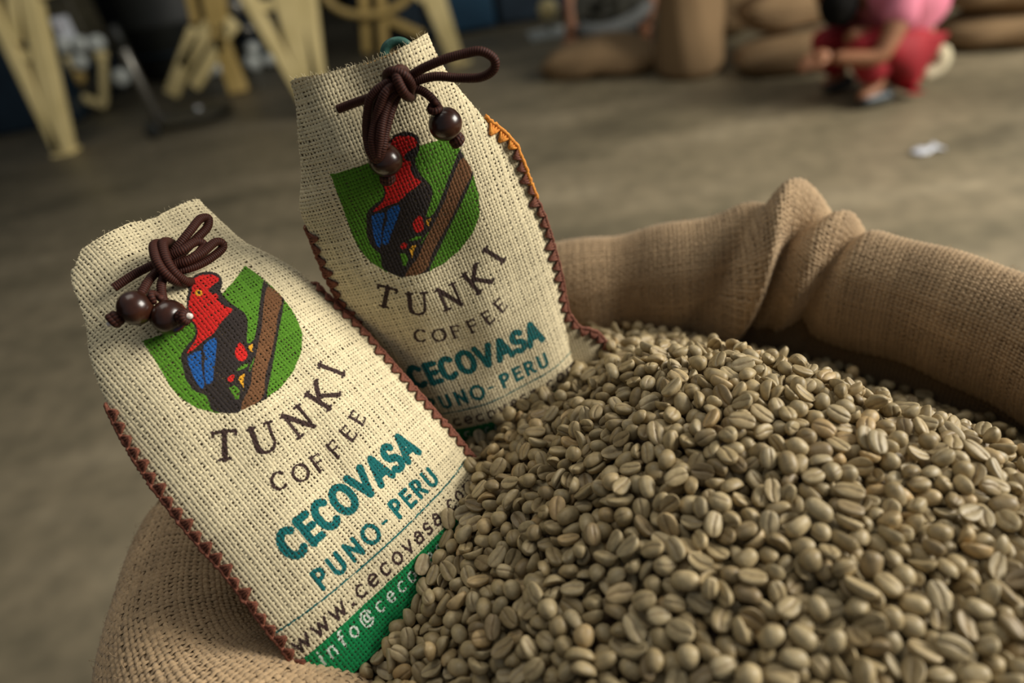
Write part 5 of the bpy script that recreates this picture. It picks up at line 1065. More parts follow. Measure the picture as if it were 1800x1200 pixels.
175,684,188,22,32,29,6,325,799,220,15,2,22,3,532,415,534,20,1,33,0,760,555,463,4,0,24,4,564,672,573,18,3,32,0,604,442,554,18,0,29,3,189,759,195,25,1,32,2,407,533,468,1,3,19,1,
317,553,331,23,4,6,0,333,530,354,3,2,8,2,387,444,416,17,1,24,6,498,503,579,2,34,0,1,465,695,458,26,0,7,4,594,593,637,17,31,8,1,638,622,594,21,5,4,3,179,571,166,1,33,27,2,
502,601,607,4,2,12,1,670,495,574,21,2,0,3,492,678,551,25,4,14,2,330,587,355,23,33,3,7,584,501,617,1,34,1,1,567,445,551,18,0,0,3,829,754,55,14,35,10,4,586,437,580,23,2,32,1,
595,731,453,12,8,7,2,613,445,547,34,3,22,1,682,585,536,12,3,1,5,655,575,585,18,33,12,5,750,536,488,3,7,26,6,433,815,304,25,2,26,4,162,658,186,20,30,3,0,456,834,305,35,30,26,4,
262,833,196,14,35,16,7,519,410,546,1,6,32,3,413,471,478,19,28,15,2,419,548,486,27,1,29,0,639,484,571,25,33,12,1,659,611,571,34,3,4,2,640,570,595,21,0,6,1,422,886,294,10,35,35,6,
364,686,329,12,1,19,3,337,721,262,27,3,18,2,176,652,160,6,35,13,7,453,598,533,31,1,27,1,307,477,299,4,3,23,5,410,722,384,3,0,13,2,383,607,439,15,0,25,0,635,392,495,20,0,0,2,
248,817,183,35,1,25,1,193,681,200,16,34,31,2,504,798,364,17,35,20,2,363,639,401,33,3,29,5,693,533,556,0,1,27,0,175,766,174,16,1,17,0,831,710,104,20,3,23,1,148,602,142,15,3,2,0,
524,427,567,31,35,9,7,394,479,445,31,2,12,4,444,633,510,35,35,2,3,170,645,181,14,2,25,2,393,455,435,15,4,13,0,354,610,404,19,1,21,3,178,640,189,18,3,26,3,772,553,444,22,0,7,1,
332,573,338,19,33,30,0,699,582,536,18,35,17,1,797,647,260,13,2,0,5,189,777,161,25,34,11,0,546,677,553,20,35,18,2,412,498,490,4,32,33,5,748,569,464,31,7,20,6,276,828,215,21,3,32,7,
409,561,487,10,1,3,1,436,559,522,23,31,21,6,427,518,500,0,2,13,0,325,535,333,31,33,11,7,430,528,503,20,3,7,3,430,574,506,9,32,25,6,656,494,563,33,35,11,3,546,815,345,19,32,21,0,
693,646,463,29,1,19,0,738,842,107,10,33,1,5,549,764,424,3,0,9,1,716,841,126,14,5,13,2,463,622,534,19,2,34,4,502,529,593,24,3,20,5,712,517,540,0,1,5,7,618,361,484,15,33,18,3,
197,722,178,34,1,0,1,781,579,388,15,2,23,0,302,844,198,35,3,21,0,378,632,422,3,0,30,5,456,439,524,4,5,26,1,403,444,444,14,33,10,3,702,434,499,29,2,0,4,341,832,257,16,2,32,0,
388,890,266,6,1,30,4,305,818,209,19,1,34,5,666,500,550,2,0,3,2,310,498,331,20,3,6,6,420,529,514,33,2,27,0,365,572,396,18,2,22,4,622,530,637,23,1,33,1,344,887,237,12,4,11,4,
301,829,203,24,1,19,3,348,658,344,13,0,2,3,166,593,153,10,1,3,7,279,474,245,17,2,21,1,314,489,320,9,2,17,0,371,800,260,35,0,26,7,526,368,514,30,2,34,0,655,840,206,6,32,21,0,
365,546,408,35,2,22,1,462,536,568,29,32,0,2,330,515,343,33,1,29,4,696,513,546,6,0,1,1,158,712,184,16,3,2,3,717,434,491,6,34,14,1,391,878,280,20,1,32,0,622,620,590,22,2,9,5,
407,545,471,4,34,3,7,404,720,359,17,2,34,1,814,727,86,25,33,22,0,565,481,607,18,2,22,3,364,818,272,31,0,27,0,423,503,495,34,35,9,6,558,635,623,1,0,1,0,400,623,427,3,6,24,1,
351,457,370,18,3,23,1,369,458,398,17,1,33,2,231,653,202,24,2,28,4,887,714,18,14,1,5,2,355,583,388,31,1,29,4,376,483,412,2,1,23,2,524,658,580,9,33,33,2,394,677,400,10,5,19,2,
922,662,14,21,2,26,5,896,620,90,34,1,30,3,116,636,146,18,33,34,1,576,433,552,18,33,9,3,461,459,524,24,3,25,5,595,509,613,22,31,15,3,334,474,364,7,0,20,7,526,600,622,34,34,33,3,
480,801,354,20,0,34,4,693,559,570,29,33,32,2,520,695,537,13,34,29,1,551,704,522,35,32,23,5,699,403,519,32,35,24,0,373,540,425,0,2,4,2,530,855,291,20,1,3,1,568,765,414,26,32,22,5,
689,459,515,16,4,15,5,343,601,356,4,35,19,0,408,423,472,1,33,31,3,319,820,216,28,0,29,1,522,826,335,27,30,27,7,574,567,643,1,9,16,4,480,571,579,7,1,2,0,381,525,430,4,6,8,0,
395,434,428,17,0,12,1,237,841,167,14,0,18,7,350,599,392,34,33,19,5,410,691,408,10,35,12,1,130,709,153,19,2,19,0,431,390,478,27,3,11,1,780,658,255,15,1,13,5,602,359,488,16,2,19,1,
288,820,194,20,1,19,5,763,761,157,2,2,21,5,226,737,194,1,1,26,4,627,598,608,20,33,34,7,625,798,296,16,35,16,7,540,363,514,31,34,8,4,159,721,148,1,0,24,3,403,400,451,13,2,26,0,
450,572,539,24,28,12,0,413,584,472,2,0,10,5,422,839,307,20,1,31,3,303,535,325,18,32,1,7,609,627,603,2,3,5,3,372,439,440,1,1,2,5,220,637,197,11,4,18,1,706,812,187,15,35,7,2,
330,683,280,4,32,21,7,193,613,176,7,1,24,7,208,661,185,10,35,32,3,468,876,280,14,1,19,2,134,633,172,24,0,0,5,675,624,520,19,1,29,4,697,616,494,34,3,35,1,166,620,167,33,6,9,3,
192,632,175,33,3,0,1,255,509,224,19,0,1,1,336,461,372,0,33,31,0,169,670,180,12,31,3,6,197,663,207,7,6,7,4,286,843,193,6,34,24,4,733,451,534,16,35,1,0,450,487,546,8,0,28,0,
759,485,511,33,31,0,1,747,507,486,4,35,17,1,422,589,475,19,2,8,6,569,692,537,14,0,26,1,396,713,363,0,7,8,6,529,685,562,22,35,14,5,504,649,571,7,34,14,3,597,663,569,23,32,30,1,
774,824,55,7,6,15,4,610,669,570,19,35,5,3,570,755,426,9,4,3,0,164,739,174,33,35,1,1,713,542,557,34,34,12,1,667,684,454,5,34,26,7,199,677,180,20,33,31,0,478,532,577,26,1,21,2,
367,531,399,14,1,6,6,423,705,391,11,1,23,5,594,473,584,23,32,8,1,323,841,242,8,8,34,0,473,678,504,35,34,14,4,116,651,139,29,1,30,4,157,583,148,4,34,10,5,741,517,506,14,1,0,2,
436,542,519,35,0,5,0,343,861,234,15,0,27,1,595,615,646,4,35,22,2,638,603,607,16,0,33,0,173,624,198,3,1,35,2,502,700,507,16,4,4,4,398,877,257,6,31,33,0,825,732,71,34,30,35,2,
643,806,274,33,2,28,2,296,834,218,32,5,7,1,832,718,91,18,3,23,1,691,557,531,1,33,12,0,607,499,619,3,34,32,0,148,663,168,32,0,14,1,203,772,179,32,31,32,5,397,499,463,7,6,15,2,
864,665,96,25,1,5,4,450,406,476,21,35,4,0,584,388,515,17,1,10,1,659,585,580,30,0,9,3,278,447,317,2,0,8,0,485,680,505,17,32,31,0,189,653,194,22,35,17,1,670,486,544,33,1,22,4,
452,620,516,21,31,22,2,172,615,158,3,0,21,0,509,368,522,22,34,4,5,436,660,456,32,30,13,1,399,824,262,19,1,11,0,328,828,222,1,31,30,4,138,729,143,5,3,8,6,336,667,331,2,6,7,4,
163,707,166,9,32,21,3,456,730,416,30,4,20,5,530,647,592,5,0,3,0,653,665,503,2,8,5,0,187,645,177,2,35,15,2,409,652,436,20,35,28,3,534,734,476,33,1,23,5,771,756,141,0,2,12,1,
446,384,497,28,35,32,0,365,667,372,12,0,10,5,671,531,564,22,0,18,1,130,598,129,17,35,14,1,420,606,480,14,34,14,2,144,717,159,20,30,28,4,501,589,599,0,34,17,1,522,752,448,20,2,21,2,
563,470,593,3,0,1,3,392,845,263,16,1,26,5,445,844,302,28,35,31,7,696,481,535,10,6,18,1,707,536,530,18,1,4,6,176,790,189,14,30,33,6,635,621,573,16,4,2,6,380,883,261,5,2,15,7,
156,612,144,21,2,18,0,721,579,482,18,3,33,1,708,560,520,13,33,35,2,567,837,294,22,1,20,7,455,585,538,31,32,5,2,453,544,536,22,35,34,1,673,406,491,19,35,33,5,278,851,213,27,0,21,5,
551,804,360,30,1,22,5,561,592,641,2,2,15,5,502,821,322,32,29,28,4,476,691,499,17,0,1,0,383,701,367,20,1,1,3,444,462,502,16,3,18,3,477,734,432,29,35,13,4,376,618,397,7,3,27,2,
407,634,456,13,0,2,0,245,791,172,18,2,17,0,249,802,183,9,3,20,4,338,812,231,33,1,25,0,900,665,70,18,4,8,2,407,700,381,35,32,34,7,347,806,241,20,1,33,0,364,856,245,27,34,23,0,
515,645,578,3,0,28,5,661,475,542,33,1,28,1,733,470,504,35,29,34,4,331,864,240,0,2,32,7,778,534,437,14,1,35,2,652,527,569,18,0,29,1,517,852,318,30,32,2,7,441,868,298,12,6,32,2,
896,689,7,18,2,25,1,911,652,40,24,1,26,1,127,583,140,31,33,6,1,227,828,164,25,35,32,1,652,640,563,22,35,15,0,360,692,310,33,33,10,7,202,700,195,19,31,31,0,558,435,565,35,33,34,6,
410,458,463,33,1,10,3,357,595,407,18,0,25,5,290,499,273,18,35,12,2,493,545,594,17,2,24,0,352,573,393,17,4,22,5,271,820,197,22,34,14,0,599,826,286,21,31,22,3,340,575,367,32,33,30,0,
478,546,576,1,2,19,5,191,748,178,8,28,22,1,237,749,186,1,35,35,6,698,569,536,16,29,18,4,390,422,418,35,2,30,2,537,617,618,3,2,21,0,526,711,520,14,4,22,0,605,455,585,11,4,27,6,
732,500,493,15,3,32,2,517,789,373,17,29,0,2,219,826,175,5,30,35,1,449,514,543,34,34,22,0,152,706,168,15,3,11,0,632,637,573,1,34,29,2,346,543,361,22,0,26,0,532,550,640,0,4,31,6,
253,822,210,30,0,30,7,431,727,367,11,2,7,1,257,696,210,2,3,15,2,496,690,527,18,35,34,6,681,371,490,19,2,15,0,510,717,476,15,3,5,6,408,834,278,32,32,31,1,602,847,266,19,33,5,1,
512,486,599,3,34,13,6,323,874,225,2,0,30,2,385,536,437,2,31,15,4,176,609,178,27,4,3,6,296,478,283,1,34,12,3,612,468,576,9,0,18,0,491,596,584,18,1,24,1,629,540,605,15,35,21,1,
513,779,398,22,32,12,1,253,668,222,26,2,7,6,693,446,505,13,35,18,7,487,871,280,17,33,27,2,323,468,340,18,34,27,0,781,511,455,22,34,19,1,364,677,346,27,4,22,4,352,626,382,1,3,30,7,
588,858,260,23,3,7,4,408,860,295,11,35,2,4,664,643,523,24,3,26,5,527,781,390,0,33,14,3,608,556,630,5,35,5,0,507,772,432,22,35,16,7,682,533,543,35,0,28,0,892,699,32,19,35,34,1,
775,543,460,23,2,4,5,241,695,217,20,3,32,1,548,726,490,18,35,13,7,614,501,595,5,1,10,7,573,486,597,15,2,17,1,498,771,408,29,0,16,1,895,655,49,12,1,23,2,371,630,388,29,2,26,1,
794,799,47,13,34,30,1,888,660,71,15,33,10,0,385,831,260,2,34,29,4,616,657,578,14,35,34,3,468,683,478,7,35,6,7,589,696,516,24,30,4,4,143,750,159,28,29,25,5,773,719,174,25,35,25,2,
667,595,562,11,2,13,0,280,489,253,25,2,17,4,748,828,92,21,33,10,0,523,716,496,18,3,24,5,570,866,259,21,1,31,5,288,863,232,32,32,19,1,465,487,539,18,34,0,3,457,471,521,20,0,23,6,
484,663,526,1,5,31,0,490,465,562,6,3,23,0,614,473,604,10,35,1,7,482,851,305,0,1,15,1,643,547,591,11,4,12,0,203,797,198,34,5,29,2,405,570,454,16,35,0,6,299,509,299,8,5,24,7,
744,639,360,30,1,16,0,435,879,292,11,35,25,1,835,690,115,20,29,7,4,499,730,471,14,0,31,7,236,810,203,14,33,18,2,208,718,195,26,34,19,7,462,738,414,11,2,19,1,132,667,166,23,28,12,2,
384,716,351,22,0,20,0,820,773,20,0,33,0,0,232,832,189,21,35,17,3,356,502,396,22,33,15,7,840,769,20,10,31,32,7,404,615,449,31,1,15,3,565,740,449,0,32,9,2,904,668,36,7,33,26,5,
575,725,464,2,32,26,5,299,863,235,17,34,14,1,718,591,474,4,0,13,6,195,657,167,19,2,24,0,427,662,430,3,2,2,7,474,473,549,35,0,17,0,526,873,269,7,2,22,2,578,518,614,21,0,27,1,
379,558,418,20,34,6,5,555,871,253,3,2,29,1,446,609,517,17,28,35,7,525,495,602,24,0,33,3,502,779,397,8,0,17,2,747,835,74,5,2,32,2,675,607,537,5,1,33,6,660,627,544,5,4,10,2,
381,631,383,26,3,27,2,358,643,377,33,30,8,4,850,713,69,16,35,5,5,842,577,227,18,1,11,1,266,856,205,11,2,0,2,636,589,598,15,0,27,5,692,840,151,0,3,33,6,459,684,465,9,9,7,6,
840,760,13,24,2,2,2,379,430,401,21,35,26,1,796,752,95,16,3,26,0,707,423,481,19,1,22,5,619,642,575,17,35,26,5,371,419,388,13,35,13,0,347,844,262,19,34,19,0,734,555,501,26,35,21,2,
787,586,366,26,0,18,0,703,577,513,0,33,15,0,225,762,177,20,33,6,0,683,595,546,17,2,15,5,797,614,302,16,6,29,5,298,523,313,16,31,20,3,586,749,414,17,35,24,0,340,514,380,0,2,28,1,
668,841,152,32,8,0,0,519,863,289,29,8,15,0,628,862,197,27,30,4,4,676,849,131,32,31,26,4,623,825,235,24,6,30,0,694,851,90,13,1,8,2,708,856,86,33,29,10,4,625,841,232,25,1,12,7,
683,828,119,35,2,16,0,413,301,356,1,5,19,7,425,326,391,32,1,16,6,454,336,422,19,35,6,5,470,329,432,21,5,27,2,484,314,411,25,35,30,7,503,326,428,10,0,24,7,517,326,431,27,5,0,0,
536,326,443,25,33,5,1,628,319,448,18,34,22,5,651,325,455,29,35,12,4,668,315,435,0,0,18,1,687,317,423,19,3,32,1,705,315,414,34,0,17,5,730,300,379,2,34,28,1,375,318,340,33,33,4,0,
406,316,369,2,2,11,7,512,313,414,20,2,27,5,523,304,409,1,3,9,4,543,316,425,18,33,8,3,550,324,438,29,4,14,6,580,320,440,2,35,2,2,594,321,442,23,4,26,0,604,320,450,35,6,33,1,
616,320,442,14,35,11,7,644,308,436,28,4,29,0,656,306,438,4,34,18,4,675,302,425,5,35,14,0,709,290,384,23,33,2,2,446,313,391,8,35,23,0,474,281,357,18,4,35,7,474,291,368,17,33,1,0,
507,282,366,22,1,27,1,701,760,242,3,1,23,5,805,737,88,2,0,17,4,803,714,112,20,29,4,6,799,724,103,21,2,31,4,639,679,499,27,5,14,2,564,701,525,12,33,8,0,657,766,314,35,4,6,2,
693,744,233,19,0,11,6,344,664,314,31,35,6,5,837,720,69,17,3,24,6,676,683,422,1,5,34,5,736,717,215,7,34,35,2,739,736,212,24,4,31,1,786,728,127,17,8,12,2,782,703,130,10,32,4,0,
348,648,363,12,34,12,4,440,654,471,20,28,7,2,371,693,325,1,3,35,2,379,689,357,0,33,35,4,476,699,478,16,0,18,7,846,719,46,16,1,21,1,143,685,164,28,2,2,0,718,758,215,27,3,2,7,
737,744,187,20,2,14,6,746,734,169,17,4,12,2,715,728,226,15,2,12,0,807,744,65,2,31,10,3,803,696,153,1,4,12,4,871,677,44,29,32,1,2,885,675,15,2,35,8,1,640,648,547,18,4,5,4,
718,690,314,18,2,17,3,735,693,296,12,34,3,3,760,696,226,24,35,28,2,764,685,193,18,3,5,6,725,729,198,17,1,33,5,564,711,504,30,1,15,4,622,757,355,1,32,31,4,618,756,385,14,0,8,5,
665,782,273,19,33,12,3,809,687,168,9,35,23,2,851,689,61,25,30,9,0,679,642,492,32,34,16,6,750,668,272,20,4,10,0,733,712,249,7,35,9,2,770,687,212,18,2,9,1,805,754,51,7,0,34,4,
705,774,195,23,0,21,1,747,785,149,28,35,16,5,729,779,167,13,0,22,5,784,758,109,20,0,8,2,537,724,476,17,1,26,6,562,730,473,17,30,13,1,651,796,269,16,33,16,7,583,706,502,2,0,18,7,
665,767,274,21,2,12,7,439,622,507,20,31,5,1,790,660,210,0,34,34,3,781,627,309,0,33,0,1,839,668,127,23,0,23,2,816,664,125,32,32,3,7,849,658,97,1,32,18,4,894,671,42,11,1,28,0,
867,634,68,4,7,21,7,155,724,176,24,35,6,5,727,787,143,19,0,23,5,789,768,60,20,1,27,7,555,735,464,24,1,3,1,631,790,309,20,4,35,3,665,804,220,14,4,25,2,730,667,351,11,4,22,0,
730,622,435,19,4,28,7,794,639,227,23,32,20,6,527,611,624,15,3,14,0,371,611,418,14,35,34,0,433,606,502,19,33,4,4,914,639,25,9,4,1,1,535,755,426,7,3,3,1,577,759,390,17,35,1,1,
639,787,261,25,35,21,2,813,793,7,15,32,11,1,719,783,167,13,35,4,0,555,753,421,16,34,22,1,809,665,197,23,33,9,2,846,672,110,34,35,35,6,862,652,99,26,0,15,0,872,642,104,2,3,17,0,
687,599,524,6,5,28,2,770,636,297,24,5,15,4,776,646,273,16,4,22,2,419,596,493,16,0,20,3,727,820,112,27,4,18,3,514,765,410,19,0,24,6,539,784,390,3,34,29,1,574,795,348,31,0,29,2,
617,789,271,22,31,25,6,671,829,203,17,33,13,3,737,783,127,17,1,7,0,914,618,43,10,6,21,7,791,653,232,24,2,5,0,829,628,174,22,2,27,3,843,632,128,5,0,3,4,846,607,155,22,3,12,7,
917,633,78,0,34,12,2,877,612,95,1,1,26,1,902,609,104,28,34,34,4,817,637,202,24,32,2,2,558,820,314,29,34,22,0,563,785,350,18,5,3,7,590,818,303,0,3,17,0,603,807,306,21,1,27,0,
617,815,266,34,28,25,7,654,817,196,6,2,2,4,709,824,120,17,0,16,7,157,771,157,33,31,33,2,917,600,62,3,3,28,7,948,564,10,13,35,30,1,805,577,322,19,4,4,3,849,581,202,26,4,33,4,
874,591,130,34,0,23,5,886,598,113,17,34,6,3,917,598,113,33,34,10,3,921,597,87,0,34,10,1,719,556,508,17,33,6,3,815,630,223,25,34,34,3,202,805,178,18,32,12,0,555,797,339,4,33,30,3,
581,802,318,2,2,5,3,530,815,337,16,4,29,7,677,832,143,34,34,23,0,941,563,52,33,2,35,5,846,609,187,27,34,26,7,845,598,193,15,3,18,6,856,607,179,12,0,22,5,871,585,149,34,2,23,3,
892,579,138,15,33,15,1,906,574,116,0,33,21,3,531,825,315,11,1,23,7,558,849,282,5,4,2,1,877,577,190,6,3,18,4,926,590,123,6,3,22,2,913,567,137,7,34,2,0,915,553,138,34,3,22,0,
539,523,632,19,35,24,3,459,523,555,32,2,28,3,943,540,26,16,6,21,7,934,519,91,2,4,0,6,291,530,290,25,29,12,0,292,517,299,16,4,4,2,903,595,156,18,34,0,4,843,527,293,18,3,27,1,
890,553,181,15,6,22,7,905,558,143,20,2,21,3,912,547,169,14,4,7,5,670,850,87,19,0,3,0,527,837,304,25,32,6,3,604,851,217,19,34,34,0,622,848,198,27,2,11,0,634,843,192,17,6,28,1,
638,851,171,13,1,31,0,917,541,158,26,33,25,1,917,527,139,22,1,29,0,920,544,122,17,4,11,0,925,534,170,33,33,10,2,793,506,446,21,2,4,0,853,536,257,29,0,6,3,898,537,200,21,4,5,1,
896,523,188,3,30,1,2,904,529,172,11,35,15,2,911,509,193,20,3,30,4,917,483,208,17,28,0,0,930,496,90,32,32,22,1,769,487,484,13,0,33,1,826,492,362,20,35,1,6,896,507,221,15,35,7,1,
415,847,292,8,2,33,2,650,861,76,14,29,33,2,673,865,33,21,4,35,6,830,480,352,20,3,11,0,864,471,273,16,34,31,1,876,473,249,16,0,23,1,911,466,170,25,0,7,7,902,487,184,35,33,1,1,
518,878,224,5,1,19,3,546,881,202,31,5,9,0,558,878,226,24,4,14,0,567,876,180,27,33,26,2,514,873,259,34,32,22,4,510,857,301,26,2,25,0,593,861,209,3,33,19,3,605,888,112,12,4,24,2,
618,883,90,26,33,17,2,635,866,109,21,2,19,1,762,476,493,35,0,34,0,796,490,402,16,35,6,0,808,480,403,34,34,23,6,644,274,408,2,0,25,1,682,218,286,19,0,13,1,691,244,339,34,29,24,5,
710,217,261,0,34,4,4,474,258,326,18,35,30,7,489,277,351,27,3,34,7,512,297,383,17,1,24,3,529,254,339,1,34,12,3,620,202,294,18,3,15,4,700,217,277,21,4,27,0,721,234,279,13,35,17,0,
535,223,297,9,0,18,3,565,270,370,14,32,22,1,572,217,307,1,3,31,1,584,207,294,14,33,19,0,610,207,308,32,35,28,4,637,215,310,18,33,11,6,633,308,470,3,34,11,5,667,304,454,19,2,5,2,
700,292,436,1,34,10,0,699,279,370,13,2,18,0,702,306,422,22,4,24,6,355,301,336,5,1,33,7,386,293,339,19,2,5,1,396,326,366,9,3,25,2,488,248,323,27,1,8,0,500,264,378,33,2,35,4,
502,236,306,9,35,5,7,542,282,388,16,0,25,7,563,288,421,28,2,8,4,597,292,440,25,3,26,4,600,281,405,21,5,30,1,611,318,478,5,34,15,0,684,205,277,22,5,13,2,707,299,408,11,33,6,2,
385,280,336,32,0,32,6,402,274,327,23,33,20,5,430,277,344,32,33,24,7,449,274,340,1,34,7,5,473,301,384,17,34,2,7,479,271,341,1,0,0,2,512,234,292,25,0,6,2,564,281,391,5,1,13,0,
582,294,421,31,35,30,3,587,234,330,20,0,1,0,580,225,317,32,1,31,5,630,272,393,17,34,13,1,660,287,450,3,2,8,3,671,262,382,0,4,35,7,452,340,466,9,35,1,7,464,309,406,4,0,35,0,
491,316,439,21,35,3,0,513,289,411,15,33,5,2,520,308,446,24,7,26,7,540,329,498,31,33,6,1,567,340,516,30,0,19,1,579,307,474,7,2,16,2,695,312,440,20,5,25,7,720,301,393,18,1,30,5,
341,332,309,17,2,19,3,347,315,320,25,32,25,1,371,329,355,17,0,28,3,408,328,379,31,5,31,2,425,300,373,10,29,22,2,424,310,386,35,30,34,1,543,295,417,24,0,19,2,573,299,440,35,31,34,0,
602,312,466,22,5,28,0,613,327,490,25,33,0,1,635,324,494,28,0,11,2,645,317,475,23,34,3,1,667,312,481,9,30,30,4,689,316,465,14,4,13,5,434,268,328,23,29,10,2,419,286,343,12,2,18,0,
460,273,360,22,2,21,4,457,253,326,7,1,4,4,500,298,397,19,5,27,2,506,277,393,13,32,12,1,533,302,411,12,5,25,5,523,263,375,1,3,33,2,600,351,505,17,5,26,0,613,349,503,27,33,33,4,
680,359,514,2,0,29,4,703,347,475,25,4,32,2,733,332,423,28,33,11,4,465,357,482,14,31,3,6,439,278,359,20,0,14,2,498,346,479,17,2,28,3,508,344,497,14,0,18,1,530,344,497,18,0,12,4,
554,350,507,27,4,3,4,569,348,502,11,1,19,5,586,354,513,28,33,0,1,729,321,405,18,5,14,0,326,329,313,18,35,30,5,366,338,348,14,2,26,0,379,363,404,3,1,18,6,397,360,412,16,2,14,1,
384,350,412,24,0,32,1,413,324,405,25,29,14,2,455,351,448,18,3,31,0,591,337,514,13,34,7,5,602,337,511,22,35,23,2,627,335,508,22,31,4,3,643,334,495,23,3,9,0,657,316,494,16,33,7,5,
676,342,480,28,34,27,2,701,332,473,17,1,23,5,707,328,448,18,1,29,1,762,457,460,32,31,6,1,795,466,434,5,3,26,0,831,442,356,18,3,12,5,846,452,328,26,29,30,4,892,461,245,7,5,13,1,
898,459,212,11,3,12,1,757,462,475,22,3,26,3,715,346,459,9,0,14,0,731,373,459,27,5,16,0,739,363,460,6,3,4,4,780,328,362,19,35,8,5,299,376,319,33,1,4,2,330,391,318,21,32,20,7,
355,373,361,5,1,14,0,355,378,391,21,7,25,4,694,370,499,17,35,20,3,431,375,482,14,0,14,2,459,365,492,8,33,7,0,473,348,504,28,0,7,1,494,364,524,15,2,25,5,501,351,514,27,33,1,6,
529,356,527,28,2,31,1,770,330,391,2,35,10,4,755,325,392,19,0,3,0,316,351,309,23,5,2,2,330,375,350,21,0,21,2,358,349,372,33,0,28,3,338,353,332,11,0,34,3,387,367,422,19,0,26,0,
415,361,457,3,2,18,2,890,450,247,29,4,4,2,256,458,242,8,4,24,1,294,443,279,5,34,31,7,734,437,523,5,1,30,2,748,450,474,14,29,25,1,770,447,469,2,34,10,7,796,437,439,13,4,18,0,
795,444,418,11,1,2,6,881,452,262,28,5,22,7,298,439,308,21,31,5,1,746,438,494,9,3,7,4,763,436,477,1,7,15,4,775,434,453,22,4,32,0,786,428,429,17,33,10,4,801,437,411,14,1,5,1,
899,444,227,9,34,18,2,261,441,235,2,1,12,3,285,433,306,28,32,35,5,719,425,510,33,0,23,0,315,375,311,1,32,16,1,314,398,324,19,2,18,3,299,387,330,4,3,4,4,329,389,351,23,0,12,0,
375,399,420,17,0,6,5,383,393,450,20,35,9,5,703,387,510,18,1,8,6,717,370,498,4,35,28,0,753,361,444,15,34,10,5,762,384,441,20,1,2,1,870,391,307,2,0,3,7,303,379,283,16,2,6,1,
382,383,422,10,35,32,7,398,365,445,35,35,21,2,416,381,481,1,34,9,7,448,371,485,20,34,20,7,471,371,504,15,4,18,0,756,428,494,0,34,31,3,767,424,471,35,32,22,1,821,422,370,19,3,29,1,
796,422,410,23,33,10,2,283,411,265,29,33,32,4,291,430,272,21,34,21,2,303,431,319,21,35,0,5,311,425,347,24,34,33,2,712,412,504,29,34,18,5,734,425,494,19,2,1,1,354,427,372,5,0,20,0,
333,405,359,17,33,8,6,337,391,370,19,0,11,7,351,409,400,22,34,28,1,364,405,417,16,34,2,2,729,408,503,14,4,12,5,750,402,479,14,35,32,1,774,415,450,17,4,7,7,894,397,254,27,0,29,7,
887,422,251,17,2,2,2,284,394,289,11,2,32,2,281,406,302,29,1,34,1,294,409,302,3,32,14,5,708,401,538,12,31,20,4,732,392,501,21,4,6,7,348,408,372,18,34,35,3,363,414,398,22,35,33,3,
725,396,491,13,32,23,7,739,400,479,11,5,33,5,763,398,469,35,35,6,2,780,397,426,28,3,23,2,898,411,251,4,5,24,4,292,417,274,26,3,29,0,318,410,313,29,5,31,2,323,413,350,6,33,2,4,
714,399,502,19,35,22,0,304,391,298,17,1,14,5,337,397,341,32,34,10,6,348,397,360,18,34,32,6,364,398,393,10,4,14,1,392,402,441,22,33,31,0,695,385,493,16,35,14,7,714,386,496,23,4,35,4,
732,385,468,18,31,12,4,744,387,458,15,2,29,2,772,371,403,16,35,22,1,860,345,319,8,3,30,0,298,396,270,19,35,25,3,401,382,456,13,0,5,2,301,415,327,17,32,2,3,321,424,372,22,2,11,7,
335,422,354,2,5,18,3,333,420,378,19,35,26,1,739,416,504,21,5,30,5,763,411,481,28,35,35,0,779,423,459,21,34,15,3,822,433,365,10,4,30,0,812,402,384,35,0,30,3,270,417,266,31,32,17,0,
280,422,284,17,34,7,6,293,423,306,31,2,33,1,723,418,524,24,3,32,3,764,353,403,14,35,30,2,756,374,428,21,31,18,3,309,363,305,11,31,20,4,322,363,304,18,34,26,2,342,376,332,14,1,13,2,
358,388,369,21,31,6,2,369,383,402,1,34,3,0,398,389,431,17,34,19,3,706,367,483,35,2,30,2,718,357,468,15,35,19,0,482,370,500,12,2,9,2,488,360,492,13,33,25,4,330,356,310,26,3,25,3,
344,364,349,17,33,5,3,365,367,386,19,2,19,1,375,372,408,20,32,21,0,398,376,421,17,4,20,1,429,381,452,19,35,16,0,434,367,460,33,32,30,1,443,353,466,20,4,24,1,271,452,292,17,1,25,7,
266,439,300,0,32,30,4,726,426,529,15,31,25,5,750,419,497,16,34,10,1,816,444,420,2,0,12,0,840,430,345,1,3,2,7,881,435,283,28,7,23,2,900,423,229,20,34,14,4,257,432,255,34,1,22,5,
272,437,271,14,2,11,5,668,354,500,35,3,24,0,684,350,484,14,33,14,7,688,360,486,32,2,15,0,701,356,469,24,4,0,2,718,354,440,20,35,13,1,753,347,421,34,1,21,0,502,360,497,34,35,25,2,
516,355,503,19,34,3,4,528,355,490,5,32,2,0,545,349,497,33,1,31,5,374,357,374,0,2,26,5,377,346,378,6,34,5,1,399,351,399,16,35,1,6,410,352,434,22,33,29,7,428,363,440,2,32,23,0,
439,340,439,18,1,35,3,469,346,476,20,1,5,5,482,342,486,6,3,25,4,635,343,494,15,5,28,1,662,328,483,1,3,8,4,665,340,478,24,34,13,6,687,335,482,28,0,26,4,709,338,439,17,31,9,0,
741,323,405,26,5,19,2,733,347,429,16,33,5,7,324,345,314,19,31,10,5,904,434,220,5,8,33,2,264,450,252,26,2,0,0,281,447,283,15,1,8,1,756,441,496,27,32,27,1,789,463,459,24,4,18,4,
785,451,450,14,2,0,3,811,459,404,16,1,23,3,863,425,311,33,29,21,0,776,468,472,14,1,4,5,805,469,420,26,5,18,4,832,469,377,15,33,19,0,818,461,377,22,1,18,3,907,485,236,1,0,17,0,
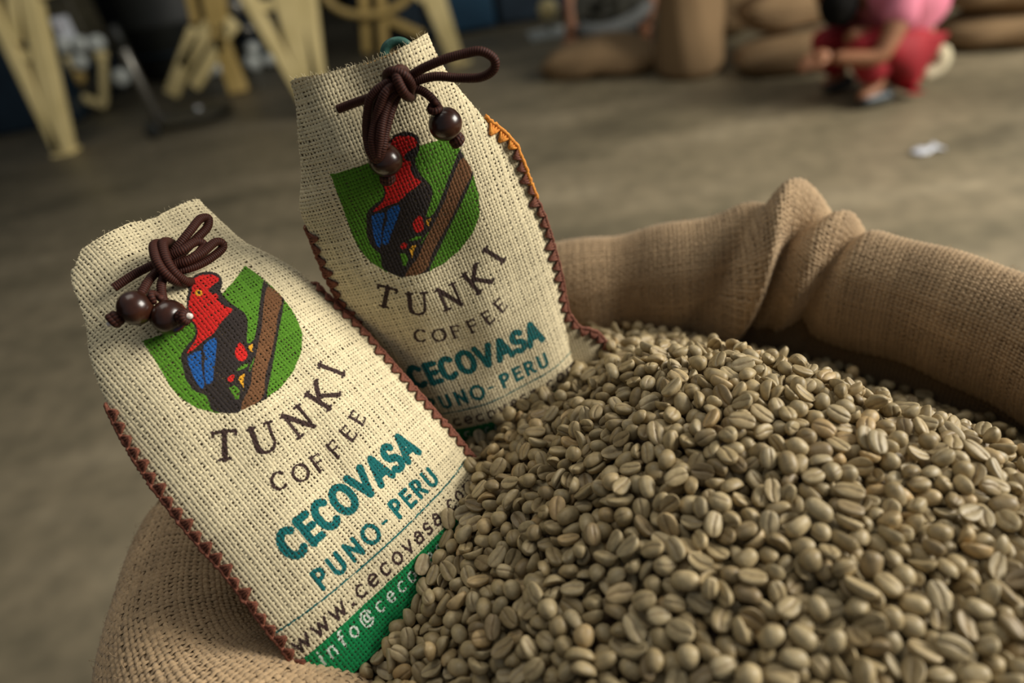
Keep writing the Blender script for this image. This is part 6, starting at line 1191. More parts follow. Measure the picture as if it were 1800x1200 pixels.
744,459,519,20,3,33,7,756,454,500,33,0,16,3,514,344,474,18,0,29,6,516,333,456,11,5,11,0,531,333,474,18,1,3,2,550,325,473,15,34,13,5,569,333,484,22,0,35,7,586,349,483,17,33,31,5,
592,335,483,19,0,6,5,623,346,487,34,1,18,0,358,310,321,13,35,14,2,387,334,358,24,2,30,6,407,344,407,35,30,2,3,417,339,431,23,30,2,6,436,330,415,30,33,14,2,452,329,449,26,1,11,4,
479,324,434,6,0,24,0,491,330,442,11,0,22,3,624,322,479,17,3,19,0,641,334,459,25,31,32,7,672,322,460,32,1,14,7,682,306,446,21,31,28,7,693,328,446,19,35,31,3,732,312,391,18,1,15,4,
772,237,270,6,4,12,4,350,340,333,20,32,27,5,497,309,422,29,34,1,0,524,317,437,17,31,6,2,532,311,443,6,31,25,7,547,314,452,32,0,16,1,563,326,451,20,6,32,6,575,324,463,20,2,23,3,
589,321,472,18,3,12,6,615,338,498,11,0,20,0,850,512,299,35,33,9,1,852,526,276,17,34,3,6,888,502,237,16,34,33,7,702,327,427,4,35,20,7,388,312,356,13,34,23,2,400,305,347,15,0,3,0,
418,337,395,21,0,20,0,405,282,337,3,32,21,5,451,320,422,4,1,34,3,439,293,374,33,2,7,6,470,266,358,19,30,12,2,569,312,436,9,5,27,5,590,312,456,25,35,31,1,608,297,419,16,33,34,1,
611,307,453,23,34,30,0,639,323,460,33,3,31,1,657,314,457,27,35,21,0,681,256,356,30,3,25,0,689,301,422,29,3,7,4,428,257,332,17,1,32,2,463,261,345,32,32,29,0,468,249,312,16,3,15,3,
487,298,392,17,0,10,5,505,262,341,14,1,21,4,514,266,357,30,2,30,5,535,291,389,27,1,4,3,548,305,433,26,34,35,2,597,204,305,1,3,4,1,628,298,446,21,2,5,3,644,296,454,5,34,5,1,
663,233,342,28,31,16,7,698,288,400,7,0,31,3,787,247,274,18,3,1,2,399,290,338,25,2,23,5,423,269,321,10,1,5,2,843,472,321,17,2,34,0,852,484,295,3,8,29,6,904,473,187,18,0,19,0,
249,496,224,3,33,35,2,258,489,237,33,33,16,3,714,241,299,5,7,0,1,485,261,330,15,5,17,2,513,253,327,34,2,17,5,530,268,349,22,0,32,6,553,291,402,0,3,7,0,559,311,434,1,35,26,0,
577,258,373,33,2,9,4,590,284,411,12,34,25,6,576,289,413,19,5,3,6,578,279,393,14,35,22,1,605,264,384,32,34,16,2,622,288,437,19,34,21,1,637,282,415,10,30,10,3,654,278,434,6,1,5,1,
663,297,413,19,2,1,4,904,486,210,17,0,0,5,921,501,164,19,5,31,0,782,499,469,19,35,30,2,906,464,232,9,6,25,7,889,524,222,3,33,32,0,903,502,208,15,4,12,7,877,508,220,34,0,15,2,
908,525,143,17,3,15,3,862,527,261,31,29,32,4,862,501,258,15,33,35,2,867,508,238,3,29,31,6,895,512,194,5,3,31,1,919,514,179,11,2,13,0,584,869,186,25,29,4,2,262,860,171,6,1,19,0,
601,871,143,34,6,33,4,623,870,113,30,4,5,5,933,559,115,12,33,8,0,929,534,128,16,29,35,4,867,572,205,18,2,20,5,882,534,228,14,2,3,4,871,522,241,15,32,5,0,902,550,172,12,1,5,0,
905,540,155,4,33,25,7,905,518,173,8,31,20,7,470,840,306,13,2,2,0,537,841,278,32,35,21,3,855,554,240,6,5,3,3,845,539,273,16,33,23,1,898,569,147,14,5,18,2,916,578,128,21,0,19,1,
928,576,117,20,32,28,5,926,570,99,27,4,33,6,317,836,206,10,1,21,7,540,834,297,1,35,7,5,547,822,299,19,0,9,4,792,630,272,11,30,8,4,936,576,82,35,4,9,5,194,805,152,7,5,28,4,
564,800,319,19,2,10,1,602,813,273,15,33,2,5,668,810,129,20,1,9,0,537,803,344,13,35,2,0,944,598,40,26,33,35,2,783,545,421,20,0,34,1,869,548,233,14,1,0,0,893,560,159,29,4,15,2,
885,590,139,20,34,25,7,914,585,99,35,29,17,5,898,587,120,18,35,34,0,943,608,12,22,31,27,0,951,573,17,14,6,32,6,826,622,192,20,33,5,1,889,612,110,7,5,5,4,901,597,95,14,2,0,5,
930,619,68,9,30,24,0,939,618,30,34,1,35,4,753,573,440,26,1,17,3,854,635,144,32,34,25,2,731,795,43,30,2,3,5,504,786,381,25,4,16,1,537,790,358,18,0,12,5,551,789,349,16,0,13,1,
576,781,362,13,32,9,5,632,810,257,35,2,7,5,602,785,317,30,1,3,6,608,793,289,19,34,4,0,935,631,24,25,31,23,4,923,609,52,0,3,27,4,950,585,3,9,31,15,0,823,646,182,23,1,9,1,
836,630,152,18,1,24,1,908,620,83,5,7,4,1,930,641,34,9,35,2,2,803,649,192,28,31,30,0,557,765,395,35,31,25,3,599,774,346,5,30,16,4,610,780,306,26,35,20,1,821,685,153,22,0,3,0,
826,638,156,16,34,2,2,854,668,73,20,32,25,6,866,643,118,19,2,22,3,721,714,252,30,0,9,2,569,778,382,16,34,34,6,635,769,295,30,35,19,3,685,787,233,15,4,22,5,512,740,449,33,2,7,3,
684,777,238,6,0,0,6,783,778,86,20,4,23,4,662,655,502,28,0,28,6,745,681,279,18,3,1,1,766,654,262,24,34,22,7,922,626,33,18,5,22,0,555,741,447,31,35,25,6,603,763,362,22,1,33,2,
612,768,339,20,3,30,4,651,770,262,9,4,9,1,676,809,199,22,35,5,0,563,723,489,2,30,8,5,627,764,333,30,31,7,3,674,790,256,20,5,8,4,720,773,196,17,0,3,5,776,675,209,25,0,23,7,
826,673,143,29,33,16,2,858,680,76,16,34,25,5,872,667,71,4,4,22,0,434,718,384,15,35,23,0,524,723,476,19,34,8,3,761,728,117,22,34,24,3,599,700,499,5,1,11,5,608,710,471,31,33,29,3,
658,759,282,33,5,17,5,728,764,184,16,5,4,4,704,746,223,2,34,8,0,729,757,116,18,2,30,6,822,694,101,20,34,12,5,840,693,77,10,0,29,4,873,685,35,31,32,9,3,896,678,18,17,2,28,1,
728,676,315,35,30,25,5,740,700,250,17,35,5,2,513,697,509,30,1,5,1,335,700,273,35,4,15,0,433,703,394,32,34,2,1,238,699,196,1,1,29,7,118,698,132,24,35,11,7,867,709,29,30,35,34,3,
882,685,34,2,5,18,6,673,653,474,21,32,19,6,782,715,151,6,2,5,6,782,692,146,34,34,14,1,789,678,170,0,31,8,6,598,647,600,6,3,28,7,608,644,588,17,5,19,1,616,699,488,16,6,1,5,
698,777,226,30,33,1,2,655,692,439,3,2,12,5,762,742,153,15,35,23,3,747,775,138,35,6,16,4,750,743,143,17,1,25,0,760,717,151,21,3,20,3,490,694,496,15,32,7,0,504,683,525,22,33,25,5,
522,682,535,35,2,10,3,537,691,542,32,1,21,0,604,691,516,31,35,23,1,339,676,294,10,3,6,4,814,708,100,17,2,1,7,799,704,121,31,6,23,0,834,705,74,23,32,6,3,861,717,27,14,0,1,1,
642,733,371,1,5,10,1,698,694,351,4,30,32,3,711,711,283,21,4,14,4,791,712,119,19,6,29,1,843,729,29,29,0,35,4,863,688,49,5,0,11,1,894,705,3,27,34,21,4,724,742,216,0,2,4,1,
716,746,235,26,31,23,0,776,739,131,18,1,31,2,582,689,536,21,34,9,5,680,755,290,11,33,22,2,737,752,206,15,5,17,7,707,722,256,24,35,17,0,747,699,223,17,33,30,0,571,680,560,6,33,9,5,
620,687,508,7,2,33,3,646,683,469,22,32,15,6,482,670,502,33,2,11,6,688,758,242,19,2,7,0,745,760,177,17,33,17,5,755,762,119,4,29,16,3,774,749,115,17,3,23,2,797,759,77,3,1,24,0,
632,779,322,31,32,14,3,702,794,221,17,8,5,0,676,763,244,35,0,24,7,407,681,420,17,31,10,1,186,666,165,18,33,22,1,749,723,214,0,6,30,5,754,725,170,3,34,4,7,776,705,175,27,31,12,1,
789,698,121,4,31,33,1,617,670,549,6,28,32,3,636,657,530,25,31,16,0,689,727,312,24,33,8,2,536,704,537,13,1,0,6,671,774,249,15,35,6,2,763,702,170,17,35,21,5,772,699,191,20,35,0,1,
841,670,61,20,35,19,0,711,790,178,14,34,26,2,738,773,163,2,8,12,2,775,793,99,19,33,7,2,765,772,119,21,34,25,0,588,649,596,18,34,28,2,623,652,552,18,0,12,1,651,646,531,1,31,25,1,
721,700,277,1,32,24,0,694,672,399,2,32,21,1,437,642,466,5,1,25,6,390,720,322,32,5,7,0,806,784,45,10,32,0,1,832,765,33,7,0,8,0,823,762,2,13,9,26,0,642,763,295,15,35,21,1,
700,786,204,23,34,14,0,704,760,207,19,35,11,0,774,775,98,22,1,29,5,801,769,49,12,3,22,0,537,717,500,22,35,24,6,605,755,390,9,1,25,1,785,673,188,19,35,30,2,651,629,565,4,1,19,3,
683,626,498,24,0,12,3,691,634,472,0,3,6,1,779,684,169,17,28,16,0,223,624,185,17,0,22,6,794,782,57,21,0,13,0,808,756,18,16,35,10,1,656,783,253,18,32,2,2,779,794,75,16,1,11,1,
443,718,400,17,1,29,2,496,716,474,2,1,29,2,545,748,437,14,2,12,1,594,759,392,4,5,16,0,145,624,141,21,1,9,3,647,615,559,25,32,19,3,706,622,446,19,30,20,6,798,673,184,34,35,4,5,
603,613,619,2,4,2,0,678,822,160,16,0,11,2,736,831,94,22,0,22,5,470,763,393,1,31,34,7,766,800,96,28,1,4,5,777,800,44,25,35,20,7,809,774,31,30,33,8,0,814,785,23,35,5,24,1,
620,773,313,3,1,31,4,738,800,138,25,35,29,2,367,616,375,17,30,3,0,835,677,113,30,0,19,1,832,642,129,18,3,16,5,642,608,581,17,0,32,1,735,633,397,29,34,8,0,781,661,223,7,1,12,1,
739,603,412,20,35,20,5,753,815,74,16,35,21,5,787,805,14,16,6,11,0,665,815,208,8,4,24,4,696,824,144,26,5,21,2,762,809,82,20,35,4,1,827,657,129,13,1,7,2,843,648,125,32,3,7,7,
879,655,89,8,4,30,4,882,633,89,31,3,32,4,582,827,290,6,33,7,1,578,817,301,18,2,29,2,649,828,209,15,2,35,0,689,850,126,19,4,3,5,704,836,127,10,6,7,2,641,813,218,14,35,16,1,
738,809,93,16,1,20,1,709,587,488,17,3,12,3,730,589,462,12,5,13,2,739,592,446,3,32,28,2,587,582,640,15,35,0,1,371,587,401,15,1,7,2,852,619,132,17,1,4,2,864,618,125,24,35,3,1,
871,609,110,18,3,25,0,890,626,67,2,35,26,0,668,577,557,22,32,13,0,735,578,457,32,1,33,3,765,574,415,34,3,2,5,838,619,179,22,31,6,0,420,574,491,35,4,28,4,663,832,185,16,2,0,4,
717,831,102,19,34,34,0,751,842,46,7,0,15,7,185,800,174,26,4,21,1,611,826,232,10,35,30,0,721,850,94,14,2,35,5,760,838,12,27,30,18,4,859,593,154,17,1,16,0,733,568,480,11,3,8,4,
741,560,467,35,33,24,3,754,564,443,24,30,24,1,849,625,168,24,4,32,2,865,601,132,3,1,1,4,648,560,590,4,3,4,3,634,829,231,7,2,16,4,682,862,91,34,35,13,5,700,857,60,23,5,8,2,
454,557,535,15,35,3,5,326,565,327,26,31,33,0,395,561,447,1,2,19,1,421,561,478,19,31,35,1,944,551,3,5,6,28,3,782,555,409,20,33,12,2,864,580,182,24,35,20,0,864,576,159,21,2,14,3,
879,563,139,15,1,1,6,659,542,577,32,34,32,4,743,546,478,17,31,19,1,609,873,180,32,6,14,4,637,834,199,6,2,1,0,645,847,196,16,2,28,7,691,868,60,11,35,18,3,839,540,307,23,28,30,3,
868,563,180,11,1,26,0,885,571,158,18,1,23,2,876,554,185,4,32,22,3,635,527,594,30,0,18,0,711,530,513,21,2,15,0,729,533,496,2,2,15,0,550,529,625,35,1,22,1,355,531,372,21,4,19,6,
606,864,211,9,5,18,4,611,855,192,20,2,19,0,619,858,167,16,34,16,7,617,865,155,14,5,24,1,642,859,148,10,34,32,3,669,859,68,31,0,3,5,875,537,180,20,6,0,6,937,527,57,34,31,11,4,
320,521,323,33,33,27,1,734,519,482,22,2,10,0,812,506,381,10,35,21,4,808,522,375,35,33,21,6,867,531,227,23,5,23,7,625,513,589,34,3,28,0,535,878,223,24,7,1,4,576,871,208,22,7,26,5,
320,889,186,12,30,18,7,507,872,291,10,35,35,2,372,866,267,3,4,10,4,531,861,265,0,0,0,4,581,862,235,12,32,8,7,615,877,114,30,1,18,5,616,874,142,22,2,19,2,640,869,81,23,4,14,1,
340,519,355,17,34,9,7,409,516,461,19,2,23,0,791,505,421,0,1,2,6,862,515,245,17,33,0,1,884,547,214,14,8,14,4,886,534,188,16,35,13,2,515,232,330,0,2,29,7,642,308,487,6,5,23,2,
653,298,466,23,33,13,6,677,327,487,14,0,13,7,375,300,329,10,35,14,1,386,321,374,21,32,30,0,509,316,452,19,31,5,0,601,346,529,19,35,34,3,589,258,374,4,34,33,6,629,239,366,2,30,15,5,
487,237,304,29,35,32,0,559,215,300,12,29,9,4,556,275,377,33,34,17,6,612,270,400,18,34,17,0,494,253,351,20,33,11,2,589,271,390,20,30,1,4,384,894,237,0,35,18,7,562,261,348,21,0,0,5,
882,497,218,30,2,4,6,899,498,175,14,33,0,1,701,490,515,3,2,3,3,781,492,442,13,3,1,5,854,497,285,33,1,8,0,865,489,257,14,0,12,2,281,426,254,17,2,11,5,296,399,316,15,3,19,1,
692,384,520,13,34,11,0,708,358,501,28,3,30,7,724,374,480,16,33,5,3,776,382,422,16,3,9,2,291,383,297,13,7,2,2,357,393,406,11,31,31,1,503,329,465,23,34,1,5,624,345,528,25,35,17,2,
682,374,515,21,3,9,0,319,382,347,1,31,34,1,344,378,376,20,29,31,1,375,380,431,9,2,14,6,654,340,499,29,33,20,4,336,346,323,25,28,32,0,416,314,386,7,7,9,1,695,343,494,16,0,14,7,
317,371,334,15,34,15,5,375,325,384,11,0,13,4,558,490,597,15,1,6,3,788,477,426,24,1,7,7,875,492,240,16,0,10,5,884,472,223,33,2,33,1,885,485,210,20,3,11,5,891,479,193,10,35,27,3,
297,489,299,2,29,21,2,759,473,467,4,0,14,0,775,478,446,34,4,3,3,370,471,399,21,34,34,5,877,510,250,27,2,13,7,859,512,268,17,34,35,1,892,490,237,0,34,0,4,767,463,507,0,5,23,0,
883,458,228,25,33,15,6,372,399,445,14,1,6,0,895,432,248,25,4,18,0,772,459,452,6,35,35,7,784,464,427,5,0,12,0,820,471,382,14,32,35,0,826,460,353,30,32,23,7,858,474,300,2,2,11,2,
906,452,199,10,34,25,4,638,459,551,0,34,23,5,654,456,539,18,34,31,3,728,458,479,10,2,23,0,744,461,474,18,34,1,0,379,458,419,6,34,26,0,869,447,277,16,35,20,7,268,461,235,12,34,9,2,
736,448,486,14,4,4,0,759,444,450,17,34,19,0,779,449,436,33,2,0,6,794,453,416,10,29,19,2,806,450,387,18,32,22,3,862,459,291,31,6,3,1,499,446,552,5,33,0,2,750,433,460,15,1,34,7,
799,433,394,20,1,16,3,809,440,386,18,5,11,6,281,452,253,22,35,22,0,284,439,267,21,5,18,0,311,444,296,19,1,3,0,659,429,519,35,0,33,0,688,436,503,9,4,20,6,731,435,482,18,33,16,1,
594,434,540,14,0,18,6,778,493,502,3,32,2,4,934,601,88,24,6,29,0,927,555,147,21,1,8,1,936,551,86,35,1,28,5,925,523,175,18,30,5,0,924,510,144,20,2,33,4,916,497,200,20,35,18,2,
903,474,216,15,2,22,2,909,482,169,5,4,19,6,781,412,426,24,0,24,7,830,421,342,16,31,26,6,892,440,274,35,31,29,4,269,428,242,23,0,10,2,304,429,289,35,0,7,0,316,432,311,3,3,23,1,
325,427,338,22,0,23,4,727,420,475,23,35,13,2,744,422,466,25,34,10,2,759,419,459,1,2,34,0,601,414,522,17,35,4,0,751,405,450,16,35,27,0,767,402,438,10,2,28,3,790,406,409,15,1,11,0,
307,416,298,19,4,26,7,323,417,310,8,34,14,3,342,417,343,13,35,3,0,356,416,367,19,32,2,0,706,401,478,13,1,33,7,721,406,470,4,1,2,2,738,412,459,16,5,0,0,751,590,422,28,32,13,1,
854,589,177,19,35,17,2,906,601,126,19,35,1,5,934,605,43,21,5,9,5,932,586,95,22,33,33,5,939,588,37,25,2,14,7,931,545,119,24,3,30,1,940,573,62,33,34,34,1,363,406,371,1,4,21,5,
384,408,402,19,2,19,1,396,401,421,32,0,35,3,413,401,432,14,0,12,6,711,389,467,18,2,29,7,721,390,467,25,0,28,5,731,398,463,35,0,35,3,755,394,442,35,35,22,1,789,389,409,10,33,13,4,
307,404,304,0,31,11,1,329,402,317,32,1,16,3,350,403,340,17,33,5,5,699,390,478,31,30,7,0,455,385,471,15,0,2,0,751,687,232,35,29,8,0,765,667,255,14,6,20,1,794,659,186,19,1,23,2,
901,647,62,3,0,22,0,950,594,15,10,35,28,6,320,388,306,17,0,30,2,325,375,322,4,3,32,0,348,385,344,4,35,30,2,371,392,374,22,35,27,1,383,392,398,24,35,32,5,399,383,411,3,0,30,3,
413,386,444,9,29,25,4,689,376,475,35,5,14,2,702,375,460,4,35,2,0,717,371,454,19,0,24,1,743,375,441,17,35,14,7,753,365,427,0,35,15,1,800,329,354,21,5,33,7,526,374,490,15,33,15,3,
389,377,393,18,34,19,2,408,372,421,13,32,3,0,420,374,440,18,33,19,5,444,372,456,25,1,27,2,459,374,469,19,4,25,3,476,369,473,19,0,11,1,492,373,479,23,3,28,5,503,375,499,11,5,32,4,
752,712,217,9,7,13,0,761,675,242,24,1,17,1,879,665,55,14,34,5,3,888,644,61,17,0,12,7,674,359,476,15,1,20,4,692,365,462,0,1,14,0,705,364,449,16,3,33,7,727,363,450,26,31,12,5,
740,358,431,30,1,6,2,335,366,325,28,4,33,1,370,377,372,15,34,35,6,381,371,374,11,1,18,1,550,360,471,17,33,16,0,563,360,484,4,35,10,2,572,359,485,7,0,8,1,420,359,426,2,0,12,2,
432,354,429,31,4,10,7,445,362,447,26,0,0,3,470,359,457,24,0,11,4,484,355,463,3,1,26,0,499,358,469,0,35,1,0,514,365,485,11,0,21,6,531,363,479,12,1,17,3,682,351,456,34,1,26,3,
703,351,440,35,35,31,0,723,338,430,11,3,10,2,741,339,414,33,3,27,7,355,362,348,1,35,27,5,365,358,353,30,1,29,0,390,361,389,35,0,6,5,406,362,405,13,3,16,5,726,806,144,22,2,27,2,
456,710,445,16,3,22,6,658,800,249,32,1,19,0,755,826,49,23,34,23,7,708,817,142,22,33,35,3,741,819,76,24,3,5,2,647,809,238,18,34,18,3,717,804,157,20,1,23,6,744,804,114,21,32,4,3,
558,345,468,15,33,22,2,570,345,464,28,33,7,3,583,343,465,8,34,16,2,601,346,470,30,35,9,0,624,352,464,32,35,22,0,635,352,477,25,7,25,1,656,348,462,22,34,35,4,667,349,452,30,35,6,2,
424,346,416,3,34,22,7,445,350,428,19,3,29,0,462,338,452,29,34,6,3,476,345,445,16,33,11,1,491,341,457,12,1,7,2,504,345,457,2,1,19,2,524,341,456,32,1,7,4,537,349,475,5,1,16,7,
677,334,447,12,2,28,4,691,342,453,7,3,19,0,718,323,423,20,1,31,4,756,310,367,16,3,25,5,359,342,341,27,3,28,3,356,320,334,13,5,35,0,390,344,384,3,35,20,0,414,350,402,35,33,6,3,
546,338,464,10,31,4,4,559,335,455,10,35,20,5,582,332,456,1,0,34,0,598,333,462,19,34,33,0,612,334,461,14,35,14,4,627,333,470,2,32,8,4,644,345,472,26,34,12,1,660,335,450,1,0,30,3,
623,308,430,19,0,21,3,607,287,408,15,5,20,0,596,305,426,20,2,30,1,581,308,428,14,32,14,5,558,864,273,20,0,27,0,562,302,416,35,0,18,3,331,889,216,23,7,15,5,534,278,371,24,30,33,6,
523,291,387,19,35,11,0,683,291,395,19,0,33,5,669,282,396,4,35,3,6,649,290,428,35,35,5,5,636,298,424,18,0,8,6,618,286,407,22,1,27,6,
]
def bean_mat():
    m, nt, b = new_mat('green_coffee')
    a = N(nt, 'ShaderNodeAttribute', attribute_name='tone'); tn = N(nt, 'ShaderNodeSeparateColor'); nt.links.new(a.outputs['Color'], tn.inputs[0])
    oi = N(nt, 'ShaderNodeObjectInfo')
    add = N(nt, 'ShaderNodeMath', operation='ADD'); nt.links.new(tn.outputs[1], add.inputs[0])   # stuff: tone.g; single beans: object random
    mul = N(nt, 'ShaderNodeMath', operation='MULTIPLY'); nt.links.new(oi.outputs['Random'], mul.inputs[0]); nt.links.new(tn.outputs[2], mul.inputs[1])
    nt.links.new(mul.outputs[0], add.inputs[1])
    r = ramp(nt, [(0, (.23, .165, .083)), (.12, (.33, .25, .13)), (.42, (.41, .315, .168)), (.65, (.37, .295, .17)), (.88, (.47, .365, .20)), (1, (.44, .30, .14))], add.outputs[0])
    tc = N(nt, 'ShaderNodeTexCoord'); n = N(nt, 'ShaderNodeTexNoise'); n.inputs['Scale'].default_value = 420; n.inputs['Detail'].default_value = 4
    nt.links.new(tc.outputs['Object'], n.inputs['Vector'])
    r2 = ramp(nt, [(.3, (.80, .79, .76)), (.7, (1.12, 1.12, 1.12))], n.outputs['Fac'])
    mx = N(nt, 'ShaderNodeMix', data_type='RGBA', blend_type='MULTIPLY'); mx.inputs[0].default_value = 1
    nt.links.new(r.outputs[0], mx.inputs[6]); nt.links.new(r2.outputs[0], mx.inputs[7])
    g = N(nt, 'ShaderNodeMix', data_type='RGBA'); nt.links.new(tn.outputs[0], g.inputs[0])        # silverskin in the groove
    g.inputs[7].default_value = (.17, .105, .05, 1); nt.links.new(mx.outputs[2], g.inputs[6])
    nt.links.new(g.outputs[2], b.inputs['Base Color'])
    b.inputs['Roughness'].default_value = .48; b.inputs['Specular IOR Level'].default_value = .38
    bp = N(nt, 'ShaderNodeBump'); bp.inputs['Strength'].default_value = .25; bp.inputs['Distance'].default_value = .0004
    nt.links.new(n.outputs['Fac'], bp.inputs['Height']); nt.links.new(bp.outputs[0], b.inputs['Normal'])
    return m
M_bean = bean_mat()
BA = np.array(BEANS).reshape(-1, 7); n_ = len(BA)
bx = np.stack([BA[:, 0] * .0006 - .24, BA[:, 1] * .0006 - .10, BA[:, 2] * .0002 + .74], 1)
_h = np.radians(BA[:, 3:6] * 10.0) / 2; _cr, _cp, _cy = np.cos(_h).T; _sr, _sp, _sy = np.sin(_h).T
bq = np.stack([_cr * _cp * _cy + _sr * _sp * _sy, _sr * _cp * _cy - _cr * _sp * _sy, _cr * _sp * _cy + _sr * _cp * _sy, _cr * _cp * _sy - _sr * _sp * _cy], 1)
bs = np.random.default_rng(77).uniform(.90, 1.08, n_); bk = BA[:, 6]
bean_me = []
for k in range(len(BEAN_KINDS)):
    V, F, T3, T = bean_mesh(k, 23, 14)
    me = mesh('coffee_bean', V, F + T3); set_col(me, np.stack([T * .6, T * 0, T * 0 + 1], 1), 'tone'); me.shade_smooth(); me.materials.append(M_bean); bean_me.append(me)
for i in range(300):
    o = bpy.data.objects.new('coffee_bean', bean_me[bk[i]]); COL.objects.link(o)
    o.location = bx[i]; o.rotation_mode = 'QUATERNION'; o.rotation_quaternion = bq[i]; o.scale = (bs[i],) * 3
    o['label'] = 'unroasted grey-green coffee bean lying loose on top of the heap in the open sack'
    o['category'] = 'coffee bean'; o['group'] = 'coffee beans heaped in the open sack'
def qmat(q):
    w, x, y, z = q.T
    return np.stack([np.stack([1 - 2 * (y * y + z * z), 2 * (x * y - z * w), 2 * (x * z + y * w)], -1), np.stack([2 * (x * y + z * w), 1 - 2 * (x * x + z * z), 2 * (y * z - x * w)], -1),
                     np.stack([2 * (x * z - y * w), 2 * (y * z + x * w), 1 - 2 * (x * x + y * y)], -1)], 1)
VA, FA, TA = [], [], []; base = 0
RB = np.random.default_rng(12)
for k in range(len(BEAN_KINDS)):
    ids = np.where(bk[300:] == k)[0] + 300
    for part, (a, c) in enumerate(((19, 11), (13, 8))):                  # nearer and farther ones
        sel = ids[ids < 1300] if part == 0 else ids[ids >= 1300]
        if not len(sel): continue
        V, F, T3, T = bean_mesh(k, a, c); F = np.array(F); T3 = np.array([(x[0], x[1], x[2], x[2]) for x in T3])
        tri = np.vstack([F[:, [0, 1, 2]], F[:, [0, 2, 3]], T3[:, :3]])
        W = np.einsum('nij,mj->nmi', qmat(bq[sel]), V) * bs[sel][:, None, None] + bx[sel][:, None]
        VA.append(W.reshape(-1, 3)); FA.append((tri[None] + (np.arange(len(sel)) * len(V))[:, None, None]).reshape(-1, 3) + base); base += len(sel) * len(V)
        TA.append(np.stack([np.tile(T * .6, len(sel)), np.repeat(RB.random(len(sel)), len(V)), np.zeros(len(sel) * len(V))], 1))
HO = np.array([.07, .2, .80])
me = np_mesh('coffee_beans', np.vstack(VA) - HO, np.vstack(FA)); set_col(me, np.vstack(TA), 'tone')
heap = link('coffee_bean_heap', me, M_bean); heap.location = HO
tag(heap, 'dense mass of small grey-green coffee beans filling the open burlap sack', 'coffee beans', 'coffee beans heaped in the open sack', 'stuff')
# the packed filling under the loose beans
gx = np.arange(-.25, .41, .006); gy = np.arange(-.11, .50, .006); X_, Y_ = np.meshgrid(gx, gy, indexing='ij')
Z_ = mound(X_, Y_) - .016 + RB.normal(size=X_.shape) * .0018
near = np.sqrt((X_[..., None] - RG[::12, 0]) ** 2 + (Y_[..., None] - RG[::12, 1]) ** 2)
ki = near.argmin(-1) * 12; sdist = ((np.stack([X_, Y_], -1) - RG[ki][..., :2]) * _out[ki]).sum(-1)
ok = (sdist < -.012)
Fm = grid_faces(len(gx), len(gy)); Fm = Fm[ok.ravel()[Fm].all(1)]
used = np.zeros(X_.size, bool); used[Fm] = True; rm = np.cumsum(used) - 1
Pm = np.stack([X_, Y_, Z_], -1).reshape(-1, 3)
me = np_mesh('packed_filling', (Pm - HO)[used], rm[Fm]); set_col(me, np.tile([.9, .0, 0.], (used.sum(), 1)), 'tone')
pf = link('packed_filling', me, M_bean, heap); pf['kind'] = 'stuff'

# ------------------------------------------------------------------ background: machines on cream legs at the left
V3 = Vector
def foot(px, py): 
    p = gnd(px, py); return p
# front A-shaped stand, its two legs meeting in one foot
def a_stand(label, fpx, legs, bars, extra=(), group=None):
    """legs / bars: lists of (px, py, px, py, width in m, name) on the upright plane through the foot"""
    f = gnd(*fpx); Y = f.y
    root = empty('machine_stand', (f.x, f.y, 0)); tag(root, label, 'stand', 'cream painted machine stands')
    base = box('foot_plate', (-.05, -.06, 0.001), (.09, .06, .016), M_cream, root, .004)
    for (x0, y0, x1, y1, w, w2, nm, m) in list(legs) + list(bars) + list(extra):
        a = at(x0, y0, Y) - root.location; b = at(x1, y1, Y) - root.location
        a.z = max(a.z, .02); b.z = max(b.z, .02)
        beam(nm, a, b, w, .10 if nm == 'leg' else .08, m, root, V3((0, 1, 0)), w2)
    ends = [at(l[2], l[3], Y) - root.location for l in legs]; zt = max(e.z for e in ends)
    beam('top_beam', (min(e.x for e in ends) - .12, 0, zt + .04), (max(e.x for e in ends) + .12, 0, zt + .04), .11, .12, M_cream, root, V3((0, 1, 0)))
    return root
a_stand('cream steel stand at far left, two slanting legs meeting in one foot', (112, 270),
        [(108, 262, -45, -60, .075, .075, 'leg', M_cream), (116, 268, 40, -70, .12, .10, 'leg', M_cream)],
        [(38, 98, 66, 96, .05, .05, 'crossbar', M_cream), (30, 72, 24, -60, .07, .06, 'strut', M_cream), (62, -30, 96, -40, .16, .16, 'bracket', M_cream)])
a_stand('cream steel stand just left of the upright bag, with a thick middle leg', (560, 205),
        [(556, 205, 405, -60, .085, .075, 'leg', M_cream), (562, 205, 492, -60, .14, .16, 'leg', M_cream), (568, 205, 536, -60, .08, .085, 'leg', M_cream)],
        [(455, 12, 492, 6, .05, .05, 'crossbar', M_cream)])
a_stand('single tapered cream leg right of the upright bag top', (806, 112),
        [(803, 110, 742, -60, .10, .17, 'leg', M_cream)], [(745, 0, 700, -40, .05, .05, 'strut', M_cream)])
# thin post pair with a ring, behind the upright bag
f = gnd(655, 96); root = empty('pipe_frame', (f.x, f.y, 0)); tag(root, 'thin olive-cream pipe frame with two upright posts seen above the upright bag', 'frame')
for (x0, y0, x1, y1, w, nm) in ((645, 92, 636, -60, .07, 'post'), (676, 92, 666, -60, .07, 'post'), (674, 30, 745, 62, .06, 'brace')):
    a = at(x0, y0, f.y) - root.location; b = at(x1, y1, f.y) - root.location; a.z = max(a.z, .002)
    beam(nm, a, b, w, .06, M_ochre, root)
c = at(650, -28, f.y) - root.location
tube('ring', [tuple(c + V3((.34 * math.cos(t), -.06, .20 * math.sin(t)))) for t in np.linspace(0, 2 * PI, 40)], .03, M_ochre, root, 8)
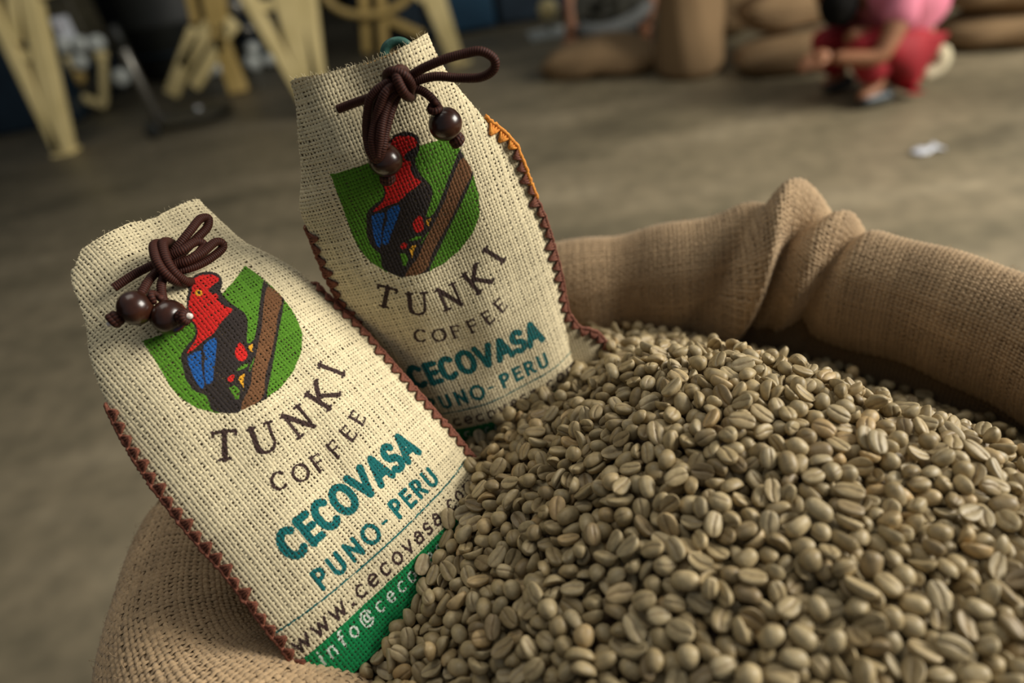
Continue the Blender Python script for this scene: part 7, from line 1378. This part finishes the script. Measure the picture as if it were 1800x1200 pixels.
# crossing-legged ochre stand
f = gnd(370, 172); root = empty('splayed_stand', (f.x, f.y, 0)); tag(root, 'low cream stand on splayed crossing legs behind the dark plate', 'stand')
for (x0, y0, x1, y1, w, w2, nm, m) in ((303, 166, 345, 52, .10, .10, 'leg', M_cream), (322, 118, 372, 40, .10, .09, 'leg', M_cream), (342, 152, 392, 70, .085, .09, 'leg', M_cream),
        (424, 172, 384, 60, .14, .10, 'leg', M_ochre), (388, 75, 368, -60, .13, .17, 'column', M_ochre), (345, 40, 325, -50, .05, .05, 'brace', M_ochre), (392, 60, 412, 38, .11, .10, 'bracket', M_cream)):
    a = at(x0, y0, f.y) - root.location; b = at(x1, y1, f.y) - root.location; a.z = max(a.z, .005)
    beam(nm, a, b, w, .09, m, root, V3((0, 1, 0)), w2)
# navy machine body behind the far-left stand
f = gnd(20, 250)
root = empty('machine_cabinet', (f.x, f.y + .25, 0)); tag(root, 'dark navy machine cabinet on the floor at the far left edge', 'machine')
cx1 = gnd(128, 224).x - root.location.x
box('cabinet_body', (-1.35, -.02, .004), (cx1, .22, .62), M_navy, root, .02)
box('cabinet_lid', (-1.38, -.05, .62), (cx1 + .02, .24, .66), M_navy, root, .01)
c = at(50, 80, f.y + .2) - root.location
box('red_panel', (c.x - .10, -.045, .665), (c.x + .12, .0, c.z + .22), M_red, root, .01)['label'] = 'dark red panel between the cream legs'
for k in range(3): box('vent_slat', (-1.1, -.032, .20 + k * .1), (-.5, -.021, .24 + k * .1), M_black, root, .003)
# roller machine: pulleys paled to stand for blurred glints, cream rail, white notice
f = gnd(160, 196)
root = empty('roller_machine', (f.x, f.y + .1, 0)); tag(root, 'dark ribbed machine with round pulleys paled for their glints and a white notice on its side', 'machine')
Yp = f.y + .05
box('machine_body', (-.50, .24, .30), (.06, .62, 2.0), M_olive, root, .02)
for k in range(10): box('rib', (-.48, .20, .78 + k * .12), (.04, .26, .82 + k * .12), M_olive, root, .004)
for k, (px, py, r, m) in enumerate(((112, 80, .055, M_pale), (141, 78, .055, M_pale), (170, 76, .055, M_pale), (118, 111, .055, M_cream), (141, 108, .055, M_pale), (139, 136, .05, M_ochre), (178, 98, .04, M_cream), (213, 136, .06, M_pale))):
    c = at(px, py, Yp) - root.location
    M = Matrix.Translation(c) @ Matrix.Rotation(PI / 2, 4, 'X')
    lathe('glint_pulley', [(0, -.10), (r * .5, -.10), (r * .5, -.03), (r, -.03), (r, -.015), (r * .86, 0), (r, .015), (r, .035), (r * .6, .04), (0, .045)], m, root, 20, M)
a = at(84, 34, Yp) - root.location; b = at(132, 70, Yp) - root.location
nb = box('notice', (a.x, -.02, b.z), (b.x, .0, a.z), M_white, root, .002); nb['label'] = 'white notice plate'
box('notice_stripe', (a.x + .03, -.024, a.z - .07), (b.x - .06, -.0205, a.z - .05), M_red, root, 0)
for (x0, y0, x1, y1, nm) in ((183, 186, 181, 108, 'rail_post'), (126, 165, 186, 186, 'rail')):
    p = at(x0, y0, Yp - .12) - root.location; q = at(x1, y1, Yp - .12) - root.location; p.z = max(p.z, .03); q.z = max(q.z, .03)
    beam(nm, p, q, .05, .05, M_cream, root)
for sx in (-.44, .0):
    for sy in (.28, .56): box('leg', (sx - .04, sy - .04, .002), (sx + .04, sy + .04, .31), M_navy, root, .006)
# dark hopper bin
f = gnd(255, 158)
root = empty('hopper_bin', (f.x + .22, f.y + .58, 0)); tag(root, 'large black drum with rounded side, behind the slanting pole', 'bin')
lathe('drum', [(0, .01), (.38, .01), (.40, .03), (.41, .40), (.425, .42), (.41, .44), (.41, 1.0), (.44, 1.02), (.44, 1.06), (.38, 1.06), (.37, .08), (0, .06)], M_black, root, 40)
for z in (.20, .72): tube('hoop', [(0.415 * math.cos(t), 0.415 * math.sin(t), z) for t in np.linspace(0, 2 * PI, 48)], .012, M_navy, root, 6)
# blue bins behind the splayed stand
for k, (px, py, w, h, housing_label) in enumerate(((352, 96, .40, .8, 'dark blue machine housing behind the splayed cream stand'), (462, 132, .42, .9, 'dark housing with shiny fittings between the two cream stands'))):
    f = gnd(px, py); root = empty('machine_housing', (f.x, f.y + .3, 0)); tag(root, housing_label, 'machine')
    box('housing_body', (-w if k == 0 else -.16, 0, .05), (w, .5, h + .9), M_blue if k == 0 else M_navy, root, .03)
    box('plinth', (-w + .05 if k == 0 else -.12, .05, .002), (w - .05, .45, .05), M_black, root, .005)
    fit = ((312, 22, .05), (315, 42, .05), (360, 18, .045), (330, 5, .045)) if k == 0 else ((415, 12, .07), (447, 84, .055), (448, 112, .07), (476, 108, .05), (372, 128, .045), (388, 122, .045), (437, 50, .05))
    for (ax, ay, r) in fit:
        c = at(ax, ay, f.y + .28) - root.location; c.z = max(c.z, .06)
        M = Matrix.Translation(c) @ Matrix.Rotation(PI / 2, 4, 'X')
        lathe('fitting', [(0, -.02), (r * .6, -.02), (r * .6, .03), (r, .035), (r, .06), (r * .5, .085), (0, .09)], M_pale if ay > 60 else M_steel, root, 18, M)
f = gnd(880, 55)
root = empty('blue_machine', (f.x, f.y + .1, 0)); tag(root, 'dark blue machine panels behind the cord loop of the upright bag', 'machine')
for k in range(4): box('side_panel', (-1.1 + k * .56, 0, .03), (-.58 + k * .56, .6, 1.5), M_navy if k % 2 == 0 else M_blue, root, .015)
box('plinth', (-1.1, .04, .002), (1.1, .58, .03), M_black, root, .004)
f = gnd(968, 62)
root = empty('round_handle_post', (f.x, f.y, 0)); tag(root, 'short cream ball-topped post left of the grey-clad person', 'post')
c = at(967, 16, f.y) - root.location
lathe('ball', [(.0, c.z - .07), (.05, c.z - .055), (.075, c.z), (.05, c.z + .055), (0, c.z + .07)], M_cream, root, 20)
tube('stem', [(0, 0, .03), (0, 0, c.z - .05)], .018, M_steel, root, 8)
box('base_plate', (-.16, -.12, .001), (.12, .12, .03), M_pale, root, .005)
# hand truck: slanting pole and dark toe plate lying near the floor
f = gnd(338, 222)
root = empty('hand_truck', (f.x, f.y, 0)); tag(root, 'hand truck with slanting steel pole and dark oval toe plate on the floor', 'hand truck')
a = gnd(262, 226) - root.location; b = gnd(412, 196) - root.location
bm = bmesh.new()
ux = (b - a); L = ux.length; ux.normalize(); uy = V3((-ux.y, ux.x, 0)); cen_ = (a + b) / 2
rings = []
for z, s_ in ((.025, .93), (.032, 1), (.050, 1), (.056, .95)):
    rings.append([bm.verts.new(cen_ + ux * (L / 2 * s_ * math.cos(t)) + uy * (.20 * s_ * math.sin(t)) + V3((0, 0, z))) for t in np.linspace(0, 2 * PI, 40, endpoint=False)])
for r0, r1 in zip(rings[:-1], rings[1:]):
    for i in range(40): bm.faces.new((r0[i], r0[(i + 1) % 40], r1[(i + 1) % 40], r1[i]))
bm.faces.new(rings[0][::-1]); bm.faces.new(rings[-1])
bm_obj('toe_plate', bm, M_olive, root, 0, smooth=False)
p0 = at(276, 206, f.y - .0) - root.location; p0.z = .05; p1 = at(198, 48, f.y) - root.location
tube('pole', [tuple(p0), tuple((p0 + p1) / 2), tuple(p1)], .026, M_steel, root, 10)
tube('grip', [tuple(p1 + (p0 - p1).normalized() * .12), tuple(p1 - (p0 - p1).normalized() * .01)], .031, M_black, root, 10)
for k in (-1, 1):
    c = p0 + uy * (.12 * k) + V3((-.02, 0, 0)); c.z = .045
    lathe('wheel', [(0, -.018), (.022, -.02), (.03, -.018), (.043, -.016), (.045, 0), (.043, .016), (.03, .018), (.022, .02), (0, .018)], M_black, root, 20, Matrix.Translation(c) @ Matrix.Rotation(PI / 2, 4, 'X'))
c = gnd(355, 207) - root.location
lathe('bolt_head', [(0, 0), (.030, 0), (.030, .008), (.022, .022), (0, .028)], M_chrome, root, 20, Matrix.Translation((c.x, c.y, .055)))['label'] = 'bright round steel bolt head on the plate'

# ------------------------------------------------------------------ filled sacks at the back right
def filled_sack(label, p, q, w, h, seed, droop=.0, group='filled burlap sacks on the floor', base=0., tie=True):
    """a lying sack from p to q (plan points), w across, h high"""
    R = np.random.default_rng(seed); p = V3(p); q = V3(q); L = (q - p).length; ax = math.atan2(q.y - p.y, q.x - p.x)
    root = empty('filled_sack', ((p.x + q.x) / 2, (p.y + q.y) / 2, base)); root.rotation_euler = (0, 0, ax)
    tag(root, label, 'sack', group)
    nu, nv = 40, 64; s = np.linspace(-1, 1, nu); V = np.zeros((nu, nv, 3)); t = np.arange(nv) / nv * 2 * PI
    for i, a in enumerate(s):
        e = (1 - abs(a) ** 3) ** .55; f = .14 + .86 * e
        cy = np.cos(t); cz = np.sin(t)
        sy = np.sign(cy) * np.abs(cy) ** .8; sz = np.sign(cz) * np.abs(cz) ** .72
        rr = 1 + .05 * np.sin(t * 3 + a * 3 + seed) + .035 * np.sin(a * 7 + t * 2 + seed) + .02 * np.sin(t * 11 + a * 5) * abs(a) ** 2
        V[i, :, 0] = a * L / 2 * (1 + .02 * np.sin(t * 5)); V[i, :, 1] = sy * w / 2 * (.25 + .75 * f) * rr
        z = sz * h / 2 * f * rr; V[i, :, 2] = np.maximum(h * .5 + z - droop * abs(a), .004)
    bm = bmesh.new(); g = [[bm.verts.new(V[i, j]) for j in range(nv)] for i in range(nu)]
    for i in range(nu - 1):
        for j in range(nv): bm.faces.new((g[i][j], g[i][(j + 1) % nv], g[i + 1][(j + 1) % nv], g[i + 1][j]))
    bm.faces.new(g[0][::-1]); bm.faces.new(g[-1])
    bmesh.ops.recalc_face_normals(bm, faces=bm.faces)
    uvl = bm.loops.layers.uv.new('uv')
    for fc in bm.faces:
        for l in fc.loops: l[uvl].uv = (l.vert.co.x, math.atan2(l.vert.co.z - h / 2, l.vert.co.y) * w / 2)
    bm_obj('sack_cloth', bm, M_farsack, root)
    for sd in (-1, 1):                                   # the sewn mouth and bottom seams
        yy = np.linspace(-w * .30, w * .30, 14)
        tube('seam_cord', [(sd * L * .497, y, max(.012, h * .5 - droop + .006 * math.sin(k * 2))) for k, y in enumerate(yy)], .010, M_farsack, root, 6)
    return root
a = gnd(955, 142); b = gnd(1185, 128)
def lie(px0, px1, py0, py1, w, off=0):
    a = gnd(px0, py0); b = gnd(px1, py1); n = V3((-(b.y - a.y), b.x - a.x, 0)).normalized()
    if n.y < 0: n = -n
    return a + n * (w / 2), b + n * (w / 2)
s1 = filled_sack('flat brown sack lying in front of the grey-clad person', *lie(944, 1158, 151, 135, .42), .42, .20, 3, .05)
sr1 = filled_sack('bottom right-hand sack lying right of the kneeling pink-shirted person', *lie(1655, 1900, 100, 86, .40), .40, .155, 5)
sr2 = filled_sack('top right-hand sack stacked on another right of the pink-shirted person', *lie(1650, 1900, 97, 83, .38), .38, .17, 6, base=.155)
sm1 = filled_sack('pale sack on the floor between the upright roll and the pink-shirted person', *lie(1308, 1520, 150, 122, .40), .40, .17, 8, .02)
sm2 = filled_sack('brown sack resting on the pale one beside the pink-shirted person', *lie(1312, 1490, 134, 108, .36), .36, .19, 9, base=.168)
sm3 = filled_sack('third sack at the top of the pile, cut by the frame', *lie(1318, 1480, 128, 104, .36), .36, .2, 10, base=.36)
sb1 = filled_sack('rear sack behind the grey-clad person and the upright roll', *lie(1165, 1330, 84, 72, .5), .5, .40, 12)
# the upright rolled sack
f = gnd(1228, 138)
root = empty('standing_sack', (f.x, f.y + .14, 0)); tag(root, 'narrow pale burlap sack standing upright like a column', 'sack')
nu, nv = 30, 48; V = []; 
for i, z in enumerate(np.linspace(0, 1, nu)):
    r = .172 * (1 + .05 * math.sin(z * 7 + 1)) * (1 if z > .03 else .93) * (1 if z < .93 else 1 - (z - .93) * 5)
    for j in range(nv):
        t = j / nv * 2 * PI; rr = r * (1 + .03 * math.sin(3 * t + z * 4) + .015 * math.sin(9 * t + z * 9))
        V.append((rr * math.cos(t), rr * math.sin(t), .004 + z * .92))
me = mesh('sack_cloth', V, [tuple(int(k) for k in q) for q in grid_faces(nv, nu)] if False else [(i * nv + j, i * nv + (j + 1) % nv, (i + 1) * nv + (j + 1) % nv, (i + 1) * nv + j) for i in range(nu - 1) for j in range(nv)] + [tuple(range(nv))[::-1], tuple((nu - 1) * nv + j for j in range(nv))])
set_uv(me, [(math.atan2(v[1], v[0]) * .17, v[2]) for v in V]); link('sack_cloth', me, M_farsack, root)
tube('tie_cord', [(.15 * math.cos(t), .15 * math.sin(t), .86) for t in np.linspace(0, 2 * PI, 30)], .008, M_farsack, root, 6)

# white scrap on the floor
f = gnd(1628, 266)
vs, fs = [], []
for i in range(9):
    for j in range(5):
        vs.append((-.055 + i * .0138 + .006 * math.sin(j * 2), (j - 2) * .012 * (1 + .3 * math.sin(i)), .003 + .008 * (1 + math.sin(i * 1.3 + j)) * .5))
for i in range(8):
    for j in range(4): fs.append((i * 5 + j, (i + 1) * 5 + j, (i + 1) * 5 + j + 1, i * 5 + j + 1))
o = link('paper_scrap', mesh('paper_scrap', vs, fs), M_white); o.location = (f.x, f.y, .001); o.rotation_euler = (0, 0, .2)
m = o.modifiers.new('thick', 'SOLIDIFY'); m.thickness = .0012
tag(o, 'small crumpled white scrap of paper alone on the concrete floor', 'paper')

# ------------------------------------------------------------------ people
def hand(parent_name, wrist, direction, up, mat, parent, scale=1.0, curl=.7):
    """palm and five fingers grown from the wrist"""
    d = V3(direction).normalized(); u = V3(up); u = (u - d * u.dot(d)).normalized(); s = d.cross(u)
    w = V3(wrist); S = scale
    pts = [w, w + d * .035 * S, w + d * .075 * S]; ed = [(0, 1), (1, 2)]; rd = [(.022 * S, .026 * S), (.020 * S, .036 * S), (.016 * S, .036 * S)]
    skin('palm', pts, ed, [.026 * S, .033 * S, .030 * S], mat, parent, 2)
    for k, (off, ln) in enumerate(((-.027, .062), (-.009, .070), (.009, .066), (.026, .052))):
        b0 = w + d * .070 * S + s * off * S; d1 = (d - u * curl * .5).normalized(); d2 = (d - u * curl * 1.5).normalized()
        p = [b0, b0 + d1 * ln * .45 * S, b0 + d1 * ln * .45 * S + d2 * ln * .35 * S, b0 + d1 * ln * .45 * S + d2 * ln * .35 * S + (d2 - u * curl).normalized() * ln * .22 * S]
        skin('finger', p, [(0, 1), (1, 2), (2, 3)], [.0095 * S, .009 * S, .0085 * S, .007 * S], mat, parent, 1)
    b0 = w + d * .022 * S - s * .030 * S; t1 = (d * .6 - s * .7 - u * .3).normalized(); t2 = (d - u * .6).normalized()
    skin('thumb', [b0, b0 + t1 * .032 * S, b0 + t1 * .032 * S + t2 * .026 * S, b0 + t1 * .032 * S + t2 * .045 * S], [(0, 1), (1, 2), (2, 3)], [.012 * S, .0105 * S, .0095 * S, .008 * S], mat, parent, 1)
def head(parent, c, face, hair_pts, hair_mat=None, hr=1.0):
    """c centre, face = direction of the face; modelled skull with nose, eyes, ears"""
    fd = V3(face).normalized(); M = fd.to_track_quat('-Y', 'Z').to_matrix().to_4x4(); M = Matrix.Translation(V3(c)) @ M
    bm = bmesh.new(); bmesh.ops.create_uvsphere(bm, u_segments=28, v_segments=20, radius=1)
    for v in bm.verts:
        x, y, z = v.co; zz = z * .118; k = 1 - .28 * max(0, -z) ** 1.3
        yy = y * .096 * (1 if y < 0 else 1.08) * k; xx = x * .076 * k
        if y < -.3: 
            yy -= .020 * math.exp(-((x / .17) ** 2 + ((z + .12) / .20) ** 2))          # nose
            yy += .010 * math.exp(-(((abs(x) - .36) / .16) ** 2 + ((z - .12) / .12) ** 2))  # eye sockets
            yy -= .006 * math.exp(-((x / .3) ** 2 + ((z + .48) / .09) ** 2))           # lips
            yy -= .010 * math.exp(-((x / .35) ** 2 + ((z + .80) / .16) ** 2))
        v.co = (xx, yy, zz)
    bmesh.ops.transform(bm, matrix=M, verts=bm.verts)
    h = bm_obj('head', bm, M_skin, parent)
    for sx in (-1, 1):
        for nm, p, r, m in (('eye', (sx * .028, -.078, .012), .0115, M_white), ('pupil', (sx * .028, -.0875, .011), .0052, M_hair)):
            bm = bmesh.new(); bmesh.ops.create_uvsphere(bm, u_segments=12, v_segments=8, radius=r)
            bmesh.ops.transform(bm, matrix=M @ Matrix.Translation(p), verts=bm.verts); bm_obj(nm, bm, m, h)
        bm = bmesh.new(); bmesh.ops.create_uvsphere(bm, u_segments=12, v_segments=8, radius=1)
        bmesh.ops.transform(bm, matrix=M @ Matrix.Translation((sx * .076, .005, -.005)) @ Matrix.Diagonal((.010, .02, .032, 1)), verts=bm.verts); bm_obj('ear', bm, M_skin, h)
    bm = bmesh.new(); bmesh.ops.create_uvsphere(bm, u_segments=12, v_segments=8, radius=1)
    bmesh.ops.transform(bm, matrix=M @ Matrix.Translation((0, -.088, -.057)) @ Matrix.Diagonal((.022, .008, .006, 1)), verts=bm.verts); bm_obj('mouth', bm, M_redcloth, h)
    # hair cap and falling locks
    bm = bmesh.new(); bmesh.ops.create_uvsphere(bm, u_segments=28, v_segments=20, radius=1)
    for v in list(bm.verts):
        x, y, z = v.co
        if y < -.25 and z < .62 - .0: v.co = (x * .070, y * .066, z * .10)
        else: v.co = (x * .086, y * .106 + .006, z * .126 + .006)
    bmesh.ops.transform(bm, matrix=M, verts=bm.verts); hair = bm_obj('hair', bm, M_hair, parent)
    for pts in hair_pts: skin('lock', pts, [(i, i + 1) for i in range(len(pts) - 1)], [.05 * hr] + [.06 * hr] * (len(pts) - 2) + [.022 * hr], M_hair, hair, 2)
    return h
# the person in pink, squatting and reaching left
f = gnd(1560, 176)
O = V3((f.x, f.y, 0)); root = empty('person', O)
tag(root, 'squatting person in pink shirt and red trousers, long dark hair hanging forward', 'person')
def P(px, py, dy=0.): return at(px, py, f.y + dy) - O
hip = P(1622, 66, .10); chest = P(1575, 8, .12); sh = P(1545, -10, .10); neck = P(1512, -28, .12); hd = P(1476, -32, .12)
kneeN = P(1492, 58, .02); ankN = P(1548, 148, -.02); kneeF = P(1440, 70, .26); ankF = P(1482, 128, .24)
toeN = P(1508, 172, -.05); toeF = P(1448, 140, .2)
for v in (ankN, ankF): v.z = max(v.z, .07)
toeN.z = toeF.z = .035
elbN = P(1548, 104, -.12); wrN = P(1462, 101, -.05); elbF = P(1490, 100, .26); wrF = P(1446, 100, .14)
shN = sh + V3((.02, -.17, -.01)); shF = sh + V3((0, .17, 0))
rump_ = P(1610, 94, .09); rump_.z = max(rump_.z, .17)
body = skin('body', [hip, chest, neck, hd, shN, elbN, wrN, shF, elbF, wrF, rump_ + V3((-.02, -.06, .0)), kneeN, ankN, toeN, rump_ + V3((-.02, .07, .0)), kneeF, ankF, toeF],
            [(0, 1), (1, 2), (2, 3), (1, 4), (4, 5), (5, 6), (1, 7), (7, 8), (8, 9), (0, 10), (10, 11), (11, 12), (12, 13), (0, 14), (14, 15), (15, 16), (16, 17)],
            [.085, .10, .05, .05, .055, .038, .026, .055, .038, .026, .05, .045, .036, .03, .05, .045, .036, .03], M_skin, root)
head(root, hd + V3((-.02, 0, .02)), (-.75, -.1, -.65), [[hd + V3((.0, -.05, .05)), hd + V3((-.03, -.06, -.08)), P(1470, 20, .04), P(1462, 50, .03)], [hd + V3((.0, .05, .05)), hd + V3((.0, .05, -.08)), P(1490, 15, .12), P(1482, 52, .10)]], hr=1.3)
skin('shirt', [hip + V3((0, 0, .03)), (hip + chest) / 2 + V3((.015, 0, .03)), chest, neck + V3((.04, 0, -.01)), shN, shN + (elbN - shN) * .5, shF, shF + (elbF - shF) * .5],
     [(0, 1), (1, 2), (2, 3), (2, 4), (4, 5), (2, 6), (6, 7)], [(.115, .15), (.135, .165), (.135, .18), .065, .078, .074, .078, .072], M_pink, root)
wst = P(1632, 50, .10); rump = P(1618, 96, .09); rump.z = max(rump.z, .17)
skin('trousers', [wst, rump, (rump + kneeN) / 2 + V3((0, -.07, -.02)), kneeN + V3((.02, 0, -.02)), (kneeN + ankN) / 2 + V3((.01, 0, 0)), ankN + V3((0, 0, .01)), (rump + kneeF) / 2 + V3((0, .06, -.02)), kneeF, (kneeF + ankF) / 2, ankF + V3((0, 0, .01)), P(1592, 116, .02), P(1562, 136, .0)],
     [(0, 1), (1, 2), (2, 3), (3, 4), (4, 5), (1, 6), (6, 7), (7, 8), (8, 9), (1, 10), (10, 11)], [.105, .135, .110, .085, .085, .075, .105, .082, .078, .070, .10, .075], M_redcloth, root)
skin('petticoat', [P(1652, 78, .06), P(1656, 98, .06), P(1646, 118, .06), P(1618, 136, .05)], [(0, 1), (1, 2), (2, 3)], [.035, .05, .045, .025], M_creamcloth, root)['label'] = 'cream cloth showing under the red trousers'
for nm, an, toe in (('shoe', ankN, toeN), ('shoe', ankF, toeF)):
    hl = an + V3((.05, 0, 0)); hl.z = .035
    skin(nm, [hl, (hl + toe) / 2, toe], [(0, 1), (1, 2)], [(.042, .032), (.045, .033), (.038, .026)], M_shoe, root)
hand('h', wrN, wrN - elbN, V3((0, 0, 1)), M_skin, root, 1.0)
hand('h', wrF, wrF - elbF + V3((-.2, 0, -.05)), V3((0, 0, 1)), M_skin, root, 1.0)
# the person in dark clothes, sitting behind the flat sack; the head is above the frame
f = gnd(1065, 112)
O = V3((f.x, f.y + .46, 0)); root = empty('person', O)
tag(root, 'seated person in dark clothes with a grey hem, bent low behind the flat sack', 'person')
def P(px, py, dy=0.): return at(px, py, O.y + dy) - O
hip = P(1062, 22, .05); hip.z = max(hip.z, .30); ch = P(1070, -60, .0); nk = P(1070, -110, -.05); hd = P(1066, -135, -.10)
kL = P(1010, 10, -.1); kR = P(1120, 8, -.1); fL = P(1003, 82, -.18); fR = P(1135, 64, -.15); fL.z = .06; fR.z = .06
sL = ch + V3((-.18, 0, .03)); sR = ch + V3((.18, 0, .03)); eL = P(1000, 0, -.12); wL = P(1006, 62, -.22); eR = P(1150, -5, -.1); wR = P(1140, 42, -.2)
skin('body', [hip, ch, nk, hd, sL, eL, wL, sR, eR, wR, kL, fL, kR, fR], [(0, 1), (1, 2), (2, 3), (1, 4), (4, 5), (5, 6), (1, 7), (7, 8), (8, 9), (0, 10), (10, 11), (0, 12), (12, 13)],
     [.13, .12, .05, .05, .06, .04, .027, .06, .04, .027, .07, .04, .07, .04], M_skin, root)
head(root, hd, (0, -.8, -.6), [[hd + V3((.05, .02, .04)), hd + V3((.06, .03, -.1)), hd + V3((.05, .04, -.22))], [hd + V3((-.05, .02, .04)), hd + V3((-.06, .03, -.1)), hd + V3((-.05, .04, -.22))]])
skin('jacket', [hip + V3((0, 0, .05)), ch, nk + V3((0, .03, -.05)), sL, eL, sR, eR], [(0, 1), (1, 2), (1, 3), (3, 4), (1, 5), (5, 6)], [(.19, .19), (.18, .16), .075, .085, .06, .085, .06], M_darkcloth, root)
skin('trousers', [hip, kL, (kL * .4 + fL * .6), kR, (kR * .4 + fR * .6)], [(0, 1), (1, 2), (0, 3), (3, 4)], [.15, .10, .07, .10, .07], M_darkcloth, root)
skin('skirt', [hip, P(1035, 22, -.06), P(1020, 52, -.12), P(1095, 22, -.06), P(1110, 36, -.12), P(1060, 36, -.1)], [(0, 1), (1, 2), (0, 3), (3, 4), (0, 5)], [.19, .15, .085, .15, .10, .15], M_darkcloth, root)
skin('hem', [P(1012, 46, -.24), P(1035, 58, -.26), P(1065, 60, -.26), P(1095, 46, -.26), P(1125, 26, -.24), P(1145, 2, -.2)], [(i, i + 1) for i in range(5)], [.04, .06, .065, .055, .045, .03], M_greycloth, root)['label'] = 'grey hem of the dark clothes'
for foot_point in (fL, fR):
    skin('shoe', [foot_point + V3((0, .05, -.03)), foot_point + V3((0, -.12, -.03))], [(0, 1)], [(.036, .028), (.034, .024)], M_shoe, root)
hand('h', wL, wL - eL, V3((0, 1, .2)), M_skin, root, 1.0); hand('h', wR, wR - eR, V3((0, 1, .2)), M_skin, root, 1.0)
